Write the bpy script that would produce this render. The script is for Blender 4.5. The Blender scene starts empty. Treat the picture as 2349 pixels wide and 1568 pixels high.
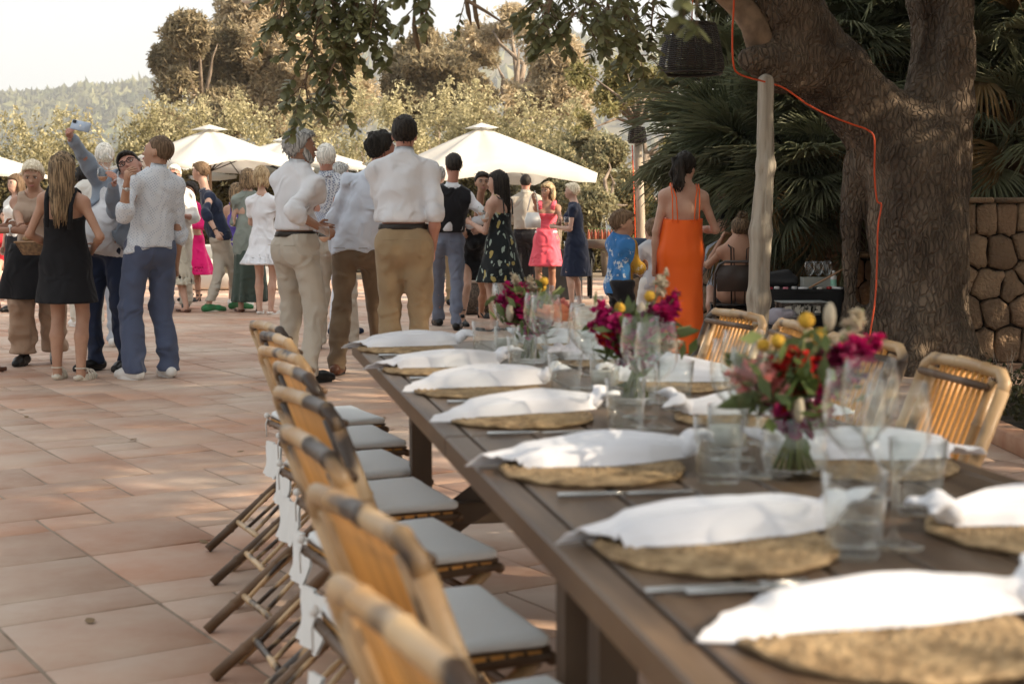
import bpy, math, random
import numpy as np
from mathutils import Vector, Matrix

RAD = math.radians
SC = bpy.context.scene
COL = SC.collection
rng = np.random.default_rng(7)
random.seed(7)

# ---------------------------------------------------------------- camera, light, exposure
CAM_H = 1.18
PITCH = RAD(5.05)
FPX = 3260.0            # focal length in photo pixels (photo 2349 wide)
cam_d = bpy.data.cameras.new('camera')
cam_d.sensor_width = 36.0
cam_d.lens = FPX / 2349.0 * 36.0
cam_d.clip_start = 0.05
cam_d.clip_end = 6000
cam_d.dof.use_dof = True
cam_d.dof.focus_distance = 10.5
cam_d.dof.aperture_fstop = 5.2
cam = bpy.data.objects.new('camera', cam_d)
COL.objects.link(cam)
cam.location = (0, 0, CAM_H)
cam.rotation_euler = (RAD(90) - PITCH, 0, 0)
SC.camera = cam

SUN_DIR = Vector((0.84, -0.28, 0.47)).normalized()      # towards the sun
sun_el = math.asin(SUN_DIR.z)
sun_az = math.atan2(SUN_DIR.x, SUN_DIR.y)
world = bpy.data.worlds.new("World")
SC.world = world
world.use_nodes = True
wn = world.node_tree
wn.nodes.clear()
sky = wn.nodes.new('ShaderNodeTexSky')
sky.sky_type = 'NISHITA'
sky.sun_disc = False
sky.sun_elevation = sun_el
sky.sun_rotation = sun_az
sky.altitude = 0
sky.air_density = 0.8
sky.dust_density = 6.0
sky.ozone_density = 1.0
bg = wn.nodes.new('ShaderNodeBackground')
bg.inputs['Strength'].default_value = 0.13
wo = wn.nodes.new('ShaderNodeOutputWorld')
hs = wn.nodes.new('ShaderNodeHueSaturation')
hs.inputs['Saturation'].default_value = 0.62
wn.links.new(sky.outputs[0], hs.inputs['Color'])
mxh = wn.nodes.new('ShaderNodeMix'); mxh.data_type = 'RGBA'      # thin bright summer haze over the whole sky
mxh.inputs['Factor'].default_value = 0.55
mxh.inputs['B'].default_value = (5.3, 5.35, 5.1, 1)
wn.links.new(hs.outputs[0], mxh.inputs['A'])
wn.links.new(mxh.outputs['Result'], bg.inputs['Color'])
wn.links.new(bg.outputs[0], wo.inputs['Surface'])

sd = bpy.data.lights.new('sun', 'SUN')
sd.energy = 4.5
sd.angle = RAD(0.6)
sd.color = (1.0, 0.82, 0.60)
so = bpy.data.objects.new('sun', sd)
COL.objects.link(so)
so.rotation_euler = (-SUN_DIR).to_track_quat('-Z', 'Y').to_euler()
so.location = (20, -5, 20)

SC.view_settings.view_transform = 'Standard'
SC.view_settings.look = 'None'
SC.view_settings.gamma = 1.0
SC.view_settings.exposure = 1.08
SC.view_settings.use_curve_mapping = False
SC.cycles.max_bounces = 10
SC.cycles.transparent_max_bounces = 24
SC.cycles.use_denoising = True
SC.cycles.caustics_reflective = False
SC.cycles.caustics_refractive = False

# ---------------------------------------------------------------- placing helpers
def ray(px, py):
    x = (px - 1174.5) / FPX
    y = (784.0 - py) / FPX
    return Vector((x, math.cos(PITCH) + y * math.sin(PITCH), -math.sin(PITCH) + y * math.cos(PITCH)))

def at(px, py, Y):
    d = ray(px, py)
    return Vector((0, 0, CAM_H)) + d * (Y / d.y)

def gr(px, py, z=0.0):
    d = ray(px, py)
    return Vector((0, 0, CAM_H)) + d * ((z - CAM_H) / d.z)

PV = Vector((0.981, 0.196, 0)); DV = Vector((-0.196, 0.981, 0))
def T(perp, s, z=0.0):
    v = PV * perp + DV * s
    return Vector((v.x, v.y, z))
TROT = math.atan2(0.196, 0.981)      # rotation that brings +x onto PV

# ---------------------------------------------------------------- mesh collecting
def unit(v):
    v = np.asarray(v, float)
    return v / (np.linalg.norm(v) + 1e-12)

class Geo:
    def __init__(s):
        s.V = []; s.F = []; s.n = 0
    def add(s, VF, m=0, M=None):
        V, F = VF
        V = np.asarray(V, np.float32).reshape(-1, 3)
        if M is not None:
            A = np.array(M)
            V = V @ A[:3, :3].T.astype(np.float32) + A[:3, 3].astype(np.float32)
        if isinstance(F, list) and len(F) and not isinstance(F[0], np.ndarray):
            by = {}
            for f in F:
                by.setdefault(len(f), []).append(f)
            Fs = [np.array(v, np.int32) for v in by.values()]
        elif isinstance(F, list):
            Fs = F
        else:
            Fs = [np.asarray(F, np.int32)]
        for f in Fs:
            if len(f):
                s.F.append((f + s.n, m))
        s.V.append(V); s.n += len(V)
        return s
    def mesh(s, name, mats, smooth=True):
        me = bpy.data.meshes.new(name)
        V = np.concatenate(s.V) if s.V else np.zeros((0, 3), np.float32)
        me.vertices.add(len(V))
        me.vertices.foreach_set('co', V.ravel())
        loops = np.concatenate([f.ravel() for f, m in s.F]).astype(np.int32)
        tot = np.concatenate([np.full(len(f), f.shape[1], np.int32) for f, m in s.F])
        start = np.concatenate([[0], np.cumsum(tot)[:-1]]).astype(np.int32)
        mi = np.concatenate([np.full(len(f), m, np.int32) for f, m in s.F])
        me.loops.add(len(loops))
        me.loops.foreach_set('vertex_index', loops)
        me.polygons.add(len(tot))
        me.polygons.foreach_set('loop_start', start)
        me.polygons.foreach_set('loop_total', tot)
        me.polygons.foreach_set('material_index', mi)
        me.polygons.foreach_set('use_smooth', np.full(len(tot), bool(smooth)))
        for m in (mats if isinstance(mats, (list, tuple)) else [mats]):
            me.materials.append(m)
        me.update(calc_edges=True)
        return me
    def build(s, name, mats, parent=None, smooth=True, **tags):
        o = bpy.data.objects.new(name, s.mesh(name, mats, smooth))
        COL.objects.link(o)
        if parent is not None:
            o.parent = parent
        tag(o, **tags)
        return o

def tag(o, label=None, cat=None, group=None, kind=None):
    if label: o['label'] = label
    if cat: o['category'] = cat
    if group: o['group'] = group
    if kind: o['kind'] = kind
    return o

def empty(name, loc=(0, 0, 0), rz=0.0, **tags):
    o = bpy.data.objects.new(name, None)
    COL.objects.link(o)
    o.location = loc
    o.rotation_euler = (0, 0, rz)
    o.empty_display_size = 0.1
    tag(o, **tags)
    return o

def kids(o):
    return [c for c in COL.objects if c.parent is o] if False else list(o.children)

def dup(root, loc, rz, label=None, scale=None):
    c = root.copy(); COL.objects.link(c)
    c.location = loc; c.rotation_euler = (0, 0, rz)
    if label: c['label'] = label
    if scale: c.scale = (scale,) * 3 if not hasattr(scale, '__len__') else scale
    for ch in list(root.children):
        d = ch.copy(); COL.objects.link(d); d.parent = c
        for g in list(ch.children):
            e = g.copy(); COL.objects.link(e); e.parent = d
    return c

# ---------------------------------------------------------------- simple shapes -> (V, F)
def box(c, s, R=None):
    c = np.array(c, float); h = np.array(s, float) / 2
    V = np.array([[x, y, z] for z in (-1, 1) for y in (-1, 1) for x in (-1, 1)], float) * h
    if R is not None: V = V @ np.array(R).T
    V = V + c
    F = np.array([[0, 2, 3, 1], [4, 5, 7, 6], [0, 1, 5, 4], [2, 6, 7, 3], [0, 4, 6, 2], [1, 3, 7, 5]])
    return V, F

def cbox(c, s, ch=0.005):
    """box with chamfered top and sides"""
    c = np.array(c, float); hx, hy, hz = np.array(s, float) / 2
    rings = [(hx - ch, hy - ch, -hz), (hx, hy, -hz + ch), (hx, hy, hz - ch), (hx - ch, hy - ch, hz)]
    V = []
    for a, b, z in rings:
        V += [[-a, -b, z], [a, -b, z], [a, b, z], [-a, b, z]]
    V = np.array(V) + c
    F = []
    for k in range(3):
        for i in range(4):
            j = (i + 1) % 4
            F.append([k * 4 + i, k * 4 + j, k * 4 + 4 + j, k * 4 + 4 + i])
    F.append([3, 2, 1, 0]); F.append([12, 13, 14, 15])
    return V, np.array(F)

def tube(pts, rad, n=8, cap=True, flat=None):
    P = np.array([list(p) for p in pts], float)
    m = len(P)
    r = np.full(m, rad, float) if np.isscalar(rad) else np.array(rad, float)
    t = np.gradient(P, axis=0) if m > 2 else np.repeat((P[1] - P[0])[None], m, 0)
    t /= (np.linalg.norm(t, axis=1)[:, None] + 1e-12)
    ref = np.array([0, 0, 1.0]) if abs(t[0][2]) < 0.9 else np.array([0, 1.0, 0])
    u = unit(np.cross(ref, t[0]))
    V = []
    ang = np.linspace(0, 2 * np.pi, n, endpoint=False)
    for i in range(m):
        u = unit(u - t[i] * np.dot(u, t[i]))
        v = np.cross(t[i], u)
        fl = 1.0 if flat is None else flat
        V.append(P[i] + r[i] * (np.cos(ang)[:, None] * u + fl * np.sin(ang)[:, None] * v))
    V = np.concatenate(V)
    i = np.arange(m - 1)[:, None] * n; a = np.arange(n)[None]; b = (a + 1) % n
    F = np.stack([i + a, i + b, i + n + b, i + n + a], -1).reshape(-1, 4)
    Fs = [F]
    if cap:
        c0, c1 = len(V), len(V) + 1
        V = np.concatenate([V, P[:1], P[-1:]])
        a = np.arange(n); b = (a + 1) % n
        Fs.append(np.stack([np.full(n, c0), b, a], -1))
        Fs.append(np.stack([np.full(n, c1), (m - 1) * n + a, (m - 1) * n + b], -1))
    return V, Fs

def lathe(prof, n=24, c=(0, 0, 0), wob=None):
    prof = np.array(prof, float)
    ang = np.linspace(0, 2 * np.pi, n, endpoint=False)
    V = np.stack([prof[:, 0, None] * np.cos(ang), prof[:, 0, None] * np.sin(ang),
                  np.repeat(prof[:, 1, None], n, 1)], -1).reshape(-1, 3)
    m = len(prof)
    i = np.arange(m - 1)[:, None] * n; a = np.arange(n)[None]; b = (a + 1) % n
    F = np.stack([i + a, i + b, i + n + b, i + n + a], -1).reshape(-1, 4)
    return V + np.array(c), F

def ball(c, r, nu=12, nv=8):
    r = np.array([r] * 3 if np.isscalar(r) else r, float)
    th = np.linspace(0.001, np.pi - 0.001, nv + 1)
    V, F = lathe(np.stack([np.sin(th), -np.cos(th)], -1), nu)
    return V * r + np.array(c), F

def leafcloud(C, size, seed=0, aspect=0.45, up=0.0, jitter=0.35, droop=None):
    """one rhombic leaf per centre"""
    g = np.random.default_rng(seed)
    n = len(C)
    u = g.normal(size=(n, 3))
    if droop is not None: u = u * (1 - abs(droop)) + np.array([0, 0, droop]) * 1.6
    u /= np.linalg.norm(u, axis=1)[:, None]
    w = g.normal(size=(n, 3)); w[:, 2] += up
    v = np.cross(u, w); v /= (np.linalg.norm(v, axis=1)[:, None] + 1e-9)
    s = size * (1 + jitter * g.uniform(-1, 1, n))[:, None]
    V = np.stack([C - u * s, C + v * s * aspect, C + u * s, C - v * s * aspect], 1).reshape(-1, 3)
    F = np.arange(n * 4).reshape(-1, 4)
    return V, F

class Sines:
    """cheap smooth noise: a sum of random sine waves, about -1..1"""
    def __init__(s, freq, n=7, seed=0, aniso=(1, 1, 1), octs=1):
        g = np.random.default_rng(seed)
        k = []
        for o in range(octs):
            d = g.normal(size=(n, 3)); d /= np.linalg.norm(d, axis=1)[:, None]
            k.append(d * freq * (2 ** o) * g.uniform(.6, 1.4, (n, 1)))
        s.k = np.concatenate(k) * np.array(aniso)
        s.a = np.concatenate([np.full(n, .5 ** o) for o in range(octs)])
        s.a /= math.sqrt((s.a ** 2).sum() / 2) * 2
        s.p = g.uniform(0, 6.28, len(s.a))
    def __call__(s, x, y, z):
        r = 0
        for (a, b, c), w, p in zip(s.k, s.a, s.p):
            r = r + w * np.sin(a * x + b * y + c * z + p)
        return r

def clump_points(clumps, n, seed=0, hollow=0.45, gap=0.0, gfreq=3.0):
    g = np.random.default_rng(seed)
    C = np.array([list(c[:3]) + (list(c[3:6]) if len(c) >= 6 else [c[3]] * 3) for c in clumps], float)
    w = C[:, 3] * C[:, 5]; w /= w.sum()
    i = g.choice(len(C), n, p=w)
    d = g.normal(size=(n, 3)); d /= np.linalg.norm(d, axis=1)[:, None]
    r = hollow + (1 - hollow) * g.uniform(0, 1, n) ** 0.6
    P = C[i, :3] + d * C[i, 3:] * r[:, None] * g.uniform(.8, 1.12, (n, 1))
    if gap > -1:
        ns = Sines(gfreq, 8, seed + 1, octs=2)
        P = P[ns(P[:, 0], P[:, 1], P[:, 2]) > gap]
    return P

# ---------------------------------------------------------------- implicit surfaces (smooth union, surface nets)
def smin(a, b, k):
    h = np.maximum(k - np.abs(a - b), 0) / k
    return np.minimum(a, b) - h * h * k * 0.25

class Field:
    def __init__(s, k=0.03):
        s.P = []; s.cuts = []; s.subs = []; s.k = k; s.noise = None; s.post = []
    def cap(s, a, b, ra, rb=None, k=None, flat=1.0, f=None, sub=False):
        a = np.array(list(a), float); b = np.array(list(b), float)
        rb = ra if rb is None else rb
        if f is not None: f = unit(list(f))
        (s.subs if sub else s.P).append(('c', a, b, ra, rb, s.k if k is None else k, flat, f))
        return s
    def chain(s, pts, rs, k=None, flat=1.0, f=None):
        for i in range(len(pts) - 1):
            s.cap(pts[i], pts[i + 1], rs[i], rs[i + 1], k, flat, f)
        return s
    def ell(s, c, r, M=None, k=None, sub=False):
        c = np.array(list(c), float); r = np.array(r, float)
        (s.subs if sub else s.P).append(('e', c, r, None if M is None else np.array(M), s.k if k is None else k))
        return s
    def fn(s, f, lo, hi, k=None):
        s.P.append(('f', f, np.array(lo, float), np.array(hi, float), s.k if k is None else k))
        return s
    def bounds(s, p):
        if p[0] == 'c':
            r = max(p[3], p[4])
            return np.minimum(p[1], p[2]) - r, np.maximum(p[1], p[2]) + r
        if p[0] == 'e':
            r = max(p[2]) if p[3] is not None else p[2]
            return p[1] - r, p[1] + r
        return p[2], p[3]
    def ev(s, p, X, Y, Z):
        if p[0] == 'c':
            _, a, b, ra, rb, k, flat, f = p
            d = (b - a); bb = max(float(d @ d), 1e-10)
            x, y, z = X - a[0], Y - a[1], Z - a[2]
            t = np.clip((x * d[0] + y * d[1] + z * d[2]) / bb, 0, 1)
            qx, qy, qz = x - t * d[0], y - t * d[1], z - t * d[2]
            if f is not None and flat != 1.0:
                q = (qx * f[0] + qy * f[1] + qz * f[2]) * (1 / flat - 1)
                qx, qy, qz = qx + q * f[0], qy + q * f[1], qz + q * f[2]
            return np.sqrt(qx * qx + qy * qy + qz * qz) - (ra + t * (rb - ra))
        if p[0] == 'e':
            _, c, r, M, k = p
            x, y, z = X - c[0], Y - c[1], Z - c[2]
            if M is not None:
                x, y, z = (x * M[0, 0] + y * M[1, 0] + z * M[2, 0], x * M[0, 1] + y * M[1, 1] + z * M[2, 1],
                           x * M[0, 2] + y * M[1, 2] + z * M[2, 2])
            return (np.sqrt((x / r[0]) ** 2 + (y / r[1]) ** 2 + (z / r[2]) ** 2) - 1) * min(r)
        return p[1](X, Y, Z)
    def build(s, h, clip=None):
        lo = np.min([s.bounds(p)[0] for p in s.P], 0); hi = np.max([s.bounds(p)[1] for p in s.P], 0)
        if clip is not None:
            lo = np.maximum(lo, clip[0]); hi = np.minimum(hi, clip[1])
        lo = lo - 3 * h; hi = hi + 3 * h
        n = np.ceil((hi - lo) / h).astype(int) + 1
        ax = [(lo[i] + h * np.arange(n[i])).astype(np.float32) for i in range(3)]
        D = np.full(n, 0.2, np.float32)
        def sub(p):
            a, b = s.bounds(p)
            m = p[-1] if p[0] != 'c' else p[5]
            a = np.clip(np.floor((a - m - 2 * h - lo) / h).astype(int), 0, n)
            b = np.clip(np.ceil((b + m + 2 * h - lo) / h).astype(int) + 1, 0, n)
            if (b <= a).any(): return None
            sl = tuple(slice(a[i], b[i]) for i in range(3))
            return sl, ax[0][a[0]:b[0], None, None], ax[1][None, a[1]:b[1], None], ax[2][None, None, a[2]:b[2]], m
        for p in s.P:
            q = sub(p)
            if q is None: continue
            sl, X, Y, Z, m = q
            D[sl] = smin(D[sl], s.ev(p, X, Y, Z).astype(np.float32), max(m, 1e-4))
        X, Y, Z = ax[0][:, None, None], ax[1][None, :, None], ax[2][None, None, :]
        if s.noise is not None:
            D = D + s.noise(X, Y, Z).astype(np.float32)
        for p in s.subs:
            q = sub(p)
            if q is None: continue
            sl, x, y, z, m = q
            D[sl] = -smin(-D[sl], s.ev(p, x, y, z).astype(np.float32), max(m, 1e-4))
        for c in s.cuts:
            D = np.maximum(D, c(X, Y, Z).astype(np.float32))
        for c in s.post:
            D = c(D, X, Y, Z)
        D[0] = D[-1] = 0.2; D[:, 0] = D[:, -1] = 0.2; D[:, :, 0] = D[:, :, -1] = 0.2
        return nets(D, lo, h)

def nets(D, lo, h):
    S = D < 0
    cnt = np.zeros(np.array(D.shape) - 1, np.int8)
    for i in (0, 1):
        for j in (0, 1):
            for k in (0, 1):
                cnt += S[i:D.shape[0] - 1 + i, j:D.shape[1] - 1 + j, k:D.shape[2] - 1 + k]
    act = np.argwhere((cnt > 0) & (cnt < 8))
    idx = np.full(cnt.shape, -1, np.int32)
    idx[act[:, 0], act[:, 1], act[:, 2]] = np.arange(len(act))
    pos = np.zeros((len(act), 3)); num = np.zeros(len(act))
    co = [(i, j, k) for i in (0, 1) for j in (0, 1) for k in (0, 1)]
    val = {c: D[act[:, 0] + c[0], act[:, 1] + c[1], act[:, 2] + c[2]] for c in co}
    for c in co:
        for a in range(3):
            if c[a] == 0:
                e = list(c); e[a] = 1; e = tuple(e)
                v0, v1 = val[c], val[e]
                m = (v0 < 0) != (v1 < 0)
                t = np.where(m, v0 / np.where(m, v0 - v1, 1), 0)
                p = np.repeat(np.array(c, float)[None], len(act), 0); p[:, a] += t
                pos += p * m[:, None]; num += m
    V = (act + pos / num[:, None]) * h + lo
    F = []
    for a in range(3):
        b, c = (a + 1) % 3, (a + 2) % 3
        s0 = [slice(None)] * 3; s1 = [slice(None)] * 3
        s0[a] = slice(0, -1); s1[a] = slice(1, None)
        A, B = S[tuple(s0)], S[tuple(s1)]
        for flip in (False, True):
            e = np.argwhere(A & ~B if not flip else ~A & B)
            if not len(e): continue
            q = []
            for db, dc in ((-1, -1), (0, -1), (0, 0), (-1, 0)):
                w = e.copy(); w[:, b] += db; w[:, c] += dc
                q.append(idx[w[:, 0], w[:, 1], w[:, 2]])
            q = np.stack(q, -1)
            F.append(q[:, ::-1] if flip else q)
    return V.astype(np.float32), np.concatenate(F).astype(np.int32)

# ---------------------------------------------------------------- materials
MATS = {}
def rgb(c):
    return (c[0], c[1], c[2], 1.0)

def pm(name, col, col2=None, rough=0.8, scale=6.0, bump=0.0, bscale=60.0, stretch=(1, 1, 1), metal=0.0,
       spec=0.35, transl=0.0, island=0.0, objrand=0.0, contrast=(0.35, 0.65), bdist=0.01, sheen=0.0, pattern=None, coat=0.0, mixcol=None):
    if name in MATS: return MATS[name]
    m = bpy.data.materials.new(name); MATS[name] = m
    m.use_nodes = True
    nt = m.node_tree; N = nt.nodes; L = nt.links
    b = N['Principled BSDF']
    b.inputs['Roughness'].default_value = rough
    b.inputs['Metallic'].default_value = metal
    b.inputs['Specular IOR Level'].default_value = spec
    b.inputs['Sheen Weight'].default_value = sheen
    b.inputs['Coat Weight'].default_value = coat
    tc = N.new('ShaderNodeTexCoord')
    mp = N.new('ShaderNodeMapping'); mp.inputs['Scale'].default_value = stretch
    L.new(tc.outputs['Object'], mp.inputs['Vector'])
    col_out = None
    if col2 is not None:
        nz = N.new('ShaderNodeTexNoise'); nz.inputs['Scale'].default_value = scale; nz.inputs['Detail'].default_value = 6
        L.new(mp.outputs[0], nz.inputs['Vector'])
        rp = N.new('ShaderNodeValToRGB')
        rp.color_ramp.elements[0].position = contrast[0]; rp.color_ramp.elements[1].position = contrast[1]
        rp.color_ramp.elements[0].color = rgb(col); rp.color_ramp.elements[1].color = rgb(col2)
        L.new(nz.outputs['Fac'], rp.inputs['Fac'])
        col_out = rp.outputs['Color']
    else:
        rc = N.new('ShaderNodeRGB'); rc.outputs[0].default_value = rgb(col); col_out = rc.outputs[0]
    if mixcol is not None or island > 0 or objrand > 0:
        if island > 0:
            g = N.new('ShaderNodeNewGeometry'); src = g.outputs['Random Per Island']; amt = island
        else:
            g = N.new('ShaderNodeObjectInfo'); src = g.outputs['Random']; amt = objrand
        if mixcol is not None:
            mx = N.new('ShaderNodeMix'); mx.data_type = 'RGBA'
            L.new(src, mx.inputs['Factor']); L.new(col_out, mx.inputs['A']); mx.inputs['B'].default_value = rgb(mixcol)
            col_out = mx.outputs['Result']
        hv = N.new('ShaderNodeHueSaturation')
        mr = N.new('ShaderNodeMapRange')
        mr.inputs['To Min'].default_value = 1 - amt; mr.inputs['To Max'].default_value = 1 + amt
        ml = N.new('ShaderNodeMath'); ml.operation = 'MULTIPLY'; ml.inputs[1].default_value = 7.31
        fr = N.new('ShaderNodeMath'); fr.operation = 'FRACT'
        L.new(src, ml.inputs[0]); L.new(ml.outputs[0], fr.inputs[0]); L.new(fr.outputs[0], mr.inputs['Value'])
        L.new(mr.outputs[0], hv.inputs['Value']); L.new(col_out, hv.inputs['Color'])
        col_out = hv.outputs[0]
    if pattern is not None:
        col_out = pattern(N, L, tc, col_out)
    L.new(col_out, b.inputs['Base Color'])
    if bump > 0:
        nb = N.new('ShaderNodeTexNoise'); nb.inputs['Scale'].default_value = bscale; nb.inputs['Detail'].default_value = 5
        if name.startswith('cloth_') or name in ('white_linen', 'cushion_cloth'):
            nb.noise_type = 'RIDGED_MULTIFRACTAL'; nb.inputs['Detail'].default_value = 2.5; nb.inputs['Distortion'].default_value = 1.2; nb.inputs['Roughness'].default_value = .4
        L.new(mp.outputs[0], nb.inputs['Vector'])
        bp = N.new('ShaderNodeBump'); bp.inputs['Strength'].default_value = bump; bp.inputs['Distance'].default_value = bdist
        L.new(nb.outputs['Fac'], bp.inputs['Height']); L.new(bp.outputs[0], b.inputs['Normal'])
    if transl > 0:
        tr = N.new('ShaderNodeBsdfTranslucent'); L.new(col_out, tr.inputs['Color'])
        mx = N.new('ShaderNodeMixShader'); mx.inputs[0].default_value = transl
        L.new(b.outputs[0], mx.inputs[1]); L.new(tr.outputs[0], mx.inputs[2])
        L.new(mx.outputs[0], N['Material Output'].inputs['Surface'])
    return m

def leafmat(name, c1, c2, mixc=None, transl=0.35, island=0.35, scale=0.6, rough=0.6, spec=.3):
    return pm(name, c1, c2, rough=rough, scale=scale, transl=transl, island=island, mixcol=mixc, contrast=(.4, .6), spec=spec)

def glassmat():
    """thin clear glass: sees straight through, brighter reflections at grazing angles"""
    m = bpy.data.materials.new('clear_glass'); m.use_nodes = True
    nt = m.node_tree; N = nt.nodes; L = nt.links
    N.remove(N['Principled BSDF'])
    tr = N.new('ShaderNodeBsdfTransparent'); tr.inputs[0].default_value = (.975, .985, .98, 1)
    gl = N.new('ShaderNodeBsdfGlossy'); gl.inputs['Roughness'].default_value = .03; gl.inputs[0].default_value = (1, 1, 1, 1)
    lw = N.new('ShaderNodeLayerWeight'); lw.inputs['Blend'].default_value = .16
    lw.inputs['Blend'].default_value = .5
    pw_ = N.new('ShaderNodeMath'); pw_.operation = 'POWER'; pw_.inputs[1].default_value = 3.2; L.new(lw.outputs['Facing'], pw_.inputs[0])
    ma = N.new('ShaderNodeMath'); ma.operation = 'MULTIPLY_ADD'; ma.inputs[1].default_value = .9; ma.inputs[2].default_value = .03
    L.new(pw_.outputs[0], ma.inputs[0])
    mx = N.new('ShaderNodeMixShader'); L.new(ma.outputs[0], mx.inputs[0]); L.new(tr.outputs[0], mx.inputs[1]); L.new(gl.outputs[0], mx.inputs[2])
    L.new(mx.outputs[0], N['Material Output'].inputs['Surface'])
    return m
GLASS = glassmat()
# ---------------------------------------------------------------- people
def ik(a, t, l1, l2, hint):
    a = np.array(a, float); t = np.array(t, float); d = t - a; L = np.linalg.norm(d)
    if L > (l1 + l2) * 0.995:
        t = a + d / L * (l1 + l2) * 0.995; d = t - a; L = np.linalg.norm(d)
    u = d / L
    x = (l1 * l1 - l2 * l2 + L * L) / (2 * L)
    hh = math.sqrt(max(l1 * l1 - x * x, 0))
    hint = np.array(hint, float); p = hint - u * (hint @ u); p = unit(p)
    return a + u * x + p * hh, t

def skin_mat(tone):
    base = {'fair': (.56, .36, .27), 'tan': (.46, .27, .18), 'deep': (.36, .20, .13), 'red': (.52, .28, .21)}[tone]
    d = tuple(c * .82 for c in base)
    return pm('skin_' + tone, base, (d[0] * 1.06, d[1] * .95, d[2] * .92), rough=.5, scale=9, spec=.4, bump=.08, bscale=120, bdist=.002)

def cloth(name, c, c2=None, rough=.85, weave=0.9, pattern=None, sheen=.15, scale=5, contrast=(.3, .7)):
    c2 = c2 or tuple(x * .9 for x in c)
    return pm('cloth_' + name, c, c2, rough=rough, scale=scale, bump=weave, bscale=6.0, bdist=.045, spec=.2, sheen=sheen, pattern=pattern, contrast=contrast)

def hair_mat(name, c, c2):
    return pm('hair_' + name, c, c2, rough=.6, scale=24, stretch=(3.6, 3.6, .30), bump=.6, bscale=60, bdist=.006, spec=.25, contrast=(.42, .58), island=.22)

def dots_pattern(fg, scale=70, thr=.22, rot=.5):
    def f(N, L, tc, col):
        v = N.new('ShaderNodeTexVoronoi'); v.inputs['Scale'].default_value = scale; v.inputs['Randomness'].default_value = 0.15
        mp = N.new('ShaderNodeMapping'); mp.inputs['Rotation'].default_value = (.3, rot, .4)
        L.new(tc.outputs['Object'], mp.inputs[0]); L.new(mp.outputs[0], v.inputs['Vector'])
        lt = N.new('ShaderNodeMath'); lt.operation = 'LESS_THAN'; lt.inputs[1].default_value = thr
        L.new(v.outputs['Distance'], lt.inputs[0])
        mx = N.new('ShaderNodeMix'); mx.data_type = 'RGBA'; mx.inputs['B'].default_value = rgb(fg)
        L.new(lt.outputs[0], mx.inputs['Factor']); L.new(col, mx.inputs['A'])
        return mx.outputs['Result']
    return f

def leaf_pattern(fg, fg2, scale=14):
    def f(N, L, tc, col):
        out = col
        for k, (c, rot, sc, thr) in enumerate(((fg, .6, (1, 1, .33), .13), (fg, -.7, (1, 1, .33), .13), (fg2, 0.2, (.8, .8, .6), .13))):
            v = N.new('ShaderNodeTexVoronoi'); v.inputs['Scale'].default_value = scale * (1 if k < 2 else .55)
            mp = N.new('ShaderNodeMapping'); mp.inputs['Rotation'].default_value = (rot, rot, k * 1.3); mp.inputs['Scale'].default_value = sc
            nz = N.new('ShaderNodeTexNoise'); nz.inputs['Scale'].default_value = 9; nz.inputs['Detail'].default_value = 1
            L.new(tc.outputs['Object'], nz.inputs['Vector'])
            va = N.new('ShaderNodeVectorMath'); va.operation = 'MULTIPLY_ADD'; va.inputs[1].default_value = (.12, .12, .12)
            L.new(nz.outputs['Color'], va.inputs[0]); L.new(tc.outputs['Object'], va.inputs[2])
            L.new(va.outputs[0], mp.inputs[0]); L.new(mp.outputs[0], v.inputs['Vector'])
            lt = N.new('ShaderNodeMath'); lt.operation = 'LESS_THAN'; lt.inputs[1].default_value = thr + .08
            L.new(v.outputs['Distance'], lt.inputs[0])
            mx = N.new('ShaderNodeMix'); mx.data_type = 'RGBA'; mx.inputs['B'].default_value = rgb(c)
            L.new(lt.outputs[0], mx.inputs['Factor']); L.new(out, mx.inputs['A'])
            out = mx.outputs['Result']
        return out
    return f

def split_pattern(c2, axis='X', at_=0.0, white=None):
    def f(N, L, tc, col):
        sx = N.new('ShaderNodeSeparateXYZ'); L.new(tc.outputs['Object'], sx.inputs[0])
        lt = N.new('ShaderNodeMath'); lt.operation = 'GREATER_THAN'; lt.inputs[1].default_value = at_
        L.new(sx.outputs[axis], lt.inputs[0])
        mx = N.new('ShaderNodeMix'); mx.data_type = 'RGBA'; mx.inputs['B'].default_value = rgb(c2)
        L.new(lt.outputs[0], mx.inputs['Factor']); L.new(col, mx.inputs['A'])
        out = mx.outputs['Result']
        if white is not None:
            nz = N.new('ShaderNodeTexNoise'); nz.inputs['Scale'].default_value = 7; nz.inputs['Detail'].default_value = 8
            nz.inputs['Roughness'].default_value = .8
            L.new(tc.outputs['Object'], nz.inputs['Vector'])
            gt = N.new('ShaderNodeMath'); gt.operation = 'GREATER_THAN'; gt.inputs[1].default_value = .57
            L.new(nz.outputs['Fac'], gt.inputs[0])
            m2 = N.new('ShaderNodeMix'); m2.data_type = 'RGBA'; m2.inputs['B'].default_value = rgb(white)
            L.new(gt.outputs[0], m2.inputs['Factor']); L.new(out, m2.inputs['A'])
            out = m2.outputs['Result']
        return out
    return f

PRE = {'hang': ((.235, .05, .79), (.3, -1, 0)), 'front': ((.09, .30, 1.06), (.8, -.5, -1)), 'glass': ((.15, .27, 1.14), (.6, -.5, -1)),
       'hip': ((.19, -.02, 1.00), (1, -.6, 0)), 'pocket': ((.185, .05, .90), (.8, -1, 0)), 'back': ((.05, -.17, .96), (1, -.4, 0)),
       'cross': ((-.10, .20, 1.14), (1, .3, -1))}

class Sk: pass

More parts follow.
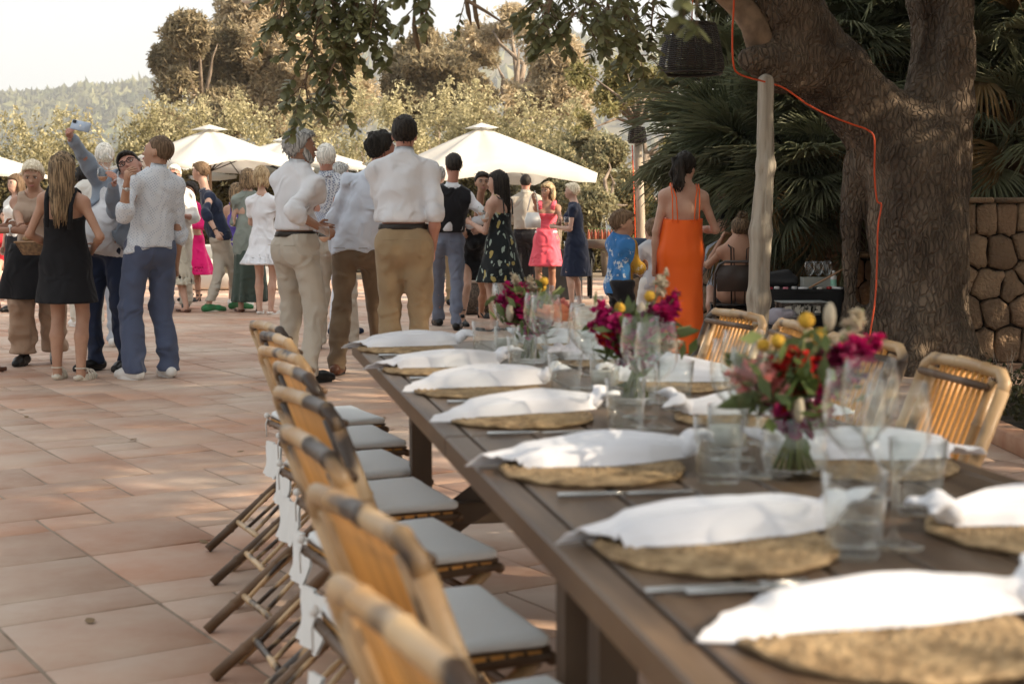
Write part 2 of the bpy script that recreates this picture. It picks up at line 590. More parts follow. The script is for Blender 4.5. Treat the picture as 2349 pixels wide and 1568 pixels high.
def person(label, pos, H=1.75, rz=0.0, sex='m', girth=1.0, feet=None, head=None, headdy=0.0, look=(0, 0, 0),
           L='hang', R='hang', eL=None, eR=None, skin='fair', hair=('short', 'dark'), cl=(), h=0.012, twist=0.0,
           expr=0, group=None, seat=None, legs=True, curl=.6, belly=0, shade=None):
    """pos: ground point; rz: degrees, 0 = looking away from the camera, 90 = picture left"""
    root = empty('person', pos, RAD(rz), label=label, cat='person', group=group)
    s = H / 1.75
    Minv = Matrix.Rotation(-RAD(rz), 3, 'Z')
    def loc(w):
        return np.array(Minv @ (Vector(w) - Vector(pos)))
    k = Sk(); k.s = s; k.sex = sex
    fem = sex == 'f'
    hipx = .088 * s; g = girth
    # feet
    if feet is not None:
        A = {1: loc(feet[1]), -1: loc(feet[0])}
        for i in A: A[i] = np.array([A[i][0], A[i][1], .08 * s])
    else:
        A = {1: np.array([.11 * s, .0, .08 * s]), -1: np.array([-.11 * s, .02, .08 * s])}
    px, py = (A[1][:2] + A[-1][:2]) / 2
    if seat is not None:
        Pz = seat + .09; P = np.array([0, 0, Pz])
    else:
        P = np.array([px, py, .93 * s])
        while True:
            far = max(np.linalg.norm(P + np.array([i * hipx, 0, -.0]) - A[i]) for i in (1, -1))
            if far < .855 * s or P[2] < .6: break
            P[2] -= .01
    hc = loc(at(head[0], head[1], pos[1] + headdy)) if head is not None else np.array([P[0], P[1] + .025, (H - .118 * s) if seat is None else P[2] + .70 * s])
    up = unit(hc - P)
    up = unit(up * .85 + np.array([0, 0, .15]))
    Ln = .545 * s
    N_ = P + unit(hc - np.array([0, .02, 0]) - P) * Ln * (.98 if head is None else min(1.0, np.linalg.norm(hc - P) / (.70 * s)))
    fwd = np.array([math.sin(-RAD(twist)), math.cos(RAD(twist)), 0])
    upv = unit(N_ - P)
    fwd = unit(fwd - upv * (fwd @ upv)); right = np.cross(fwd, upv)
    k.P, k.N, k.up, k.f, k.r = P, N_, upv, fwd, right
    pr = np.array([1.0, 0, 0])
    W = P + upv * .16 * s; C = P + upv * .34 * s
    k.W, k.C = W, C
    sw = (.148 if fem else .164) * s * (1 + (g - 1) * .35)
    k.S = {i: N_ - upv * .080 * s + right * i * sw for i in (1, -1)}
    # arms
    k.E = {}; k.Wr = {}; k.hd = {}
    for i, spec, eh in ((-1, L, eL), (1, R, eR)):
        if isinstance(spec, str):
            tgt, hint = PRE[spec]
            tgt = np.array(tgt) * s; tgt = P * [1, 1, 0] + np.array([tgt[0] * i, tgt[1], tgt[2]])
            hint = np.array([hint[0] * i, hint[1], hint[2]], float)
        else:
            tgt = loc(spec) if isinstance(spec, Vector) else np.array([spec[0], spec[1], spec[2]]) * s
            hint = np.array([.5 * i, -.5, -1.0])
        if eh is not None: hint = np.array(eh, float)
        E, Wt = ik(k.S[i], tgt, .29 * s, .255 * s, hint)
        k.E[i], k.Wr[i] = E, Wt
        k.hd[i] = unit(Wt - E)
    # legs
    k.K = {}; k.A = A; k.Hp = {}
    for i in (1, -1):
        hp = P + pr * i * hipx
        k.Hp[i] = hp
        k.K[i], k.A[i] = ik(hp, A[i], .43 * s, .43 * s, (.12 * i, 1, 0))
    # head frame
    yaw, pit, rol = [RAD(a) for a in look]
    M = Matrix.Rotation(yaw, 3, 'Z') @ Matrix.Rotation(pit, 3, 'X') @ Matrix.Rotation(rol, 3, 'Y')
    HM = np.array(M)
    hs_ = s * (1.0 if H > 1.4 else 1.0)
    if H < 1.45: hs_ = .80 + .12 * (H / 1.3)
    k.hc = hc; k.HM = HM; k.hs = hs_
    slim = .78 if any(getattr(c, 'kind', '') == 'trousers' for c in cl) else 1.0
    def hp_(x, y, z): return hc + HM @ (np.array([x, y, z]) * hs_)
    k.hp = hp_
    # ---- body
    B = Field(k=.035)
    torso(B, k, g, 0.0, belly)
    if legs:
        for i in (1, -1):
            th = (.083 if not fem else .085) * s * (1 + (g - 1) * .6) * slim
            B.cap(k.Hp[i], k.K[i], th, .050 * s * slim, k=.03)
            cm = k.K[i] * .62 + k.A[i] * .38 + np.array([0, -.018 * s, 0])
            B.chain([k.K[i], cm, k.A[i]], [.047 * s * slim, .052 * s * slim, .034 * s], k=.02)
            fo = foot_dir(k, i)
            B.cap(k.A[i] + [0, 0, -.04 * s], k.A[i] + fo * .15 * s + [0, 0, -.05 * s], .033 * s, .026 * s, k=.03)
    for i in (1, -1):
        u = .043 * s if not fem else .036 * s
        u *= 1 + (g - 1) * .4
        B.cap(k.S[i], k.E[i], u + .004, u * .82, k=.03)
        mid = k.E[i] * .65 + k.Wr[i] * .35
        B.chain([k.E[i], mid, k.Wr[i]], [u * .83, u * .84, .023 * s], k=.02)
        # palm
        hd = k.hd[i]
        pn = unit(np.cross(hd, np.array([0, 0, 1.0]) if abs(hd[2]) < .8 else fwd))
        pn = unit(pn)
        B.cap(k.Wr[i] + hd * .02, k.Wr[i] + hd * .075 * s, .030 * s, .036 * s, k=.02, flat=.5, f=pn)
    # neck and head
    B.cap(N_ - upv * .02, hp_(0, -.018, -.055), (.056 if not fem else .046) * s * (1 + (g - 1) * .4), (.052 if not fem else .044) * s, k=.03)
    B.ell(hp_(0, -.012, .03), np.array([.073, .093, .086]) * hs_, M=HM, k=.02)
    B.cap(hp_(0, .028, 0), hp_(0, .047, -.072), .056 * hs_, .030 * hs_, k=.04)
    for i in (1, -1):
        B.cap(hp_(.03 * i, .055, -.012), hp_(.022 * i, .05, -.06), .026 * hs_, .022 * hs_, k=.03)
        B.ell(hp_(.074 * i, -.008, -.005), np.array([.010, .020, .031]) * hs_, M=HM, k=.008)
    B.cap(hp_(0, .084, .012), hp_(0, .103, -.02), .008 * hs_, .0125 * hs_, k=.012)
    B.ell(hp_(0, .078, -.062), np.array([.022, .016, .012]) * hs_, M=HM, k=.015)
    B.cap(hp_(-.035, .072, .03), hp_(.035, .072, .03), .012 * hs_, k=.02)
    for i in (1, -1):
        B.ell(hp_(.031 * i, .092, .010), np.array([.015, .012, .010]) * hs_, M=HM, k=.012, sub=True)
    V, F = B.build(h)
    G = Geo(); G.add((V, F), 0)
    # fingers
    for i in (1, -1):
        hd = k.hd[i]; w = k.Wr[i]
        pn = unit(np.cross(hd, np.array([0, 0, 1.0]) if abs(hd[2]) < .8 else fwd))
        inward = unit(np.cross(pn, hd))
        if inward @ fwd < 0 and abs(hd[2]) > .5: inward = -inward
        if inward[2] < 0 and abs(hd[2]) <= .5: inward = -inward
        cd = unit(np.array([-i * right[0] * 1.0, -i * right[1], -.15]) + fwd * .15)   # curl direction: to the body's middle
        cd = unit(cd - hd * (cd @ hd))
        for j, (off, ln) in enumerate(((.027, .074), (.009, .082), (-.009, .077), (-.026, .060))):
            b = w + hd * .078 * s + inward * off * s
            c1 = curl * (1 + .12 * j)
            d1 = unit(hd * math.cos(c1) + cd * math.sin(c1)); d2 = unit(hd * math.cos(c1 * 2.1) + cd * math.sin(c1 * 2.1))
            p = [b - hd * .02, b + hd * .008, b + d1 * ln * .45 * s, b + d1 * ln * .45 * s + d2 * ln * .5 * s]
            G.add(tube(p, [.0095 * s, .0098 * s, .0085 * s, .0062 * s], 6), 0)
        b = w + hd * .028 * s + inward * .022 * s
        d1 = unit(hd * .6 + inward * .8 + cd * .3); d2 = unit(hd * .9 + inward * .15 + cd * .4)
        G.add(tube([b, b + d1 * .035 * s, b + d1 * .035 * s + d2 * .034 * s], [.0125 * s, .0105 * s, .0075 * s], 6), 0)
    # eyes, brows, lips
    dark = pm('eye_dark', (.03, .02, .015), rough=.2); lip = pm('lip_' + skin, (.42, .16, .14) if fem else (.42, .20, .16), rough=.45)
    hcol = HAIRC[hair[1]][0] if hair[0] != 'none' else (.3, .25, .2)
    brow = pm('brow_' + hair[1], tuple(c * .6 for c in hcol), rough=.8)
    white = pm('eye_white', (.75, .72, .68), rough=.3)
    Mh = np.eye(4); Mh[:3, :3] = HM * hs_; Mh[:3, 3] = hc
    for i in (1, -1):
        G.add(ball((.031 * i, .0795, .010), (.0125, .008, .0065), 8, 6), 4, Mh)
        G.add(ball((.031 * i, .0855, .010), (.0056, .0035, .0056), 8, 6), 1, Mh)
        G.add(tube([(.017 * i, .091, .018), (.031 * i, .092, .0205), (.046 * i, .082, .015)], .0022, 5), 1, Mh)
        G.add(tube([(.014 * i, .089, .031), (.032 * i, .089, .036), (.05 * i, .078, .029)], [.004, .0045, .002], 5), 3, Mh)
    ml = .026 if expr else .022
    G.add(tube([(-ml, .080, -.050 + .006 * expr), (-.010, .0945, -.054), (0, .0955, -.0545), (.010, .0945, -.054), (ml, .080, -.050 + .006 * expr)], [.002, .0062, .0068, .0062, .002], 6), 2, Mh)
    if expr > 1:
        G.add(tube([(-.018, .090, -.052), (0, .0995, -.056), (.018, .090, -.052)], [.003, .0055, .003], 6), 4, Mh)
    G.build('body', [skin_mat(skin), dark, lip, brow, white], root)
    k.root = root; k.h = h; k.g = g; k.fem = fem; k.belly = belly; k.Mh = Mh; k.seat = seat
    for c in cl:
        c(k)
    if hair[0] != 'none':
        make_hair(k, hair[0], hair[1], hair[2] if len(hair) > 2 else {})
    return k

def foot_dir(k, i):
    kd = k.K[i] - k.A[i]
    d = np.array([.18 * i, 1.0, 0])
    return unit(d)

def torso(F, k, g, e, belly=0, sag=0.0):
    s, r, f, up = k.s, k.r, k.f, k.up
    fem = k.sex == 'f'
    P, W, C, N_ = k.P, k.W, k.C, k.N
    gx = 1 + (g - 1)
    hw = (.104 if fem else .094) * s * gx
    F.cap(P - np.array([1, 0, 0]) * .058 * s, P + np.array([1, 0, 0]) * .058 * s, hw + e, k=.05, flat=.92, f=f)
    F.cap(P + up * .04 * s, W, (.124 if fem else .130) * s * gx + e, (.108 if fem else .124) * s * gx + e, k=.05, flat=.76, f=f)
    F.cap(W, C, (.108 if fem else .124) * s * gx + e, (.124 if fem else .142) * s * gx + e, k=.05, flat=.72, f=f)
    F.cap(C, C + up * .08 * s, (.124 if fem else .142) * s * gx + e, (.110 if fem else .128) * s * gx + e, k=.05, flat=.68, f=f)
    F.cap(k.S[-1], k.S[1], (.044 if fem else .050) * s + e, k=.06)
    for i in (1, -1):
        F.cap(N_ + up * .012, k.S[i], (.044 if fem else .050) * s + e * .8, (.038 if fem else .046) * s + e * .8, k=.05)
        F.ell(P + np.array([.062 * i * s, 0, -.03 * s]) - f * .040 * s, np.array([.070, .070, .082]) * s + e, k=.05)   # seat muscles
        if fem:
            F.ell(C + r * .07 * i * s + f * .085 * s + up * .015 * s, np.array([.062, .058, .062]) * s + e, k=.04)
        else:
            F.ell(C + r * .08 * i * s + f * .06 * s + up * .03 * s, np.array([.085, .05, .07]) * s + e, k=.05)
    if belly:
        F.ell(W + f * (.06 + .08 * belly) * s - up * .02, np.array([.16, .12 + .04 * belly, .17]) * s + e, k=.07)

def wr(k, amp, seed, zscale=2.2, freq=30):
    a = Sines(freq, 7, seed, (1, 1, zscale * .5), octs=2)
    return lambda X, Y, Z: amp * a(X, Y, Z)

def shirt(mat, sleeve='long', hem=1.0, e=.024, tuck=True, collar=True, seed=1, cuff=True, opening=None, name='shirt', neck=.0, flare=0.0, back_tail=0.0, amp=.006):
    def f(k, e=e * .62 + .004):
        s = k.s; z0 = hem * s
        F = Field(k=.035)
        torso(F, k, k.g, e, k.belly)
        if tuck:
            F.cap(k.W, k.P + k.up * .06 * s, (.118 if k.fem else .138) * s * k.g + e, (.120 if k.fem else .142) * s * k.g + e, k=.05, flat=.80, f=k.f)
        if not tuck:
            F.cap(k.W, k.P - k.up * .12 * s, (.125 if k.fem else .15) * s * k.g + e, (.150 + flare) * s * k.g + e, k=.06, flat=.80, f=k.f)
        frac = {'long': 1.0, 'roll': .28, 'short': 0, 'none': -1, 'half': .12}[sleeve]
        u = (.036 if k.fem else .042) * s * (1 + (k.g - 1) * .4) - e * .3
        for i in (1, -1):
            if frac >= 0:
                if sleeve == 'short':
                    e2 = k.S[i] * .42 + k.E[i] * .58
                    F.cap(k.S[i], e2, u + e + .006, u + e + .006, k=.03)
                else:
                    F.cap(k.S[i], k.E[i], u + e, u + e * .75, k=.03)
                    w = k.E[i] + (k.Wr[i] - k.E[i]) * (frac * .97)
                    F.cap(k.E[i], w, u + e * .75, (.024 * s + .02 if sleeve == 'long' else u + e * .8), k=.02)
                    if cuff:
                        d = unit(w - k.E[i])
                        F.cap(w - d * .035, w - d * .004, (.024 * s + .026) if sleeve == 'long' else u + e + .012, k=.004)
        a = Sines(15, 5, seed, (1.3, 1.3, .6)); b = Sines(34, 6, seed + 9, (1, 1, 1.0)); c_ = Sines(26, 5, seed + 4, (1, 1, .7))
        d_ = Sines(19, 5, seed + 14, (1.5, 1.5, .35))
        F.noise = lambda X, Y, Z: amp * (.9 * a(X, Y, Z) + 2.6 * np.abs(c_(X, Y, Z)) + 2.2 * np.abs(d_(X, Y, Z)) - 1.3 + .7 * b(X, Y, Z))
        nk = k.N + k.up * .045 * s
        # neck opening
        F.cap(nk - k.up * .03 + k.f * (.01 + neck), nk + k.up * .25 * s, (.050 if not k.fem else .048) * s + neck * .8, .2 * s, k=.01, sub=True)
        if sleeve == 'none':
            for i in (1, -1):
                F.cap(k.S[i] + k.r * i * .02, k.S[i] + k.r * i * .25, .085, .2, k=.02, sub=True)
        if k.seat is None or True:
            zz = z0
            F.cuts.append(lambda X, Y, Z: (zz + back_tail * (Y - k.P[1]) * -1 + .02 * np.cos((X - k.P[0]) * 16) * (0 if tuck else 1)) - Z)
        if opening:
            w0, w1 = opening
            def cut(X, Y, Z):
                x = (X - k.P[0]) * k.r[0] + (Y - k.P[1]) * k.r[1] + (Z - k.P[2]) * k.r[2]
                y = (X - k.P[0]) * k.f[0] + (Y - k.P[1]) * k.f[1]
                t = np.clip((Z - z0) / (.5 * s), 0, 1)
                w = w0 + (w1 - w0) * t
                return np.minimum(w - np.abs(x - .0), y - .0) + 0 * Z
            F.cuts.append(cut)
        G = Geo(); G.add(F.build(k.h))
        if collar:
            c0 = k.N + k.up * .050 * s
            ang = np.linspace(RAD(28), RAD(332), 15)
            R_ = (.060 if not k.fem else .052) * s * (1 + (k.g - 1) * .5)
            lo = [c0 + k.f * (math.cos(t) * R_ * 1.12 - .006) + k.r * math.sin(t) * R_ * 1.08 - k.up * (.010 + .034 * max(0, math.cos(t))) for t in ang]
            hi = [c0 + k.f * (math.cos(t) * R_ * .98 - .006) + k.r * math.sin(t) * R_ * .96 + k.up * (.030 - .030 * max(0, math.cos(t))) for t in ang]
            ho = [c0 + k.f * (math.cos(t) * R_ * 1.20 - .006) + k.r * math.sin(t) * R_ * 1.18 + k.up * (-.018 - .05 * max(0, math.cos(t))) for t in ang]
            V = np.array(lo + hi + ho); n = len(ang)
            Fq = []
            for i in range(n - 1):
                Fq.append([i, i + 1, n + i + 1, n + i]); Fq.append([n + i, n + i + 1, 2 * n + i + 1, 2 * n + i])
            G.add((V, np.array(Fq)))
        G.build(name, mat, k.root)
    return f

def trousers(mat, e=.018, top=1.02, bottom=.05, wide=0.0, belt=None, seed=3, name='trousers', amp=.0085, pocket=True):
    def f(k):
        s = k.s
        F = Field(k=.04)
        P = k.P; fr = k.f
        hw = (.104 if k.fem else .094) * s * k.g
        X1 = np.array([1, 0, 0])
        F.cap(P - X1 * .058 * s, P + X1 * .058 * s, hw + e, k=.05, flat=.92, f=fr)
        F.cap(P + k.up * .04 * s, k.W, (.124 if k.fem else .132) * s * k.g + e * .8, (.114 if k.fem else .130) * s * k.g + e * .6, k=.04, flat=.78, f=fr)
        for i in (1, -1):
            F.ell(P + np.array([.062 * i * s, 0, -.03 * s]) - fr * .040 * s, np.array([.070, .070, .088]) * s + e, k=.05)
            th = .078 * s * (1 + (k.g - 1) * .6)
            F.cap(k.Hp[i], k.K[i], th + e + .002, .060 * s + e + wide * .5, k=.04)
            bz = k.A[i] + (k.K[i] - k.A[i]) * ((bottom - .08) / .43)
            F.cap(k.K[i], bz, .060 * s + e + wide * .5, .052 * s + e * .8 + wide, k=.03, flat=.95, f=fr)
        if k.belly: F.ell(k.W + fr * (.04 + .06 * k.belly) * s - k.up * .08, np.array([.15, .12, .13]) * s + e, k=.05)
        a = Sines(20, 6, seed, (1, 1, .8)); b = Sines(36, 6, seed + 5, (.5, .5, 1.4), octs=1); c_ = Sines(22, 5, seed + 7, (1.3, 1.3, .4))
        kz = k.K[1][2]
        def nz(X, Y, Z):
            bot = np.exp(-((Z - bottom * s - .10) / .12) ** 2) + .5 * np.exp(-((Z - kz) / .10) ** 2) + .35 * np.exp(-((Z - P[2] + .06) / .09) ** 2) + .3
            return amp * (a(X, Y, Z) * .7 + 1.6 * np.abs(c_(X, Y, Z)) - .5 + (2.2 * np.abs(b(X, Y, Z)) - .6) * bot)
        F.noise = nz
        zt = top * s
        if k.seat is None:
            F.cuts.append(lambda X, Y, Z: Z - (zt + k.up[1] * 0))
            F.cuts.append(lambda X, Y, Z: bottom * s - Z)
        F.build_ok = True
        G = Geo(); V, Fa = F.build(k.h); G.add((V, Fa)); 
        o = G.build(name, mat, k.root)
        if pocket:
            G = Geo()
            for i in (1, -1):
                c = P - fr * (.128 * s * k.g + e) + X1 * i * .075 * s + np.array([0, 0, .02])
                G.add(tube([c - X1 * .055 * s + fr * .016, c - fr*.004, c + X1 * .055 * s + fr * .016], .0022, 4))
            G.build('pocket', mat, k.root)
        if belt is not None:
            F2 = Field(k=.03)
            F2.cap(P - X1 * .058 * s, P + X1 * .058 * s, hw + e + .008, k=.05, flat=.92, f=fr)
            F2.cap(P + k.up * .04 * s, k.W, (.124 if k.fem else .132) * s * k.g + e * .8 + .010, (.114 if k.fem else .130) * s * k.g + e * .6 + .014, k=.04, flat=.76, f=fr)
            F2.cuts.append(lambda X, Y, Z: np.abs(Z - (zt - .012)) - .020)
            G = Geo(); G.add(F2.build(min(k.h, .011))); G.build('belt', belt, k.root)
    f.kind = 'trousers'
    return f

def dress(mat, hem=.5, e=.012, neckf=1.32, neckb=1.28, flare=.06, sleeve=None, straps=True, seed=5, folds=9, foldamp=.06,
          name='dress', top=None, strapw=.012, halfw=.5, slit=0, hugging=.0, bottom_r=None, wide_top=.3, straight=False):
    """neckf / neckb: neckline heights (m at 1.75) at the front and the back"""
    def f(k):
        s = k.s
        F = Field(k=.035)
        if top is None:
            torso(F, k, k.g, e, k.belly)
        P, W = k.P, k.W
        z1 = P[2] + .12 * s; z0 = hem * s
        ra = (.168 if k.fem else .16) * s * k.g + e; rw = (.118 if k.fem else .13) * s * k.g + e; tz = .17 * s
        rb = bottom_r if bottom_r else ra + flare
        cx0, cy0 = P[0], P[1]
        fc = (k.A[1][:2] + k.A[-1][:2]) / 2
        g0 = np.random.default_rng(seed).uniform(0, 6.28, 3)
        if straight:
            F.cap(k.C - k.up * .02, P - k.up * .02, .128 * s * k.g + e, ra - .004, k=.05, flat=.80, f=k.f)
        def sk(X, Y, Z):
            t = np.clip((z1 - Z) / (z1 - z0), -.15, 1.2)
            cx = cx0 + (fc[0] - cx0) * np.clip(t, 0, 1) * .5; cy = cy0 + (fc[1] - cy0) * np.clip(t, 0, 1) * .5
            x = X - cx; y = Y - cy
            xr = x * k.r[0] + y * k.r[1]; yf = x * k.f[0] + y * k.f[1]
            th = np.arctan2(yf, xr)
            th_ = np.clip((z1 - Z) / tz, 0, 1); hipb = th_ * th_ * (3 - 2 * th_)
            t2 = np.clip((z1 - tz - Z) / (z1 - tz - z0), 0, 1.1)
            r = rw + (ra - rw) * hipb + (rb - ra) * t2
            r = r * (1 + foldamp * np.clip(t, 0, 1) * (np.sin(folds * th + g0[0] + 1.5 * t) + .5 * np.sin((folds * 1.7 // 1) * th + g0[1])))
            fl = .78 + .12 * t
            d = (np.sqrt(xr ** 2 + (yf / fl) ** 2) - r) * .8
            return np.maximum(d, np.maximum(Z - z1, z0 - .01 - Z))
        F.fn(sk, (cx0 - rb * 1.3, cy0 - rb * 1.3, z0 - .02), (cx0 + rb * 1.3, cy0 + rb * 1.3, z1 + .05), k=.05)
        a = Sines(22, 6, seed, (1, 1, .6)); b = Sines(24, 5, seed + 3, (1.2, 1.2, .22))
        F.noise = lambda X, Y, Z: .004 * a(X, Y, Z) + .009 * np.abs(b(X, Y, Z)) - .003
        zf, zb = neckf * s, neckb * s
        # hollow below
        def post(D, X, Y, Z):
            hollow = -(D + .022)
            return np.where(Z < z0 + .12, np.maximum(D, hollow), D)
        def topcut(X, Y, Z):
            y = (X - k.N[0]) * k.f[0] + (Y - k.N[1]) * k.f[1]
            t = np.clip(y / .12 * .5 + .5, 0, 1)
            return Z - (zb + (zf - zb) * t) + (k.N[2] - 1.475 * s) * -1
        if top is None and sleeve is None and straps is not None:
            F.cuts.append(topcut)
        if top is None:
            u = .036 * s
            if sleeve is not None:
                for i in (1, -1):
                    fr = {'cap': .3, 'short': .6, 'long': 1.0, 'none': 0}[sleeve]
                    if sleeve == 'long':
                        F.cap(k.S[i], k.E[i], u + .022, u + .02, k=.03); F.cap(k.E[i], k.E[i] * .3 + k.Wr[i] * .7, u + .02, u + .022, k=.02)
                    elif fr > 0:
                        F.cap(k.S[i], k.S[i] * (1 - fr) + k.E[i] * fr, u + .02, u + .016, k=.03)
                    else:
                        F.cap(k.S[i] + k.r * i * .035, k.S[i] + k.r * i * .3, .06, .2, k=.01, sub=True)
                nk = k.N + k.up * .03 * s
                F.cap(nk, nk + k.up * .2 + k.f * .02, .062 * s, .25, k=.01, sub=True)
            else:
                for i in (1, -1):
                    F.cap(k.S[i] + k.r * i * .0 - k.up * .04, k.S[i] + k.r * i * .25, .055, .2, k=.015, sub=True)
        else:
            F.cuts.append(lambda X, Y, Z: Z - top * s)
            F.cap(P + k.up * .04 * s, W, (.135 if k.fem else .15) * s * k.g + e, (.118 if k.fem else .145) * s * k.g + e * .6, k=.05, flat=.74, f=k.f)
        F.cuts.append(lambda X, Y, Z: z0 - Z)
        F.post.append(post)
        G = Geo(); G.add(F.build(k.h))
        o = G.build(name, mat, k.root)
        if straps and top is None and sleeve is None:
            for i in (1, -1):
                pts_sets = straps if isinstance(straps, list) else [(.075, .085, strapw)]
                for xb, xt, w in pts_sets:
                    yb = .105 * s * k.g
                    b = k.N * [1, 1, 0] * 1.0
                    def pnt(x, y, z): return np.array([k.N[0], k.N[1], 0]) + k.r * x * i * s + k.f * y + np.array([0, 0, z])
                    zsh = k.N[2] + .012
                    pts = [pnt(xb, -yb - .01, zb - .015 + k.N[2] - 1.475 * s), pnt(xb * .6 + xt * .4, -yb + .004, (zb + zsh) / 2 + .02), pnt(xt, -.062, zsh - .03),
                           pnt(xt, -.01, zsh + .012), pnt(xt, .05, zsh - .02), pnt(xt * .9, .108 * s + .008, (zf + zsh) / 2 - .02), pnt(xt * .9, .125, zf - .01)]
                    G = Geo(); G.add(tube(pts, w, 6, flat=.45)); G.build('strap', mat, k.root)
    return f

def vest(mat):
    def f(k):
        s = k.s
        F = Field(k=.035)
        torso(F, k, k.g, .034)
        F.noise = wr(k, .003, 4)
        for i in (1, -1):
            F.cap(k.S[i] + k.r * i * .03, k.S[i] + k.r * i * .3, .075, .25, k=.01, sub=True)
        F.cap(k.N + k.up * .01, k.N + k.up * .3, .075, .2, k=.01, sub=True)
        F.cuts.append(lambda X, Y, Z: .97 * s - Z)
        G = Geo(); G.add(F.build(k.h)); G.build('waistcoat', mat, k.root)
    return f

def shoes(mat, sole=None, kind='shoe', heel=0.0, name=None):
    def f(k):
        s = k.s
        for i in (1, -1):
            a = k.A[i].copy(); d = foot_dir(k, i)
            a = np.array([a[0], a[1], 0])
            side = np.array([d[1], -d[0], 0])
            F = Field(k=.02)
            hl = a - d * .045 * s; toe = a + d * .185 * s; ball_ = a + d * .12 * s
            z = heel
            upz = np.array([0, 0, 1.0])
            if kind in ('shoe', 'sneaker'):
                F.chain([hl + upz * (.048 + z), ball_ + upz * .040, toe + upz * .032], [.041 * s, .044 * s, .034 * s], k=.02)
                F.cap(a + upz * (.06 + z), a + d * .06 + upz * .055, .043 * s, .036 * s, k=.025)
                F.cap(a + upz * (.06 + z), a + upz * (.095 + z), .042 * s, .040 * s, k=.01)
                F.cuts.append(lambda X, Y, Z: .012 - Z)
                F.cuts.append(lambda X, Y, Z: Z - .105 - z)
                G = Geo(); G.add(F.build(.009)); o = G.build(name or kind, mat, k.root)
            else:   # open shoe: a low vamp and straps
                F.chain([ball_ + upz * .030, toe + upz * .024], [.041 * s, .030 * s], k=.02)
                F.chain([hl + upz * (.04 + z), hl + d * .05 + upz * (.03 + z)], [.037 * s, .03 * s], k=.02)
                F.cuts.append(lambda X, Y, Z: .010 - Z)
                F.cuts.append(lambda X, Y, Z: Z - (.048 if kind == 'heel' else .04) - z)
                G = Geo(); G.add(F.build(.009))
                if kind != 'flat':
                    t = np.linspace(0, 2 * np.pi, 11)
                    G.add(tube([a + upz * (.095 + z) + side * math.cos(u) * .040 * s + d * math.sin(u) * .040 * s for u in t], .005, 5))
                if kind == 'heel':
                    G.add(tube([hl + upz * (.04 + z), hl + upz * .005 - d * 0.005], [.02, .012], 6))
                if kind == 'sandal':
                    for q in (.05, .09, .13):
                        t = np.linspace(-.25, np.pi + .25, 9)
                        G.add(tube([a + d * q + side * math.cos(u) * .046 * s + upz * (.018 + math.sin(u) * (.07 - .18 * (q - .05))) for u in t], .007, 5))
                o = G.build(name or kind, mat, k.root)
            # sole
            sm = sole or mat
            th = .028 if kind == 'sneaker' else (.045 if kind == 'sandal' else .014)
            n = 20
            t = np.linspace(0, 2 * np.pi, n, endpoint=False)
            ax = .122 * s
            cen = a + d * .07 * s
            ring = []
            for zz, gsc in ((.0, .96), (.004, 1.0), (th, 1.0), (th + .004, .93)):
                for u in t:
                    w = .042 + .008 * math.cos(u)
                    y = math.cos(u) * ax * gsc; zh = zz + (heel * max(0, min(1, (-y + .03) / .1)) if heel else 0)
                    ring.append(cen + d * y + side * math.sin(u) * w * gsc * s + upz * zh)
            V = np.array(ring)
            Fq = [[r_ * n + j, r_ * n + (j + 1) % n, (r_ + 1) * n + (j + 1) % n, (r_ + 1) * n + j] for r_ in range(3) for j in range(n)]
            V = np.concatenate([V, [cen + upz * (th + .004 + heel * .3)], [cen]])
            Fq2 = [[3 * n + j, 3 * n + (j + 1) % n, len(V) - 2] for j in range(n)] + [[(j + 1) % n, j, len(V) - 1] for j in range(n)]
            G = Geo(); G.add((V, Fq + Fq2)); G.build('sole', sm, o)
    return f

HAIRC = {'dark': ((.010, .008, .006), (.030, .022, .016)), 'black': ((.006, .005, .005), (.018, .014, .011)),
         'brown': ((.09, .055, .03), (.17, .11, .065)), 'grey': ((.17, .17, .165), (.50, .50, .48)), 'white': ((.50, .48, .43), (.78, .75, .68)),
         'blonde': ((.30, .20, .10), (.60, .46, .28)), 'pale': ((.55, .46, .32), (.80, .72, .56)), 'dirty': ((.075, .05, .028), (.32, .22, .125)), 'bunbrown': ((.045, .028, .016), (.15, .10, .055)),
         'salt': ((.05, .05, .05), (.34, .33, .31))}

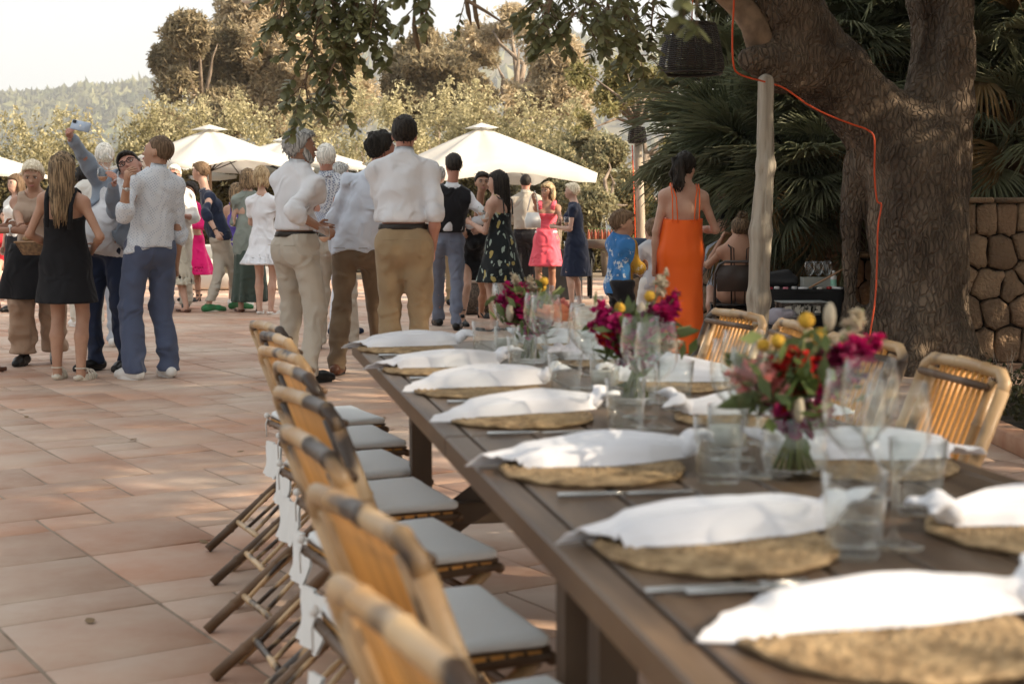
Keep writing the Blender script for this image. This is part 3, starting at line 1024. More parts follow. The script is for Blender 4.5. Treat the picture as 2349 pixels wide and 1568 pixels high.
def make_hair(k, style, col, opt):
    m = hair_mat(col, *HAIRC[col])
    g = np.random.default_rng(int(abs(k.root.location.x) * 1000) % 9999)
    th = {'short': .011, 'crop': .006, 'curly': .024, 'thick': .020, 'long': .018, 'bob': .026, 'bun': .010, 'ponytail': .014, 'updo': .02}[style]
    F = Field(k=.02)
    F.ell((0, -.012, .033), (.073 + th, .093 + th, .086 + th * 1.05))
    if style in ('thick', 'short', 'curly', 'bob', 'updo'): F.ell((0, .02, .085), (.055, .07, .035), k=.03)
    fr = .075 if style not in ('crop', 'short') else .068
    def zl(X, Y, Z):
        # hairline height as a function of y (front high, nape low)
        y = Y
        line = np.where(y > .045, .058 + (y - .045) * .5, np.where(y > .0, -.004 + (y / .045) * .062, -.004 + y * (.85 if style in ('crop', 'short', 'thick', 'curly') else 1.1)))
        if style in ('long', 'bob', 'ponytail'):
            line = np.where(y > .045, .055 + (y - .045) * .4, np.where(y > .0, -.05 + (y / .045) * .105, -.08))
        return (line - Z) * .7
    F.cuts.append(zl)
    if style in ('curly',):
        a = Sines(120, 8, 3); F.noise = lambda X, Y, Z: .009 * a(X, Y, Z)
    else:
        a = Sines(170, 8, 3, (1.2, 1.0, .25)); b = Sines(50, 6, 5, (1, 1, .6)); F.noise = lambda X, Y, Z: .0024 * a(X, Y, Z) + .0028 * b(X, Y, Z)
    h = .0085 if k.h < .015 else .012
    G = Geo()
    V, Fa = F.build(h)
    G.add((V, Fa), 0, k.Mh)
    wd = opt.get('len', .30)
    if style in ('long', 'bob', 'ponytail'):
        down = k.HM.T @ np.array([0, 0, -1.0])         # gravity in the head frame
        back = k.HM.T @ (-k.f)
        n = 95 if style == 'long' else (60 if style == 'bob' else 40)
        L = wd if style != 'bob' else opt.get('len', .11)
        if style == 'ponytail': L = opt.get('len', .24)
        for j in range(n):
            if style == 'ponytail':
                st = np.array([g.normal(0, .010), -.105, .055 + g.normal(0, .010)])
                sp = np.array([g.normal(0, .018) + opt.get('side', 0), -.03 - .012 * g.random(), 0])
                p1 = st + sp
                end = p1 + down * L * g.uniform(.75, 1) + np.array([g.normal(0, .014) + opt.get('side', 0), g.normal(0, .012), 0])
                pts = [st, p1 + down * .02]
                for q in (.3, .55, .8, 1):
                    w = .014 * math.sin(q * 9 + j)
                    pts.append(p1 + (end - p1) * q + np.array([w, w * .6, 0]))
                G.add(tube(pts, [.008, .016, .017, .015, .010, .002], 6), 0, k.Mh)
            else:
                fr_ = opt.get('face', 1.9)
                a_ = g.uniform(-fr_, fr_)            # angle round the head, 0 = back
                x = math.sin(a_) * .083; y = -math.cos(a_) * .10 - .012
                zs = g.uniform(-.02, .05)
                st = np.array([x * .85, y * .85, .075 + g.uniform(-.01, .03)])
                p1 = np.array([x * 1.06, y * 1.04, zs])
                ln = L * g.uniform(.78, 1.05)
                out = .03 if style == 'bob' else .0
                drift = back * (.02 if style == 'long' else 0) * 1.0
                pts = [st, p1]
                wav = opt.get('wave', .008)
                for q in (.25, .5, .75, 1.0):
                    w = wav * math.sin(q * opt.get('wf', 13) + j * 1.7)
                    taper = 1 - (.45 * q if style == 'long' else .35 * max(0, q - .5))
                    pp = np.array([p1[0] * taper + w, p1[1] * (1 - .05 * q) + w * .6, p1[2]]) + down * ln * q + drift * q
                    if style == 'long' and y < 0: pp = pp + np.array([0, -.012 * q, 0])
                    pts.append(pp)
                G.add(tube(pts, np.array([.009, .016, .015, .014, .011, .003]) * (1.0 if style == 'long' else .95), 6), 0, k.Mh)
    if style in ('bun', 'updo'):
        c = np.array(opt.get('at', (0, -.075, .115)))
        G.add(ball(c, .040, 12, 8), 0, k.Mh)
        for j in range(26):
            ax = g.normal(size=3); ax /= np.linalg.norm(ax)
            u = unit(np.cross(ax, [0.3, .2, 1])); v = np.cross(ax, u)
            t = np.linspace(0, g.uniform(3, 5.5), 9)
            pts = [c + (u * math.cos(q) + v * math.sin(q)) * g.uniform(.038, .050) + ax * g.uniform(-.012, .012) for q in t]
            G.add(tube(pts, [.002, .006, .007, .007, .007, .007, .006, .004, .001], 5), 0, k.Mh)
    if style in ('short', 'thick', 'curly', 'crop', 'long', 'bun', 'bob', 'ponytail', 'updo'):
        # loose strands for an uneven outline
        vn = V[g.choice(len(V), min(110 if style != 'crop' else 40, len(V)), replace=False)]
        for p in vn:
            if p[1] > .05 and p[2] < .06: continue
            d = unit(p - np.array([0, -.01, .02]))
            down_ = np.array([g.normal(0, .3), -.4 if p[1] < .05 else .5, -.9 if p[2] < .1 else -.1])
            e_ = .014 if style != 'curly' else .019
            q = p + d * (.0018 if style != 'curly' else .003)
            G.add(tube([p - d * .004, q + unit(down_) * e_ * .6 + d * .0008, q + unit(down_) * e_ * 1.5 + d * g.uniform(-.004, .002)], [.0035, .003, .0006], 4), 0, k.Mh)
    G.build('hair', m, k.root)

def beard(col):
    def f(k):
        F = Field(k=.02)
        F.cap((0, .03, -.03), (0, .052, -.078), .058, .034)
        for i in (1, -1): F.cap((.058 * i, .01, -.005), (.035 * i, .04, -.065), .018, .026)
        F.cap((-.022, .093, -.040), (.022, .093, -.040), .006)
        F.ell((0, .10, -.052), (.020, .02, .0065), k=.004, sub=True)
        F.cuts.append(lambda X, Y, Z: Z - np.where(Y > .06, -.034, .01))
        a = Sines(190, 8, 3); F.noise = lambda X, Y, Z: .0022 * a(X, Y, Z)
        F.cuts.append(lambda X, Y, Z: -Y - .01)
        G = Geo(); G.add(F.build(.0085), 0, k.Mh); G.build('beard', hair_mat(col, *HAIRC[col]), k.root)
    return f

def glasses(mat, lens=None, up=0.0, back=0.0):
    def f(k):
        G = Geo()
        for i in (1, -1):
            t = np.linspace(0, 2 * np.pi, 15)
            G.add(tube([(.033 * i + .025 * math.cos(q), .099 - back, .010 + up + .019 * math.sin(q)) for q in t], .0026, 5), 0, k.Mh)
            G.add(tube([(.058 * i, .097 - back, .016 + up), (.078 * i, .04 - back, .016 + up), (.080 * i, -.02 - back, .008 + up)], .0024, 5), 0, k.Mh)
            if lens is not None:
                G.add(ball((.033 * i, .0985 - back, .010 + up), (.024, .002, .018), 14, 6), 1, k.Mh)
        G.add(tube([(-.009, .100 - back, .015 + up), (.009, .100 - back, .015 + up)], .0026, 5), 0, k.Mh)
        G.build('glasses', [mat, lens or mat], k.root)
    return f

def watch(side, mat):
    def f(k):
        w = k.Wr[side] - k.hd[side] * .02; d = k.hd[side]
        u = unit(np.cross(d, [0, 0, 1])); v = np.cross(d, u)
        t = np.linspace(0, 2 * np.pi, 13)
        G = Geo(); G.add(tube([w + (u * math.cos(q) + v * math.sin(q)) * .0275 * k.s for q in t], .008, 6, flat=.5))
        G.add(ball(w + v * .027, .016, 10, 6)); G.add(ball(w - v * .027, .016, 10, 6))
        G.build('watch', mat, k.root)
    return f

def flatband(mat, z0, z1, e, name='sash', a=None):
    def f(k):
        F = Field(k=.035); torso(F, k, k.g, e)
        F.cuts.append(lambda X, Y, Z: np.maximum(z0 * k.s - Z, Z - z1 * k.s))
        G = Geo(); G.add(F.build(.010)); G.build(name, mat, k.root)
    return f
# ---------------------------------------------------------------- ground and paving
soil = pm('soil', (.16, .12, .08), (.30, .24, .17), scale=.6, rough=.95, bump=.5, bscale=14)
G = Geo()
nx = 60
xs = np.concatenate([-np.geomspace(1, 2600, 30)[::-1], [0], np.geomspace(1, 2600, 30)])
ys = np.concatenate([[-60, -20, -5], np.linspace(0, 40, 20), np.geomspace(45, 5000, 30)])
XX, YY = np.meshgrid(xs, ys, indexing='ij')
V = np.stack([XX, YY, np.full_like(XX, -.045)], -1).reshape(-1, 3)
ny = len(ys); i = np.arange(len(xs) - 1)[:, None]; j = np.arange(ny - 1)[None]
F = np.stack([i * ny + j, (i + 1) * ny + j, (i + 1) * ny + j + 1, i * ny + j + 1], -1).reshape(-1, 4)
G.add((V, F)); G.build('ground', soil, kind='structure')

# paving: mortar bed with every tile a piece of its own
mortar = pm('mortar', (.27, .21, .16), (.38, .31, .25), scale=8, rough=.95, bump=.3)
def tilemat(name, **kw):
    m = pm(name, (.48, .28, .185), (.40, .225, .15), rough=.66, scale=2.2, bump=.25, bscale=26, bdist=.004, spec=.3, mixcol=(.38, .175, .10), **kw)
    nt = m.node_tree; N = nt.nodes; L = nt.links
    b = N['Principled BSDF']
    # dusty pale film over the clay, stronger in large patches
    tc = N.new('ShaderNodeNewGeometry'); nz = N.new('ShaderNodeTexNoise'); nz.inputs['Scale'].default_value = .9; nz.inputs['Detail'].default_value = 7
    nz.inputs['Roughness'].default_value = .65
    L.new(tc.outputs['Position'], nz.inputs['Vector'])
    rp = N.new('ShaderNodeValToRGB'); rp.color_ramp.elements[0].position = .34; rp.color_ramp.elements[1].position = .62
    rp.color_ramp.elements[0].color = (.08, .08, .08, 1); rp.color_ramp.elements[1].color = (.80, .80, .80, 1)
    L.new(nz.outputs['Fac'], rp.inputs[0])
    mx = N.new('ShaderNodeMix'); mx.data_type = 'RGBA'; mx.inputs['B'].default_value = rgb((.56, .455, .37))
    src = b.inputs['Base Color'].links[0].from_socket
    L.new(rp.outputs[0], mx.inputs['Factor']); L.new(src, mx.inputs['A']); L.new(mx.outputs['Result'], b.inputs['Base Color'])
    return m
tm_o = tilemat('clay_tile', objrand=.18)
tm_i = tilemat('clay_tile_far', island=.18)
G = Geo(); G.add(box((0, 11, -.0145), (34, 33, .030)))
paving = G.build('paving', mortar, kind='structure')
TS = .238
ca, sa = math.cos(RAD(33)), math.sin(RAD(33))
NG = 128
occ = np.zeros((2 * NG, 2 * NG), bool)
cells = []
gt = np.random.default_rng(77)
for iu in range(2 * NG):
    for iv in range(2 * NG):
        if occ[iu, iv]: continue
        r_ = gt.random()
        w, d = (2, 2) if r_ < .42 else ((2, 1) if r_ < .62 else ((1, 2) if r_ < .82 else (1, 1)))
        if iu + w > 2 * NG or iv + d > 2 * NG or occ[iu:iu + w, iv:iv + d].any(): w = d = 1
        occ[iu:iu + w, iv:iv + d] = True
        u = (iu - NG + w / 2) * TS; v = (iv - NG + d / 2) * TS
        x = u * ca - v * sa + .1; y = u * sa + v * ca + 9
        if abs(x) < min(16.3, 3.5 + max(y, 0) * .46) and 1.2 < y < 26.5:
            cells.append((x, y, w, d))
def infront(x, y):
    if y < 3.0: return 9e9
    px = 1174.5 + FPX * x / y
    if px < -130 or px > 2480: return 9e9
    return y + (0 if px < 1400 else 5)
cells.sort(key=lambda c: infront(c[0], c[1]))
def tshape(w, d): return cbox((0, 0, -.006), (TS * w - .011, TS * d - .011, .022), .003)
tmesh = {(w, d): Geo().add(tshape(w, d)).mesh('tile', tm_o) for w in (1, 2) for d in (1, 2)}
rest = Geo(); cnt_t = 0
for n_, (x, y, w, d) in enumerate(cells):
    dz = rng.uniform(-.0018, .0018); rot = RAD(33) + rng.normal(0, .005)
    tx, ty = rng.normal(0, .003, 2)
    if cnt_t < 290 and infront(x, y) < 1e6:
        o = bpy.data.objects.new('tile', tmesh[(w, d)]); COL.objects.link(o); o.parent = paving
        o.location = (x, y, dz); o.rotation_euler = (tx, ty, rot + math.pi * (n_ % 2)); cnt_t += 1
    else:
        Rm = np.array(Matrix.Rotation(rot, 4, 'Z')); Rm[:3, 3] = (x, y, dz)
        rest.add(tshape(w, d), 0, Rm)
rest.build('far_tile', tm_i, paving, kind='stuff')

# ---------------------------------------------------------------- hill with forest
hs1 = Sines(.004, 8, 21, octs=3); hs2 = Sines(.02, 8, 22, octs=2)
def hillz(x, y):
    t = np.clip((y - 850) / 650, 0, 1); t = t * t * (3 - 2 * t)
    prof = 119 + np.interp(x, [-1400, -700, -500, -380, -200, 200, 900], [-30, 4, 2, 12, 40, 50, 10])
    z = t * prof + 9 * hs1(x, y, 0 * x) * t + 2 * hs2(x, y, 0 * x) * t
    tb = np.clip((y - 1500) / 900, 0, 1)
    return z - tb * 90
xs = np.linspace(-1500, 1300, 90); ys = np.linspace(820, 2300, 50)
XX, YY = np.meshgrid(xs, ys, indexing='ij'); ZZ = hillz(XX, YY)
V = np.stack([XX, YY, ZZ], -1).reshape(-1, 3); ny = len(ys)
i = np.arange(len(xs) - 1)[:, None]; j = np.arange(ny - 1)[None]
F = np.stack([i * ny + j, (i + 1) * ny + j, (i + 1) * ny + j + 1, i * ny + j + 1], -1).reshape(-1, 4)
hillmat = pm('hill_scrub', (.10, .09, .05), (.20, .17, .10), scale=.01, rough=.95)
Geo().add((V, F)).build('hill', hillmat, kind='structure')
g = np.random.default_rng(5)
n = 11000
tx = g.uniform(-720, -250, n) if False else np.concatenate([g.uniform(-600, -310, 8000), g.uniform(-900, 700, 3000)])
ty = np.concatenate([g.uniform(900, 1560, 8000), g.uniform(900, 1560, 3000)])
tz = hillz(tx, ty)
# low-poly irregular crowns
ico_v, ico_f = ball((0, 0, 0), 1.0, 5, 3)
ico_f = np.asarray(ico_f)
nv = len(ico_v)
sc_ = g.uniform(3.2, 6.2, n); sc_[8000:] *= 1.2
VV = ico_v[None] * (1 + .35 * g.normal(size=(n, nv, 1))) * sc_[:, None, None] * np.array([1, 1, 1.25]) + np.stack([tx, ty, tz + sc_ * .9], -1)[:, None]
FF = (ico_f[None] + (np.arange(n) * nv)[:, None, None]).reshape(-1, 4)
forest_m = pm('forest', (.050, .060, .024), (.15, .145, .065), scale=.02, island=.6, rough=.9, contrast=(.35, .65))
Geo().add((VV.reshape(-1, 3), FF)).build('forest', forest_m, kind='stuff', smooth=False, label='pine forest covering the distant hill on the left', cat='forest')

# ---------------------------------------------------------------- trees and shrubs of the background
bark = pm('bark_grey', (.16, .12, .09), (.30, .24, .18), scale=9, stretch=(1, 1, .3), rough=.9, bump=.8, bscale=18, bdist=.03)
pine_l = leafmat('pine_needles', (.17, .15, .085), (.36, .30, .18), (.34, .27, .165), transl=.42)
pine_sunlit = leafmat('pine_needles_sunlit', (.38, .31, .18), (.60, .50, .33), (.60, .50, .35), transl=.5)  # same needles as if sunlit: the sun's gold is put into the colour
shrub_l = leafmat('shrub_leaves', (.27, .245, .125), (.48, .43, .25), (.56, .50, .31), transl=.45, scale=.45)
olive_l = leafmat('olive_leaves', (.14, .15, .085), (.30, .28, .17), (.40, .34, .19), transl=.4)
green_l = leafmat('green_leaves', (.065, .085, .028), (.16, .165, .06), (.24, .20, .08), transl=.4)
hedge_l = leafmat('hedge_leaves', (.085, .070, .028), (.22, .16, .07), (.16, .14, .06), transl=.35)
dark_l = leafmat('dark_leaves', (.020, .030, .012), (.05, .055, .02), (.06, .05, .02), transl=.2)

def pxclump(px, py, r, Y, dy=0, ry=None):
    c = at(px, py, Y + dy); q = r / FPX * Y
    return (c.x, c.y, c.z, q * 1.15, (ry or q), q * .92)

def tree(name, label, cat, base, clumps, n, size, mat, seed, aspect=.45, trunk=None, tr=.2, group=None, gap=-.15, gfreq=1.6, limbs=True, hollow=.35):
    base = Vector(base)
    root = empty(name, base, 0, label=label, cat=cat, group=group)
    P = clump_points(clumps, n, seed, hollow, gap, gfreq)
    G = Geo(); G.add(leafcloud(P - np.array(base), size, seed, aspect))
    G.build('crown', mat, root, smooth=False)
    if limbs:
        G = Geo(); g = np.random.default_rng(seed + 3)
        cz = min(c[2] for c in clumps)
        cx = np.mean([c[0] for c in clumps]); cy = np.mean([c[1] for c in clumps])
        mz = np.mean([c[2] for c in clumps]); fork = trunk if trunk is not None else Vector((base.x * .3 + cx * .7, base.y * .3 + cy * .7, base.z + (mz - base.z) * .82))
        f = np.array(fork - base)
        w = g.normal(0, .12, (3, 3)) * tr * 4; w[:, 2] = 0
        G.add(tube([(0, 0, -.1), f * .35 + w[0], f * .7 + w[1], f], [tr * 1.3, tr, tr * .85, tr * .75], 9))
        for c in clumps:
            e = np.array(c[:3]) - np.array(base)
            m1 = f + (e - f) * .45 + g.normal(0, .07, 3) * np.linalg.norm(e - f)
            G.add(tube([f - (f * .02), m1, f + (e - f) * .75 + g.normal(0, .05, 3) * np.linalg.norm(e - f), e], [tr * .5, tr * .33, tr * .2, tr * .06], 6))
        G.build('trunk', bark, root)
    return root

Yp = 50
def jclumps(lst, Y, dj, seed):
    g = np.random.default_rng(seed)
    return [pxclump(a, b, r * (1.28 if Y > 40 else 1), Y, g.uniform(-dj, dj)) for a, b, r in lst]
gp = 'tall pines behind the parasols'
tree('pine_tree', 'dark green pine at the left end of the tall pines, nearest the hill', 'tree', (at(470, 480, 50).x, 50, 0),
     jclumps([(415, 95, 38), (400, 140, 42), (450, 75, 46), (470, 150, 60), (430, 205, 52), (480, 230, 55), (520, 170, 50), (500, 100, 45), (420, 255, 35), (530, 270, 40)], 50, 2.5, 1),
     95000, .12, pine_l, 11, .3, group=gp, tr=.18)
tree('pine_tree', 'large pine coloured sunlit golden brown, rising past the top of the picture', 'tree', (at(620, 480, 53).x, 53, 0),
     jclumps([(570, 20, 50), (560, 90, 60), (620, 60, 60), (660, 120, 70), (600, 170, 70), (570, 240, 60), (650, 230, 60), (700, 180, 60), (600, -40, 60), (690, 40, 50), (700, 280, 60), (760, 130, 55), (780, 220, 60)], 53, 3, 2),
     95000, .135, pine_sunlit, 12, .3, group=gp, tr=.2)
tree('pine_tree', 'small dark pine low behind the left parasol', 'tree', (at(385, 480, 46).x, 46, 0),
     jclumps([(380, 280, 26), (405, 300, 30), (360, 305, 22), (440, 310, 28)], 46, 1, 3), 14000, .12, pine_l, 13, .3, group=gp, tr=.15)
tree('pine_tree', 'brown pine with a rounded crown left of the bare-limbed pine', 'tree', (at(1000, 480, 56).x, 56, 0),
     jclumps([(960, 130, 42), (1010, 105, 50), (1060, 140, 60), (1000, 180, 58), (930, 190, 45), (1080, 85, 45), (1100, 190, 50), (1040, 235, 50), (950, 250, 50)], 56, 3, 4),
     95000, .125, pine_l, 14, .3, group=gp, tr=.16)
tree('pine_tree', 'pine coloured sunlit gold with bare spreading limbs behind the large parasol', 'tree', (at(1165, 480, 52).x, 52, 0),
     jclumps([(1130, 70, 45), (1175, 50, 35), (1190, 110, 50), (1240, 100, 55), (1290, 140, 48), (1140, 150, 55), (1230, 170, 55), (1285, 215, 50), (1150, 235, 40), (1310, 280, 38), (1250, 290, 45)], 52, 3, 5),
     105000, .12, pine_sunlit, 15, .3, trunk=at(1180, 250, 52), group=gp, tr=.32, gap=.0, gfreq=1.2)

# pale shrubs with upright shoots
def shoots(clumps, n, seed, ln=(.5, 1.3), per=40):
    g = np.random.default_rng(seed); pts = []
    C = np.array([c[:6] for c in clumps])
    for _ in range(n):
        c = C[g.integers(len(C))]
        a = g.uniform(0, 2 * np.pi); rr = g.uniform(0, .9)
        b = np.array([c[0] + math.cos(a) * rr * c[3], c[1] + math.sin(a) * rr * c[4], c[2] + c[5] * math.sqrt(1 - rr * rr) * .8])
        L_ = g.uniform(*ln); d = unit([g.normal(0, .14), g.normal(0, .14), 1])
        t = g.uniform(0, 1, per)
        w = .17 * (1.1 - t) + .02
        pts.append(b + d * (t * L_)[:, None] + g.normal(size=(per, 3)) * w[:, None] * [1, 1, .6])
    return np.concatenate(pts)
gs = 'pale tall shrubs behind the terrace'
shr = [(330, 350, 55, 36), (440, 335, 60, 37), (560, 325, 60, 38), (690, 340, 75, 36), (800, 300, 80, 39), (900, 320, 75, 37), (1010, 300, 60, 40), (1100, 310, 65, 38), (1210, 330, 70, 37), (1310, 350, 60, 34),
       (60, 365, 60, 37), (180, 360, 60, 38)]
shl = ['beneath the small dark pine', 'above the left parasol', 'below the sunlit-gold pine', 'behind the hanging carob twig', 'behind the grey-haired men', 'above the tall dark-haired man',
       'just left of the large parasol top', 'right behind the large parasol top', 'behind the right slope of the large parasol', 'past the right corner of the large parasol', 'at the left picture edge', 'behind the raised phone']
for q, (px, py, r, Y) in enumerate(shr):
    c = at(px, py, Y); w = r / FPX * Y
    cl = [(c.x, c.y, c.z - w * .2, w * 1.3, w, w * .9), (c.x + w * .5, c.y + .5, c.z - w * 1.2, w * 1.3, w, w), (c.x - w * .5, c.y - .3, c.z - w * 1.5, w * 1.4, w, w)]
    low = (c.x, c.y, 1.0, w * 1.7, w, 1.2); cl.append(low)
    root = empty('shrub', (c.x, c.y, 0), 0, label='pale yellow-green tall shrub ' + shl[q], cat='shrub', group=gs)
    P = np.concatenate([clump_points(cl, 19000, 100 + q, .5, -.1, 2.0), shoots(cl[:1], 18, 200 + q, (.4, 1.2), 60)])
    Geo().add(leafcloud(P - [c.x, c.y, 0], .056, 300 + q, .45)).build('foliage', shrub_l, root, smooth=False)
    st = Geo()
    for a in range(4):
        st.add(tube([(a * .2 - .3, 0, 0), (a * .4 - .6, .1, c.z * .5), (a * .5 - .8, 0, c.z * .9)], [.06, .04, .015], 5))
    st.build('stem', bark, root)

# clipped hedge along the terrace, olives on the right
def boxcloud(x0, x1, y0, y1, z0, z1, n, seed):
    g = np.random.default_rng(seed)
    P = g.uniform((x0, y0, z0), (x1, y1, z1), (n, 3))
    f = g.integers(0, 3, n)
    P[f == 0, 1] = y0 + np.abs(g.normal(0, .06, (f == 0).sum())); P[f == 1, 2] = z1 - np.abs(g.normal(0, .06, (f == 1).sum()))
    ns = Sines(2.5, 8, seed)
    w = ns(P[:, 0], P[:, 1], P[:, 2])
    P[:, 1] -= .10 * w * (f == 0); P[:, 2] += .10 * w * (f == 1)
    return P
hx0 = at(-300, 500, 31).x; hx1 = at(1500, 500, 31).x
hr = empty('hedge', ((hx0 + hx1) / 2, 31, 0), 0, label='long clipped brown-green hedge behind the party', cat='hedge')
hz = at(300, 402, 31).z
P = boxcloud(hx0, hx1, 31, 32.2, 0, hz, 42000, 9) - [(hx0 + hx1) / 2, 31, 0]
Geo().add(leafcloud(P, .075, 4, .5)).build('foliage', hedge_l, hr, smooth=False)
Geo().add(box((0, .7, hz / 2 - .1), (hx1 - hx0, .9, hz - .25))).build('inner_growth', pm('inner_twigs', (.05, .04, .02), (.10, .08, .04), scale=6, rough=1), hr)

go = 'olive and carob trees right of the parasols'
def ol(px, py, r, Y, lab, mat, n, seed, extra=(), size=.06, gap=-.1):
    cl = [pxclump(px, py, r, Y)] + [pxclump(a, b, rr, Y, d) for a, b, rr, d in extra]
    return tree('olive_tree', lab, 'tree', (cl[0][0], cl[0][1], 0), cl, n, size, mat, seed, .4, group=go, tr=.12, gap=gap, gfreq=2.5)
ol(1270, 390, 70, 31, 'grey-green olive behind the right corner of the large parasol', olive_l, 36000, 31, [(1340, 350, 60, 1), (1330, 440, 60, -1), (1220, 450, 50, 0)])
ol(1400, 400, 60, 29, 'olive tree with twisted dark stems behind the drinks cart', olive_l, 36000, 32, [(1390, 350, 45, 1), (1350, 480, 55, -1), (1440, 470, 50, 0), (1400, 540, 40, 0)])
ol(1520, 380, 50, 26, 'bright leafy tree behind the woman in orange', green_l, 36000, 33, [(1560, 350, 45, 1), (1500, 450, 55, -1), (1560, 470, 60, 0), (1490, 540, 50, 0), (1620, 420, 60, .5)])
ol(1640, 360, 60, 24, 'sunlit olive half hidden by the fan palm', olive_l, 24000, 34, [(1680, 440, 60, 0), (1610, 480, 50, .5), (1700, 320, 60, 0)])
ol(1440, 250, 50, 34, 'small dark cypress-like tree seen through the gap beside the lantern', green_l, 6000, 35, [(1535, 300, 22, 0), (1535, 340, 26, 0)])
ol(850, 450, 70, 33, 'low bush filling the space under the middle parasols', hedge_l, 26000, 36, [(960, 440, 80, 0), (1080, 450, 80, .5), (1180, 460, 70, 0)])

# slender tree with a small lantern round its stem
ltY = 20.5
lb = at(1474, 600, ltY)
lt = empty('slender_tree', (lb.x, ltY, 0), 0, label='slender tree with pale straight stem and airy crown, small wicker lantern round it', cat='tree')
cl = jclumps([(1350, 170, 45), (1400, 210, 60), (1370, 260, 45), (1440, 170, 55), (1500, 200, 55), (1470, 140, 45), (1520, 240, 45), (1560, 190, 55), (1345, 300, 30), (1440, 240, 40), (1590, 250, 40)], ltY, .8, 8)
P = clump_points(cl, 26000, 50, .2, .12, 5) - [lb.x, ltY, 0]
Geo().add(leafcloud(P, .038, 51, .5)).build('crown', leafmat('airy_leaves', (.12, .13, .045), (.26, .25, .11), (.36, .32, .15), transl=.5, scale=2), lt, smooth=False)
tp = at(1462, 285, ltY)
pale = pm('pale_stem', (.42, .36, .28), (.30, .25, .19), scale=7, stretch=(1, 1, .25), rough=.85, bump=.5, bscale=20)
G = Geo(); f = np.array([tp.x - lb.x, 0, tp.z])
G.add(tube([(0, 0, 0), f * .5 + [.01, 0, 0], f], [.075, .062, .055], 10)); G.build('trunk', pale, lt)
G = Geo()
for c in cl:
    e = np.array(c[:3]) - [lb.x, ltY, 0]
    G.add(tube([f - [0, 0, .02], f + (e - f) * .4 + [0, 0, .12], e], [.035, .02, .006], 6))
G.build('branch', bark, lt)

# ---------------------------------------------------------------- haze in the air
hz_m = bpy.data.materials.new('haze'); hz_m.use_nodes = True
nt = hz_m.node_tree; nt.nodes.remove(nt.nodes['Principled BSDF'])
pv = nt.nodes.new('ShaderNodeVolumePrincipled')
pv.inputs['Color'].default_value = (.92, .95, 1.0, 1); pv.inputs['Density'].default_value = .00035; pv.inputs['Anisotropy'].default_value = .2
nt.links.new(pv.outputs[0], nt.nodes['Material Output'].inputs['Volume'])
Geo().add(box((0, 1200, 99), (3600, 2560, 200.2))).build('haze', hz_m, kind='stuff', smooth=False)
# ---------------------------------------------------------------- parasols
canvas = pm('canvas', (.66, .645, .60), (.60, .585, .54), scale=1.5, rough=.8, transl=.28, bump=.15, bscale=40)
metal = pm('dark_metal', (.05, .045, .04), rough=.4, metal=.6)
polewood = pm('pole_wood', (.20, .13, .08), (.28, .19, .12), scale=10, stretch=(1, 1, .2), rough=.6)
def parasol(loc, R_, top, rim, label, rot=0.0, nr=8, val=.16, square=True):
    root = empty('parasol', loc, rot, label=label, cat='parasol', group='white parasols over the lounge area')
    n = nr * 6; m = 9
    def rad(a):
        if square: return R_ / max(abs(math.cos(a)), abs(math.sin(a))) * (1 - .04)
        seg = 2 * math.pi / nr; b = (a % seg) - seg / 2
        return R_ * math.cos(seg / 2) / math.cos(b)
    V = [(0, 0, top)]
    for r_ in range(1, m + 1):
        q = r_ / m
        for j in range(n):
            a = 2 * math.pi * j / n
            near = abs(math.cos(a * nr / 2))
            z = top - (top - rim) * (q ** 1.08) - .05 * math.sin(q * math.pi) * (1 - near) - .05 * q * (1 - near) * 0
            rr = rad(a) * q * (1 - .035 * (1 - near) * q)
            if square: z -= .16 * q * max(0, abs(math.sin(2 * a)) - .5) * 2 * .9
            V.append((rr * math.cos(a), rr * math.sin(a), z))
    base = len(V) - n
    for dz, ins in ((val, .985), (val * .95, .965)):
        for j in range(n):
            x, y, z = V[base + j]
            V.append((x * ins, y * ins, z - dz - .012 * math.sin(j * 1.7)))
    F = [[0, 1 + j, 1 + (j + 1) % n] for j in range(n)]
    for r_ in range(m):
        for j in range(n):
            a = 1 + r_ * n + j; b = 1 + r_ * n + (j + 1) % n
            F.append([a, a + n, b + n, b])
    G = Geo(); G.add((np.array(V), F)); G.build('canopy', canvas, root)
    # vent cap
    V = [(0, 0, top + .085)]
    for q in (.5, 1):
        for j in range(n):
            a = 2 * math.pi * j / n
            rr = (rad(a) / R_) * .26 * q; V.append((rr * math.cos(a), rr * math.sin(a), top + .085 - .10 * q))
    F = [[0, 1 + j, 1 + (j + 1) % n] for j in range(n)] + [[1 + j, 1 + n + j, 1 + n + (j + 1) % n, 1 + (j + 1) % n] for j in range(n)]
    Geo().add((np.array(V), F)).build('vent_cap', canvas, root)
    Geo().add(tube([(0, 0, 0), (0, 0, top)], .028, 10)).build('pole', polewood, root)
    hub = rim + .05
    for j in range(nr):
        a = 2 * math.pi * j / nr; rr = rad(a) * .96
        e = (rr * math.cos(a), rr * math.sin(a), rim - .03 - (.14 if square and j % 2 else 0))
        G = Geo(); G.add(tube([(0, 0, top - .06), (e[0] * .5, e[1] * .5, (top + e[2]) / 2 - .05), e], .012, 5))
        G.add(tube([(0, 0, hub - .25), (e[0] * .48, e[1] * .48, (top + e[2]) / 2 - .055)], .010, 5))
        G.build('rib', metal, root)
    Geo().add(cbox((0, 0, .05), (.7, .7, .1), .02)).build('base', metal, root)
    return root
def pw(px, Y): return (at(px, 500, Y).x, Y, 0)
parasol(pw(1105, 26.5), 1.68, at(1105, 292, 26.5).z, at(1105, 385, 26.5).z + .02, 'large white parasol in the middle, its dark pole above the woman with sunglasses', rot=RAD(22))
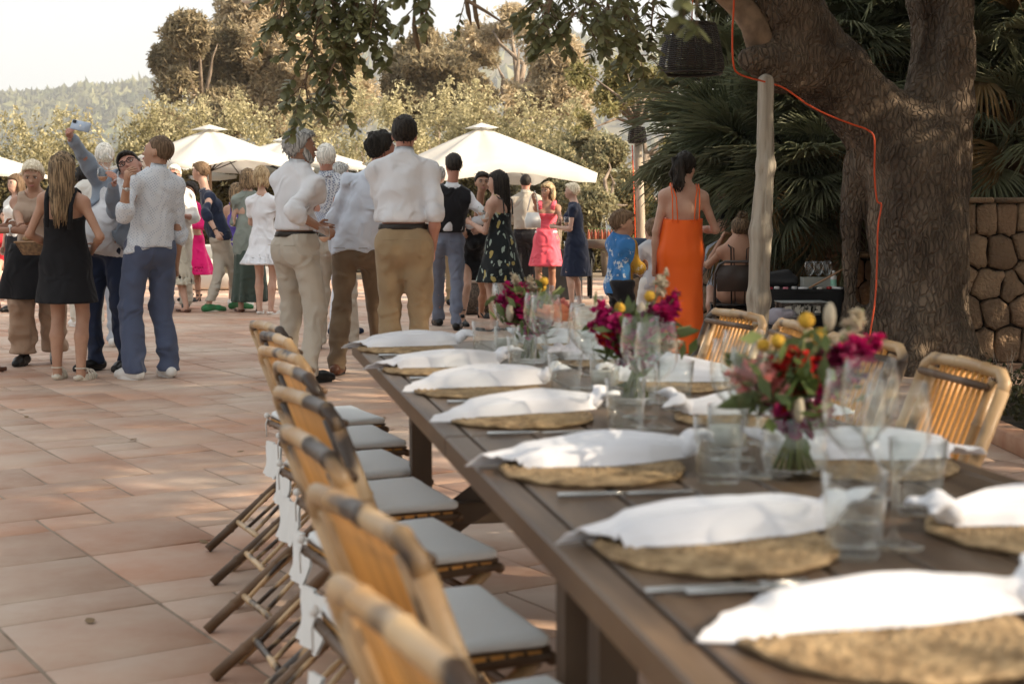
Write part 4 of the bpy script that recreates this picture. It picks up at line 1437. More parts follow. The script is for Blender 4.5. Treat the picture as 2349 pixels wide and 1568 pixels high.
parasol(pw(484, 26), 1.42, at(484, 296, 26).z, at(484, 368, 26).z, 'white parasol above the man in the navy shirt', rot=RAD(40), val=.05)
parasol(pw(655, 31), 1.75, at(655, 322, 31).z, at(655, 372, 31).z, 'white parasol partly hidden behind the grey-haired man with a beard', rot=RAD(10), val=.06)
parasol(pw(-70, 25), 1.15, at(0, 338, 25).z, at(0, 382, 25).z, 'white parasol cut off by the left picture edge', rot=RAD(0), val=.05)
parasol(pw(560, 33), 1.9, at(560, 352, 33).z, at(560, 398, 33).z, 'lower beige-white parasol behind the navy-shirted man', rot=RAD(35), val=.08)

# ---------------------------------------------------------------- stone walls
stone_m = pm('wall_stone', (.42, .30, .19), (.31, .225, .15), rough=.95, scale=5, bump=1.0, bscale=42, bdist=.03, objrand=.28, mixcol=(.38, .25, .16))
stone_w = pm('wall_stone_pale', (.48, .44, .36), (.40, .37, .30), rough=.95, scale=7, bump=.7, bscale=50)
joint_m = pm('wall_joint', (.055, .042, .03), (.10, .075, .055), rough=1, scale=8, bump=.6)

def clip_poly(poly, a, b):
    """keep the side of the bisector nearer to a"""
    m = (a + b) / 2; d = b - a; out = []
    for i in range(len(poly)):
        p, q = poly[i], poly[(i + 1) % len(poly)]
        sp, sq = (p - m) @ d, (q - m) @ d
        if sp <= 0: out.append(p)
        if (sp < 0) != (sq < 0):
            t = sp / (sp - sq); out.append(p + (q - p) * t)
    return out

def stone_wall(name, A, B, h, label, seed, size=.3, depth=.4, capstone=True, pale=(), toprow=False):
    A = Vector(A); B = Vector(B); L_ = (B - A).length
    ang = math.atan2(B.y - A.y, B.x - A.x)
    root = empty(name, A, ang, label=label, cat='stone wall')
    Geo().add(box((L_ / 2, depth / 2 + .03, h / 2 - .02), (L_, depth - .06, h - .02))).build('core', joint_m, root)
    g = np.random.default_rng(seed)
    pts = []
    nrow = max(1, int(round(h / size)))
    for r_ in range(-1, nrow + 1):
        x = -size + g.uniform(0, size)
        while x < L_ + size:
            w = size * g.uniform(.55, 1.75)
            if toprow and r_ == nrow - 1: w = size * g.uniform(.55, .8)
            pts.append((x + w / 2, (r_ + .5) * h / nrow + (g.uniform(-.42, .42) * size if 0 < r_ < nrow - 1 else g.uniform(-.06, .06) * size))); x += w
    pts = np.array(pts)
    k = 0
    for i_, p in enumerate(pts):
        if not (-.02 < p[0] < L_ + .02 and 0 < p[1] < h): continue
        poly = [np.array(q, float) for q in ((max(0, p[0] - 1), 0.0), (min(L_, p[0] + 1), 0.0), (min(L_, p[0] + 1), h), (max(0, p[0] - 1), h))]
        dd = np.linalg.norm(pts - p, axis=1)
        for j_ in np.argsort(dd)[1:14]:
            poly = clip_poly(poly, p, pts[j_])
            if len(poly) < 3: break
        if len(poly) < 3: continue
        poly = np.array(poly); c = poly.mean(0)
        # round the outline
        q = []
        for a in range(len(poly)):
            p0, p1 = poly[a], poly[(a + 1) % len(poly)]
            q += [p0 * .90 + p1 * .10, p0 * .5 + p1 * .5, p0 * .10 + p1 * .90]
        q = np.array(q); n = len(q)
        q = c + (q - c) * (1 - .006 / max(.03, np.linalg.norm(q - c, axis=1).mean()))
        q += g.normal(0, .005, q.shape)
        pr = g.uniform(.018, .045)
        V = []
        for sc_, y in ((1.0, .06), (1.0, .0), (.93, -pr * .7), (.72, -pr), (.4, -pr * g.uniform(1.0, 1.15))):
            ring = c + (q - c) * sc_
            V += [(v[0], y + g.normal(0, .003), v[1]) for v in ring]
        V.append((c[0], -pr * 1.05, c[1]))
        F = [[r_ * n + j, (r_ + 1) * n + j, (r_ + 1) * n + (j + 1) % n, r_ * n + (j + 1) % n] for r_ in range(4) for j in range(n)]
        F += [[4 * n + j, len(V) - 1, 4 * n + (j + 1) % n] for j in range(n)]
        Geo().add((np.array(V), F)).build('stone', stone_w if k in pale else stone_m, root)
        k += 1
    if capstone:
        x = 0
        while x < L_ - .05:
            w = min(g.uniform(.35, .7), L_ - x)
            Geo().add(cbox((x + w / 2, depth / 2 - .02, h + .018), (w - .012, depth + .08, .04 + g.uniform(0, .008)), .012)).build('coping_stone', stone_m, root)
            x += w
    return root
wz = at(2300, 452, 11.2).z
stone_wall('stone_wall', (at(2150, 800, 11.4).x, 11.5, 0), (5.9, 11.0, 0), wz - .04, 'brown rubble stone wall at the right edge behind the old trunk', 3, size=.245, toprow=True, pale=(9, 27, 38))
stone_wall('stone_wall', (at(1625, 500, 15.3).x, 15.3, 0), (4.6, 14.6, 0), 1.34, 'higher rubble wall behind the face-painting table, under the palm', 5, size=.3)
stone_wall('stone_wall', (at(1452, 600, 13.7).x, 14.2, 0), (4.1, 13.2, 0), .80, 'low sandy stone wall with a folded jacket on it', 8, size=.26)

# ---------------------------------------------------------------- planting bed on the right
bx = 2.55
bed = Geo(); bed.add(box((bx + 1.6, 7.75, .02), (3.0, 2.2, .10)))
bed.build('planting_bed', pm('bed_soil', (.035, .028, .02), (.08, .06, .04), scale=9, rough=1, bump=1, bscale=30, bdist=.04), kind='structure')
kerb_m = pm('clay_kerb', (.36, .19, .12), (.44, .27, .18), scale=6, rough=.8, bump=.3)
for kx, ky, lx, ly in ((bx + 1.6, 6.58, 3.2, .12), (bx + 1.6, 8.92, 3.2, .12), (bx, 7.75, .12, 2.2)):
    Geo().add(cbox((kx, ky, .05), (lx, ly, .10), .01)).build('kerb', kerb_m, kind='structure')
g = np.random.default_rng(4)
P = np.stack([g.uniform(bx + .15, bx + 3, 9000), g.uniform(6.75, 8.75, 9000), .08 + np.abs(g.normal(0, .10, 9000))], -1)
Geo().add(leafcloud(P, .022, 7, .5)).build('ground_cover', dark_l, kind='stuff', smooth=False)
for a in range(5):
    G = Geo(); b = np.array([bx + .3 + a * .45, 8.1 - .3 * (a % 2), .08])
    r0 = empty('twiggy_plant', b, 0, label='leafless twiggy plant in the bed, number %s from the chairs' % ('first', 'second', 'third', 'fourth', 'fifth')[a] if a else 'bare twiggy plant in the bed beside the nearest right-hand chair', cat='plant', group='twiggy plants in the bed')
    for j in range(14):
        d = unit([g.normal(0, .6), g.normal(0, .5), 1])
        G.add(tube([(0, 0, 0), d * .18, d * .33 + g.normal(0, .03, 3)], [.006, .004, .001], 4))
        G.add(tube([d * .18, d * .22 + g.normal(0, .05, 3) + [0, 0, .05]], [.003, .001], 4))
    G.build('twig', bark, r0)

# ---------------------------------------------------------------- the old carob tree
bark_c = pm('carob_bark', (.068, .048, .034), (.23, .175, .125), scale=4.5, rough=.95, stretch=(1, 1, .6), bump=0, contrast=(.3, .7))
nt = bark_c.node_tree; N = nt.nodes; L = nt.links; b = N['Principled BSDF']
tc = N.new('ShaderNodeTexCoord')
nzw = N.new('ShaderNodeTexNoise'); nzw.inputs['Scale'].default_value = 8
L.new(tc.outputs['Object'], nzw.inputs['Vector'])
vm = N.new('ShaderNodeVectorMath'); vm.operation = 'MULTIPLY_ADD'; vm.inputs[1].default_value = (.07, .07, .07)
L.new(nzw.outputs['Color'], vm.inputs[0]); L.new(tc.outputs['Object'], vm.inputs[2])
mpv = N.new('ShaderNodeMapping'); mpv.inputs['Scale'].default_value = (1, 1, .36); L.new(vm.outputs[0], mpv.inputs[0])
vo = N.new('ShaderNodeTexVoronoi'); vo.feature = 'DISTANCE_TO_EDGE'; vo.inputs['Scale'].default_value = 27
L.new(mpv.outputs[0], vo.inputs['Vector'])
rp = N.new('ShaderNodeMapRange'); rp.inputs['From Max'].default_value = .22; rp.inputs['To Max'].default_value = .55; L.new(vo.outputs['Distance'], rp.inputs['Value'])
mp3 = N.new('ShaderNodeMapping'); mp3.inputs['Scale'].default_value = (1, 1, .20); L.new(vm.outputs[0], mp3.inputs[0])
nz2 = N.new('ShaderNodeTexNoise'); nz2.noise_type = 'RIDGED_MULTIFRACTAL'; nz2.inputs['Scale'].default_value = 13; nz2.inputs['Detail'].default_value = 6
L.new(mp3.outputs[0], nz2.inputs['Vector'])
ad = N.new('ShaderNodeMath'); ad.operation = 'MULTIPLY_ADD'; ad.inputs[1].default_value = -.28; L.new(nz2.outputs['Fac'], ad.inputs[0]); L.new(rp.outputs[0], ad.inputs[2])
bp = N.new('ShaderNodeBump'); bp.inputs['Strength'].default_value = 1.0; bp.inputs['Distance'].default_value = .045
L.new(ad.outputs[0], bp.inputs['Height']); L.new(bp.outputs[0], b.inputs['Normal'])

TY = 11.0
carob = empty('carob_tree', (at(2080, 840, TY).x, TY, 0), 0, label='huge old carob tree with cracked bark and a limb propped by a pole', cat='tree')
co = np.array(carob.location)
def tp_(px, py, dy=0): return np.array(at(px, py, TY + dy)) - co
def rr_(r): return r / FPX * TY
F = Field(k=.16)
F.chain([tp_(2105, 900), tp_(2100, 700), tp_(2105, 520), tp_(2090, 380, .05)], [rr_(104), rr_(96), rr_(98), rr_(112)], k=.2)
F.chain([tp_(2165, 900, -.1), tp_(2178, 640, -.05), tp_(2170, 430)], [rr_(50), rr_(38), rr_(46)], k=.14)
F.chain([tp_(2110, 900, -.25), tp_(2125, 600, -.22), tp_(2110, 420, -.15)], [rr_(50), rr_(46), rr_(56)], k=.14)
F.chain([tp_(2035, 900, -.1), tp_(2030, 640, -.1), tp_(2040, 420, -.05)], [rr_(30), rr_(28), rr_(40)], k=.08)
F.chain([tp_(1952, 900, .2), tp_(1950, 700, .2), tp_(1952, 520, .16), tp_(1975, 375, .08)], [rr_(36), rr_(27), rr_(25), rr_(42)], k=.02)
F.chain([tp_(2090, 360), tp_(1998, 262), tp_(1905, 160, -.1), tp_(1835, 80, -.2), tp_(1800, 0, -.3), tp_(1775, -110, -.4)], [rr_(105), rr_(78), rr_(70), rr_(70), rr_(66), rr_(55)], k=.12)
F.chain([tp_(1880, 165, -.15), tp_(1790, 150, -.35), tp_(1722, 140, -.55)], [rr_(60), rr_(44), rr_(30)], k=.12)
F.ell(tp_(1712, 138, -.58), (rr_(24),) * 3, k=.05); F.ell(tp_(1707, 136, -.66), (rr_(13), rr_(14), rr_(20)), k=.03, sub=True)
F.ell(tp_(1738, 0, -.4), (rr_(36), rr_(30), rr_(48)), k=.08); F.ell(tp_(1745, 5, -.62), (rr_(14), rr_(16), rr_(26)), k=.04, sub=True)
F.chain([tp_(2130, 380), tp_(2135, 200, .1), tp_(2130, 0, .15), tp_(2120, -150, .2)], [rr_(85), rr_(52), rr_(48), rr_(45)], k=.12)
F.chain([tp_(2170, 420), tp_(2195, 250, -.1), tp_(2190, 100, -.1), tp_(2205, -150, 0)], [rr_(60), rr_(36), rr_(32), rr_(34)], k=.10)
F.ell(tp_(2202, 152, -.28), (rr_(15), rr_(18), rr_(18)), k=.02, sub=True); F.ell(tp_(2200, 152, -.2), (rr_(26), rr_(10), rr_(28)), k=.05)
F.ell(tp_(2195, 315, -.15), (rr_(30), rr_(24), rr_(28)), k=.06)
F.ell(tp_(1990, 250, -.4), (rr_(22), rr_(22), rr_(18)), k=.05, sub=True)
F.ell(tp_(2010, 290, -.42), (rr_(14), rr_(22), rr_(26)), k=.05, sub=True)
F.ell(tp_(1930, 125, -.38), (rr_(24), rr_(20), rr_(22)), k=.07); F.ell(tp_(1905, 130, -.38), (rr_(16), rr_(16), rr_(16)), k=.05)
for a in range(7):   # root flare
    t = a * .9
    F.cap(np.array([.34 * math.cos(t), .34 * math.sin(t), .35]), np.array([.62 * math.cos(t), .62 * math.sin(t), -.02]), .12, .07, k=.15)
a1 = Sines(7, 7, 1, (1, 1, .35), octs=2); a2 = Sines(34, 9, 2, (1, 1, .22), octs=1); a3 = Sines(60, 9, 6, (1, 1, .6))
def nz_(X, Y, Z):
    r = a2(X, Y, Z)
    return .035 * a1(X, Y, Z) + .014 * np.abs(r) * 1.6 + .005 * a3(X, Y, Z) - .01
F.noise = nz_
F.k = .1
V, Fa = F.build(.022)
Geo().add((V, Fa)).build('trunk', bark_c, carob)
# pale young branch
young = pm('young_bark', (.27, .19, .125), (.15, .105, .07), scale=11, rough=.8, bump=.5, bscale=30)
G = Geo()
ptsb = [tp_(1790, 150, .15), tp_(1768, 140, -.1), tp_(1753, 118, -.38), tp_(1742, 95, -.45), tp_(1728, 55, -.5), tp_(1700, 15, -.5), tp_(1665, -15, -.55), tp_(1600, -90, -.7)]
G.add(tube(ptsb, [rr_(34), rr_(36), rr_(34), rr_(31), rr_(29), rr_(28), rr_(26), rr_(22)], 14)); G.build('branch', young, carob)
# upper limbs above the picture
G = Geo()
crown_c = [(-.9, 7.0, 4.25, 1.3, 1.0, .55), (.9, 7.0, 4.3, 1.3, 1.0, .6), (-1.6, 2.4, 3.9, 1.7, 1.9, .8), (.6, 3.6, 4.1, 1.7, 1.7, .9), (1.6, 1.0, 3.9, 1.9, 1.8, .8), (3.6, 3.4, 4.4, 1.9, 1.9, 1.0), (-.6, -.6, 3.9, 1.8, 1.6, .8), (7.2, 8, 5.6, 2.0, 3.0, 1.5), (6.6, 3.6, 5.2, 2.2, 2.4, 1.4), (6.4, 11.6, 5.8, 2, 1.8, 1.3), (.6, 6.0, 5.2, 2.5, 2.3, 1.3), (1.2, 9.0, 5.0, 2.3, 2.2, 1.2), (3.2, 8.0, 5.6, 2.4, 2.3, 1.4),  # carob crown out of view, near clumps placed to darken table and floor
           (3.6, 11.0, 5.8, 2.4, 2.2, 1.4), (5.6, 9.5, 5.6, 2.2, 2.2, 1.5), (5.2, 6.0, 5.2, 2.4, 2.4, 1.3)]
for c in crown_c:
    s0 = tp_(1765, -95, -.4) if c[0] < 2.2 else tp_(2125, -140, .2)
    e = np.array(c[:3]) - co
    G.add(tube([s0, s0 + (e - s0) * .5 + [0, 0, .3], e], [.14, .09, .03], 8))
G.build('limb', bark_c, carob)
carob_l = leafmat('carob_leaves', (.040, .055, .018), (.095, .105, .035), (.13, .12, .04), transl=.3, scale=2.0, island=.3, rough=.4, spec=.5)
P = clump_points(crown_c, 70000, 77, .15, -.5, 1.5)
zlim = 1.18 + np.maximum(P[:, 1], 0) * .150 + .12
P = P[(P[:, 2] > zlim)]
Geo().add(leafcloud(P - co, .062, 78, .55)).build('crown', carob_l, carob, smooth=False)

# hanging sprays of carob leaves: pinnate twigs, nearest leaflets single pieces
def leaflet_mesh(mat):
    V = []; n = 7
    for a in range(n):
        t = a / (n - 1); w = math.sin(math.pi * min(1, t * .92 + .04)) ** .7 * .30
        z = -.10 * t * t
        V += [(-w, t, z - .05 * w), (0, t, z + .02), (w, t, z - .05 * w)]
    F = []
    for a in range(n - 1):
        F += [[a * 3, a * 3 + 1, a * 3 + 4, a * 3 + 3], [a * 3 + 1, a * 3 + 2, a * 3 + 5, a * 3 + 4]]
    return np.array(V), np.array(F)
LV, LF = leaflet_mesh(None)
carob_leaf = pm('carob_leaflet', (.11, .125, .05), (.19, .195, .09), scale=12, rough=.38, transl=.3, objrand=.35, spec=.5, mixcol=(.20, .20, .09))
carob_leaf_i = pm('carob_leaflet_far', (.11, .125, .05), (.19, .195, .09), scale=12, rough=.38, transl=.3, island=.35, spec=.5, mixcol=(.20, .20, .09))
leaf_me = Geo().add((LV, LF)).mesh('leaflet', carob_leaf)
leaves = []      # (matrix, size)
G = Geo()
g = np.random.default_rng(19)
def leafmatx(p, d, nrm, size):
    y = unit(d); z = unit(nrm - y * (nrm @ y)); x = np.cross(y, z)
    M = np.eye(4); M[:3, 0] = x * size; M[:3, 1] = y * size; M[:3, 2] = z * size; M[:3, 3] = p
    return M
def pinnate(p0, d, ln, lsz, pairs=5):
    d = unit(d); bend = np.array([0, 0, -.35])
    pts = [p0]
    for q in range(1, pairs + 1):
        dd = unit(d + bend * q / pairs); pts.append(pts[-1] + dd * ln / pairs)
    G.add(tube(pts, np.linspace(.003, .0015, len(pts)), 4))
    for q in range(1, len(pts)):
        t = unit(pts[q] - pts[q - 1]); side = unit(np.cross(t, [g.normal(0, .3), g.normal(0, .3), 1]))
        for s_ in (1, -1):
            dr = unit(side * s_ + t * .55 + np.array([0, 0, -.30]) + g.normal(0, .12, 3))
            leaves.append(leafmatx(pts[q], dr, np.array([g.normal(0, .4), g.normal(0, .4) - .3, 1.0]), lsz * g.uniform(.8, 1.15)))
def spray(path, n, lsz=.051, spread=.11, ln=.115):
    path = [np.array(p) for p in path]
    G.add(tube([path[0] + [.15, .1, 1.5], path[0] + [.04, 0, .7], path[0]], [.022, .016, .012], 5))
    G.add(tube(path, np.linspace(.012, .004, len(path)), 5))
    for _ in range(int(n * 1.08)):
        t = g.random() ** .85 * (len(path) - 1); i_ = min(int(t), len(path) - 2); p = path[i_] + (path[i_ + 1] - path[i_]) * (t - i_)
        d = np.array([g.normal(0, 1), g.normal(0, .8), g.normal(-.7, .6)]); d = unit(d)
        q = p + d * spread * g.uniform(.1, 1.0)
        G.add(tube([p, (p + q) / 2 + [0, 0, .02], q], [.004, .003, .002], 4))
        pinnate(q, d + np.array([0, 0, -.5]), ln * g.uniform(.7, 1.2), lsz)
hy = 7.0
def hpt(px, py, Y=hy): return np.array(at(px, py, Y)) - co
spray([hpt(690, -80), hpt(650, 0), hpt(640, 45)], 13)
spray([hpt(760, -90), hpt(740, 10), hpt(720, 100), hpt(700, 190), hpt(710, 250)], 32)
spray([hpt(830, -80), hpt(820, 0), hpt(800, 80), hpt(760, 160), hpt(740, 220)], 32)
spray([hpt(870, -60), hpt(860, 20), hpt(850, 80)], 20)
spray([hpt(700, -70), hpt(720, -10), hpt(780, 10)], 16)
spray([hpt(930, -90, 5.5), hpt(960, -40, 5.5), hpt(985, 20, 5.5)], 8, .05)
spray([hpt(1290, -90, 6.5), hpt(1265, 0, 6.5), hpt(1250, 60, 6.5)], 16)
spray([hpt(1360, -90, 6.5), hpt(1350, 0, 6.5), hpt(1330, 50, 6.5)], 13)
spray([hpt(1440, -90, 7.5), hpt(1430, 0, 7.5), hpt(1450, 80, 7.5), hpt(1470, 130, 7.5)], 26)
spray([hpt(1500, -60, 7.5), hpt(1500, 0, 7.5), hpt(1495, 50, 7.5)], 12)
spray([hpt(1240, -70, 7), hpt(1235, -10, 7), hpt(1245, 30, 7)], 10)
spray([hpt(1400, -80, 7), hpt(1395, 0, 7), hpt(1400, 70, 7)], 16)
spray([hpt(1330, -80, 7.4), hpt(1300, -20, 7.4), hpt(1310, 10, 7.4)], 10)
spray([hpt(650, -60, 7.4), hpt(760, -30, 7.4), hpt(860, 0, 7.4)], 16)
spray([hpt(1040, -60, 6), hpt(1070, 0, 6), hpt(1120, 30, 6), hpt(1150, 50, 6)], 1, .03)
for a in range(4):  # out-of-focus spray close to the lens
    pinnate(hpt(1560 + a * 12, -95 + a * 8, 2.6), np.array([.02 * (a - 1.5), 0, -1]), .10, .036, 3)
G.build('twig', young, carob, kind='stuff')
far = Geo()
order = sorted(range(len(leaves)), key=lambda q: g.random())
nsh = 0
for q in order:
    M = leaves[q]
    if nsh < 280 and M[2, 3] < 3.5:
        o = bpy.data.objects.new('leaf', leaf_me); COL.objects.link(o); o.parent = carob
        o.matrix_local = Matrix(M.tolist()); nsh += 1
    else:
        far.add((LV, LF), 0, M)
far.build('foliage', carob_leaf_i, carob, kind='stuff')
# carob pods
podm = pm('pod', (.10, .06, .03), (.16, .10, .05), scale=8, rough=.5)
for px, py, Y in ((1088, 12, 6), (1070, 2, 6), (950, 60, 5.5), (968, 40, 5.5)):
    p = hpt(px, py, Y); Geo().add(tube([p + [0, 0, .07], p, p + [.008, 0, -.05], p + [.02, 0, -.10]], [.003, .009, .010, .003], 6, flat=.4)).build('pod', podm, carob)

# orange cable running over the limb and down the trunk
cab = pm('orange_cable', (.60, .075, .018), rough=.45)
pts = [(1686, -80, -1.25), (1683, 20, -1.15), (1680, 80, -1.1), (1683, 150, -1.05), (1700, 172, -.95), (1755, 188, -.7), (1800, 203, -.65), (1850, 238, -.65), (1900, 264, -.62), (1960, 287, -.60), (1990, 298, -.60), (2006, 320, -.60), (2006, 400, -.58), (2012, 460, -.56),
       (2022, 470, -.56), (2014, 520, -.56), (2012, 600, -.58), (2008, 680, -.62), (2000, 740, -.66), (1990, 800, -.70), (1985, 860, -.72)]
P = [np.array(at(a, b_, TY + c)) for a, b_, c in pts]
sm = []
for i_ in range(len(P) - 1):
    p0, p1, p2, p3 = P[max(0, i_ - 1)], P[i_], P[i_ + 1], P[min(len(P) - 1, i_ + 2)]
    for t in (0, .25, .5, .75):
        sm.append(.5 * ((2 * p1) + (-p0 + p2) * t + (2 * p0 - 5 * p1 + 4 * p2 - p3) * t * t + (-p0 + 3 * p1 - 3 * p2 + p3) * t ** 3))
sm.append(P[-1])
Geo().add(tube(sm, .0068, 7)).build('cable', cab, label='orange power cable draped along the limb and down the old trunk', cat='cable')

# weathered prop pole
pm('weathered', (.44, .40, .33), (.23, .20, .16), scale=16, stretch=(1, 1, .07), rough=.85, bump=1, bscale=40, bdist=.02, contrast=(.42, .68))
PY = 10.35
pb = at(1733, 790, PY); pt = at(1757, 186, PY)
F = Field(k=.03)
base = np.array([pb.x, PY, -.02])
t_ = np.array([pt.x, PY, pt.z])
ax_ = [base, base + (t_ - base) * .28 + [.01, 0, 0], base + (t_ - base) * .5 + [.005, 0, 0], base + (t_ - base) * .72 + [.018, 0, 0], t_]
F.chain([p - base for p in ax_], [.088, .083, .080, .066, .062], k=.05)
a1 = Sines(11, 7, 3, (1.4, 1.4, .35)); a2 = Sines(70, 8, 4, (1, 1, .14))
F.noise = lambda X, Y, Z: .007 * a1(X, Y, Z) + .006 * np.abs(a2(X, Y, Z))
for px, py in ((1738, 470), (1727, 700), (1752, 395), (1748, 620), (1760, 330)):
    c = np.array(at(px, py, PY - .078)) - base
    F.ell(c, (.011, .03, .05), k=.02, sub=True)
root = empty('prop_pole', base, 0, label='pale weathered wooden pole propping the carob limb', cat='pole')
Geo().add(F.build(.012)).build('shaft', MATS['weathered'], root)

# ---------------------------------------------------------------- fan palms
palm_l = pm('palm_leaf', (.095, .115, .062), (.16, .18, .10), scale=4, rough=.5, transl=.18, objrand=.4, spec=.4, mixcol=(.23, .24, .14))
palm_dry = pm('palm_leaf_dry', (.30, .19, .08), (.22, .15, .07), scale=4, rough=.7, transl=.25, objrand=.3)
def frond_mesh(seed, n=34, L_=.62, mat=palm_l, spread=2.5, droop=.25):
    g = np.random.default_rng(seed); G = Geo()
    G.add(tube([(0, -.55, -.06), (0, -.25, 0), (0, 0, 0)], [.010, .008, .006], 5))
    for j in range(n):
        a = -spread / 2 + spread * j / (n - 1) + g.normal(0, .02)
        ln = L_ * (1 - .22 * abs(a) / (spread / 2)) * g.uniform(.88, 1.08)
        d = np.array([math.sin(a), math.cos(a), 0]); sd = np.array([d[1], -d[0], 0])
        w = .013
        V = []
        kink = g.uniform(.5, .9); dr = droop * g.uniform(.5, 1.5)
        for q, ww in ((0, .35), (.3, 1.0), (.65, .75), (1.0, .05)):
            z = -dr * ln * max(0, q - kink * .5) ** 2 * 2 + .05 * q * ln * abs(math.sin(a))
            p = d * ln * q + np.array([0, 0, z])
            V += [p - sd * w * ww + [0, 0, .006], p + [0, 0, -.003], p + sd * w * ww + [0, 0, .006]]
        F = [[r_ * 3 + c, r_ * 3 + c + 1, r_ * 3 + c + 4, r_ * 3 + c + 3] for r_ in range(3) for c in (0, 1)]
        G.add((np.array(V), np.array(F)))
    return G.mesh('frond', mat, smooth=False)
frond_ms = [frond_mesh(s_) for s_ in (1, 2, 3)] + [frond_mesh(9, 26, .6, palm_dry, 1.6, .6)]
def palm(label, base, heads, nfr, seed, ball_=.55, size=1.0, dry=.06):
    g = np.random.default_rng(seed)
    root = empty('fan_palm', base, 0, label=label, cat='palm', group='fan palms around the old carob')
    b = np.array(base)
    fib = pm('palm_fibre', (.10, .07, .045), (.17, .12, .08), scale=16, stretch=(1, 1, .3), rough=1, bump=1, bscale=30, bdist=.03)
    for hd in heads:
        e = np.array(hd) - b
        Geo().add(tube([(0, 0, 0), e * .5 + [.1, .05, 0], e], [.13, .11, .12], 10)).build('trunk', fib, root)
        for j in range(nfr):
            d = g.normal(size=3); d[2] = d[2] * .8 + .15; d = unit(d)
            if d[1] > .5: d[1] *= -.6; d = unit(d)
            up_ = np.array([0, 0, 1.0]) if abs(d[2]) < .9 else np.array([1.0, 0, 0])
            y = unit(d + np.array([0, 0, -.25])); x = unit(np.cross(y, up_ + g.normal(0, .35, 3))); z = np.cross(x, y)
            sc_ = size * g.uniform(.8, 1.15); M = np.eye(4)
            M[:3, 0] = x * sc_; M[:3, 1] = y * sc_; M[:3, 2] = z * sc_; M[:3, 3] = e + d * ball_ * sc_
            isdry = g.random() < dry or (d[2] < -.55 and g.random() < .5)
            o = bpy.data.objects.new('frond', frond_ms[3] if isdry else frond_ms[g.integers(3)]); COL.objects.link(o); o.parent = root
            o.matrix_local = Matrix(M.tolist())
    return root
def hd_(px, py, Y): return tuple(at(px, py, Y))
palm('fan palm spreading between the prop pole and the old trunk', (at(1850, 700, 13.6).x, 13.8, 0), [hd_(1850, 330, 13.3), hd_(1760, 420, 13.3), hd_(1880, 440, 12.9)], 44, 1)
palm('fan palm behind the hanging wicker lampshade, its skirt drooping left', (at(1680, 700, 14.3).x, 15.6, 0), [hd_(1690, 230, 14.3), hd_(1700, 340, 14.2)], 46, 2, dry=.12)
palm('fan palm seen above the limb, left of the upright stems', (at(1990, 600, 14).x, 14.2, 0), [hd_(2000, 110, 13.4), hd_(1960, 60, 13.8), hd_(1950, 200, 13.6)], 44, 3)
palm('fan palm in the dark right of the old trunk', (at(2290, 600, 13.5).x, 13.5, 0), [hd_(2290, 170, 12.9), hd_(2330, 330, 12.6), hd_(2380, 60, 13.2)], 40, 4)

# dense dark growth closing the view behind the palms, then unseen shade trees
gd = 'dark evergreen trees behind the palms'
def dark(label, cls, n, seed, base, gap=-.6):
    root = empty('evergreen_tree', base, 0, label=label, cat='tree', group=gd)
    P = clump_points(cls, n, seed, .3, gap, 1.8) - np.array(base)
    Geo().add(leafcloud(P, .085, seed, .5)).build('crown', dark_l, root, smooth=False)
    G = Geo()
    for c in cls: G.add(tube([(0, 0, 0), (np.array(c[:3]) - base) * [.4, .4, .5], np.array(c[:3]) - base], [.16, .12, .03], 7))
    G.build('trunk', bark, root)
dark('dark evergreen filling the gap behind the fan palm by the pole', [(3.2, 16.5, 2.4, 1.3, 1, 1.8), (4.6, 16.4, 2.2, 1.6, 1.1, 2.0), (3.9, 16.8, 4.4, 1.5, 1.1, 1.6), (2.9, 17.0, 4.5, .9, .8, 1.4)], 34000, 61, (3.9, 16.8, 0))
dark('dark evergreen behind the right of the old trunk', [(5.4, 14.6, 2.0, 1.4, 1, 1.9), (5.0, 14.8, 4.4, 1.6, 1, 1.7), (6.8, 13.8, 2.5, 1.4, 1, 2.2), (6.4, 14.0, 4.6, 1.4, 1, 1.4)], 34000, 62, (5.9, 14.6, 0))
dark('unseen tall dark evergreen added past the right edge to shade the terrace', [(8.5, 11.5, 3.0, 1.9, 1.9, 2.8), (8.6, 8.5, 3.0, 1.8, 2.0, 2.6), (9.5, 10, 6, 2.2, 2.6, 1.8), (8.6, 14.2, 4.2, 2, 1.4, 3.0), (8.8, 5.0, 3.6, 1.8, 2.0, 2.9), (9, 2, 3.6, 1.8, 2.0, 2.9), (9.6, 4, 7.4, 2.2, 2.6, 1.9), (9.8, 8, 8.2, 2.2, 2.4, 1.8), (9.6, 12, 7.6, 2.2, 2.2, 1.8)], 66000, 63, (8.8, 9, 0), -.12)  # tree row out of view, added to keep the sun off the terrace
dark('unseen tall dark evergreen added for shade beside the camera, off to the right', [(9, -1, 3.6, 1.9, 2.2, 2.9), (9, -4.5, 3.6, 1.9, 2.2, 2.9), (9.6, 0, 7.4, 2.2, 2.4, 1.9), (9.6, -4, 7.4, 2.2, 2.4, 1.8)], 34000, 64, (9, -2, 0), -.12)  # added shade row carries on out of view past the camera
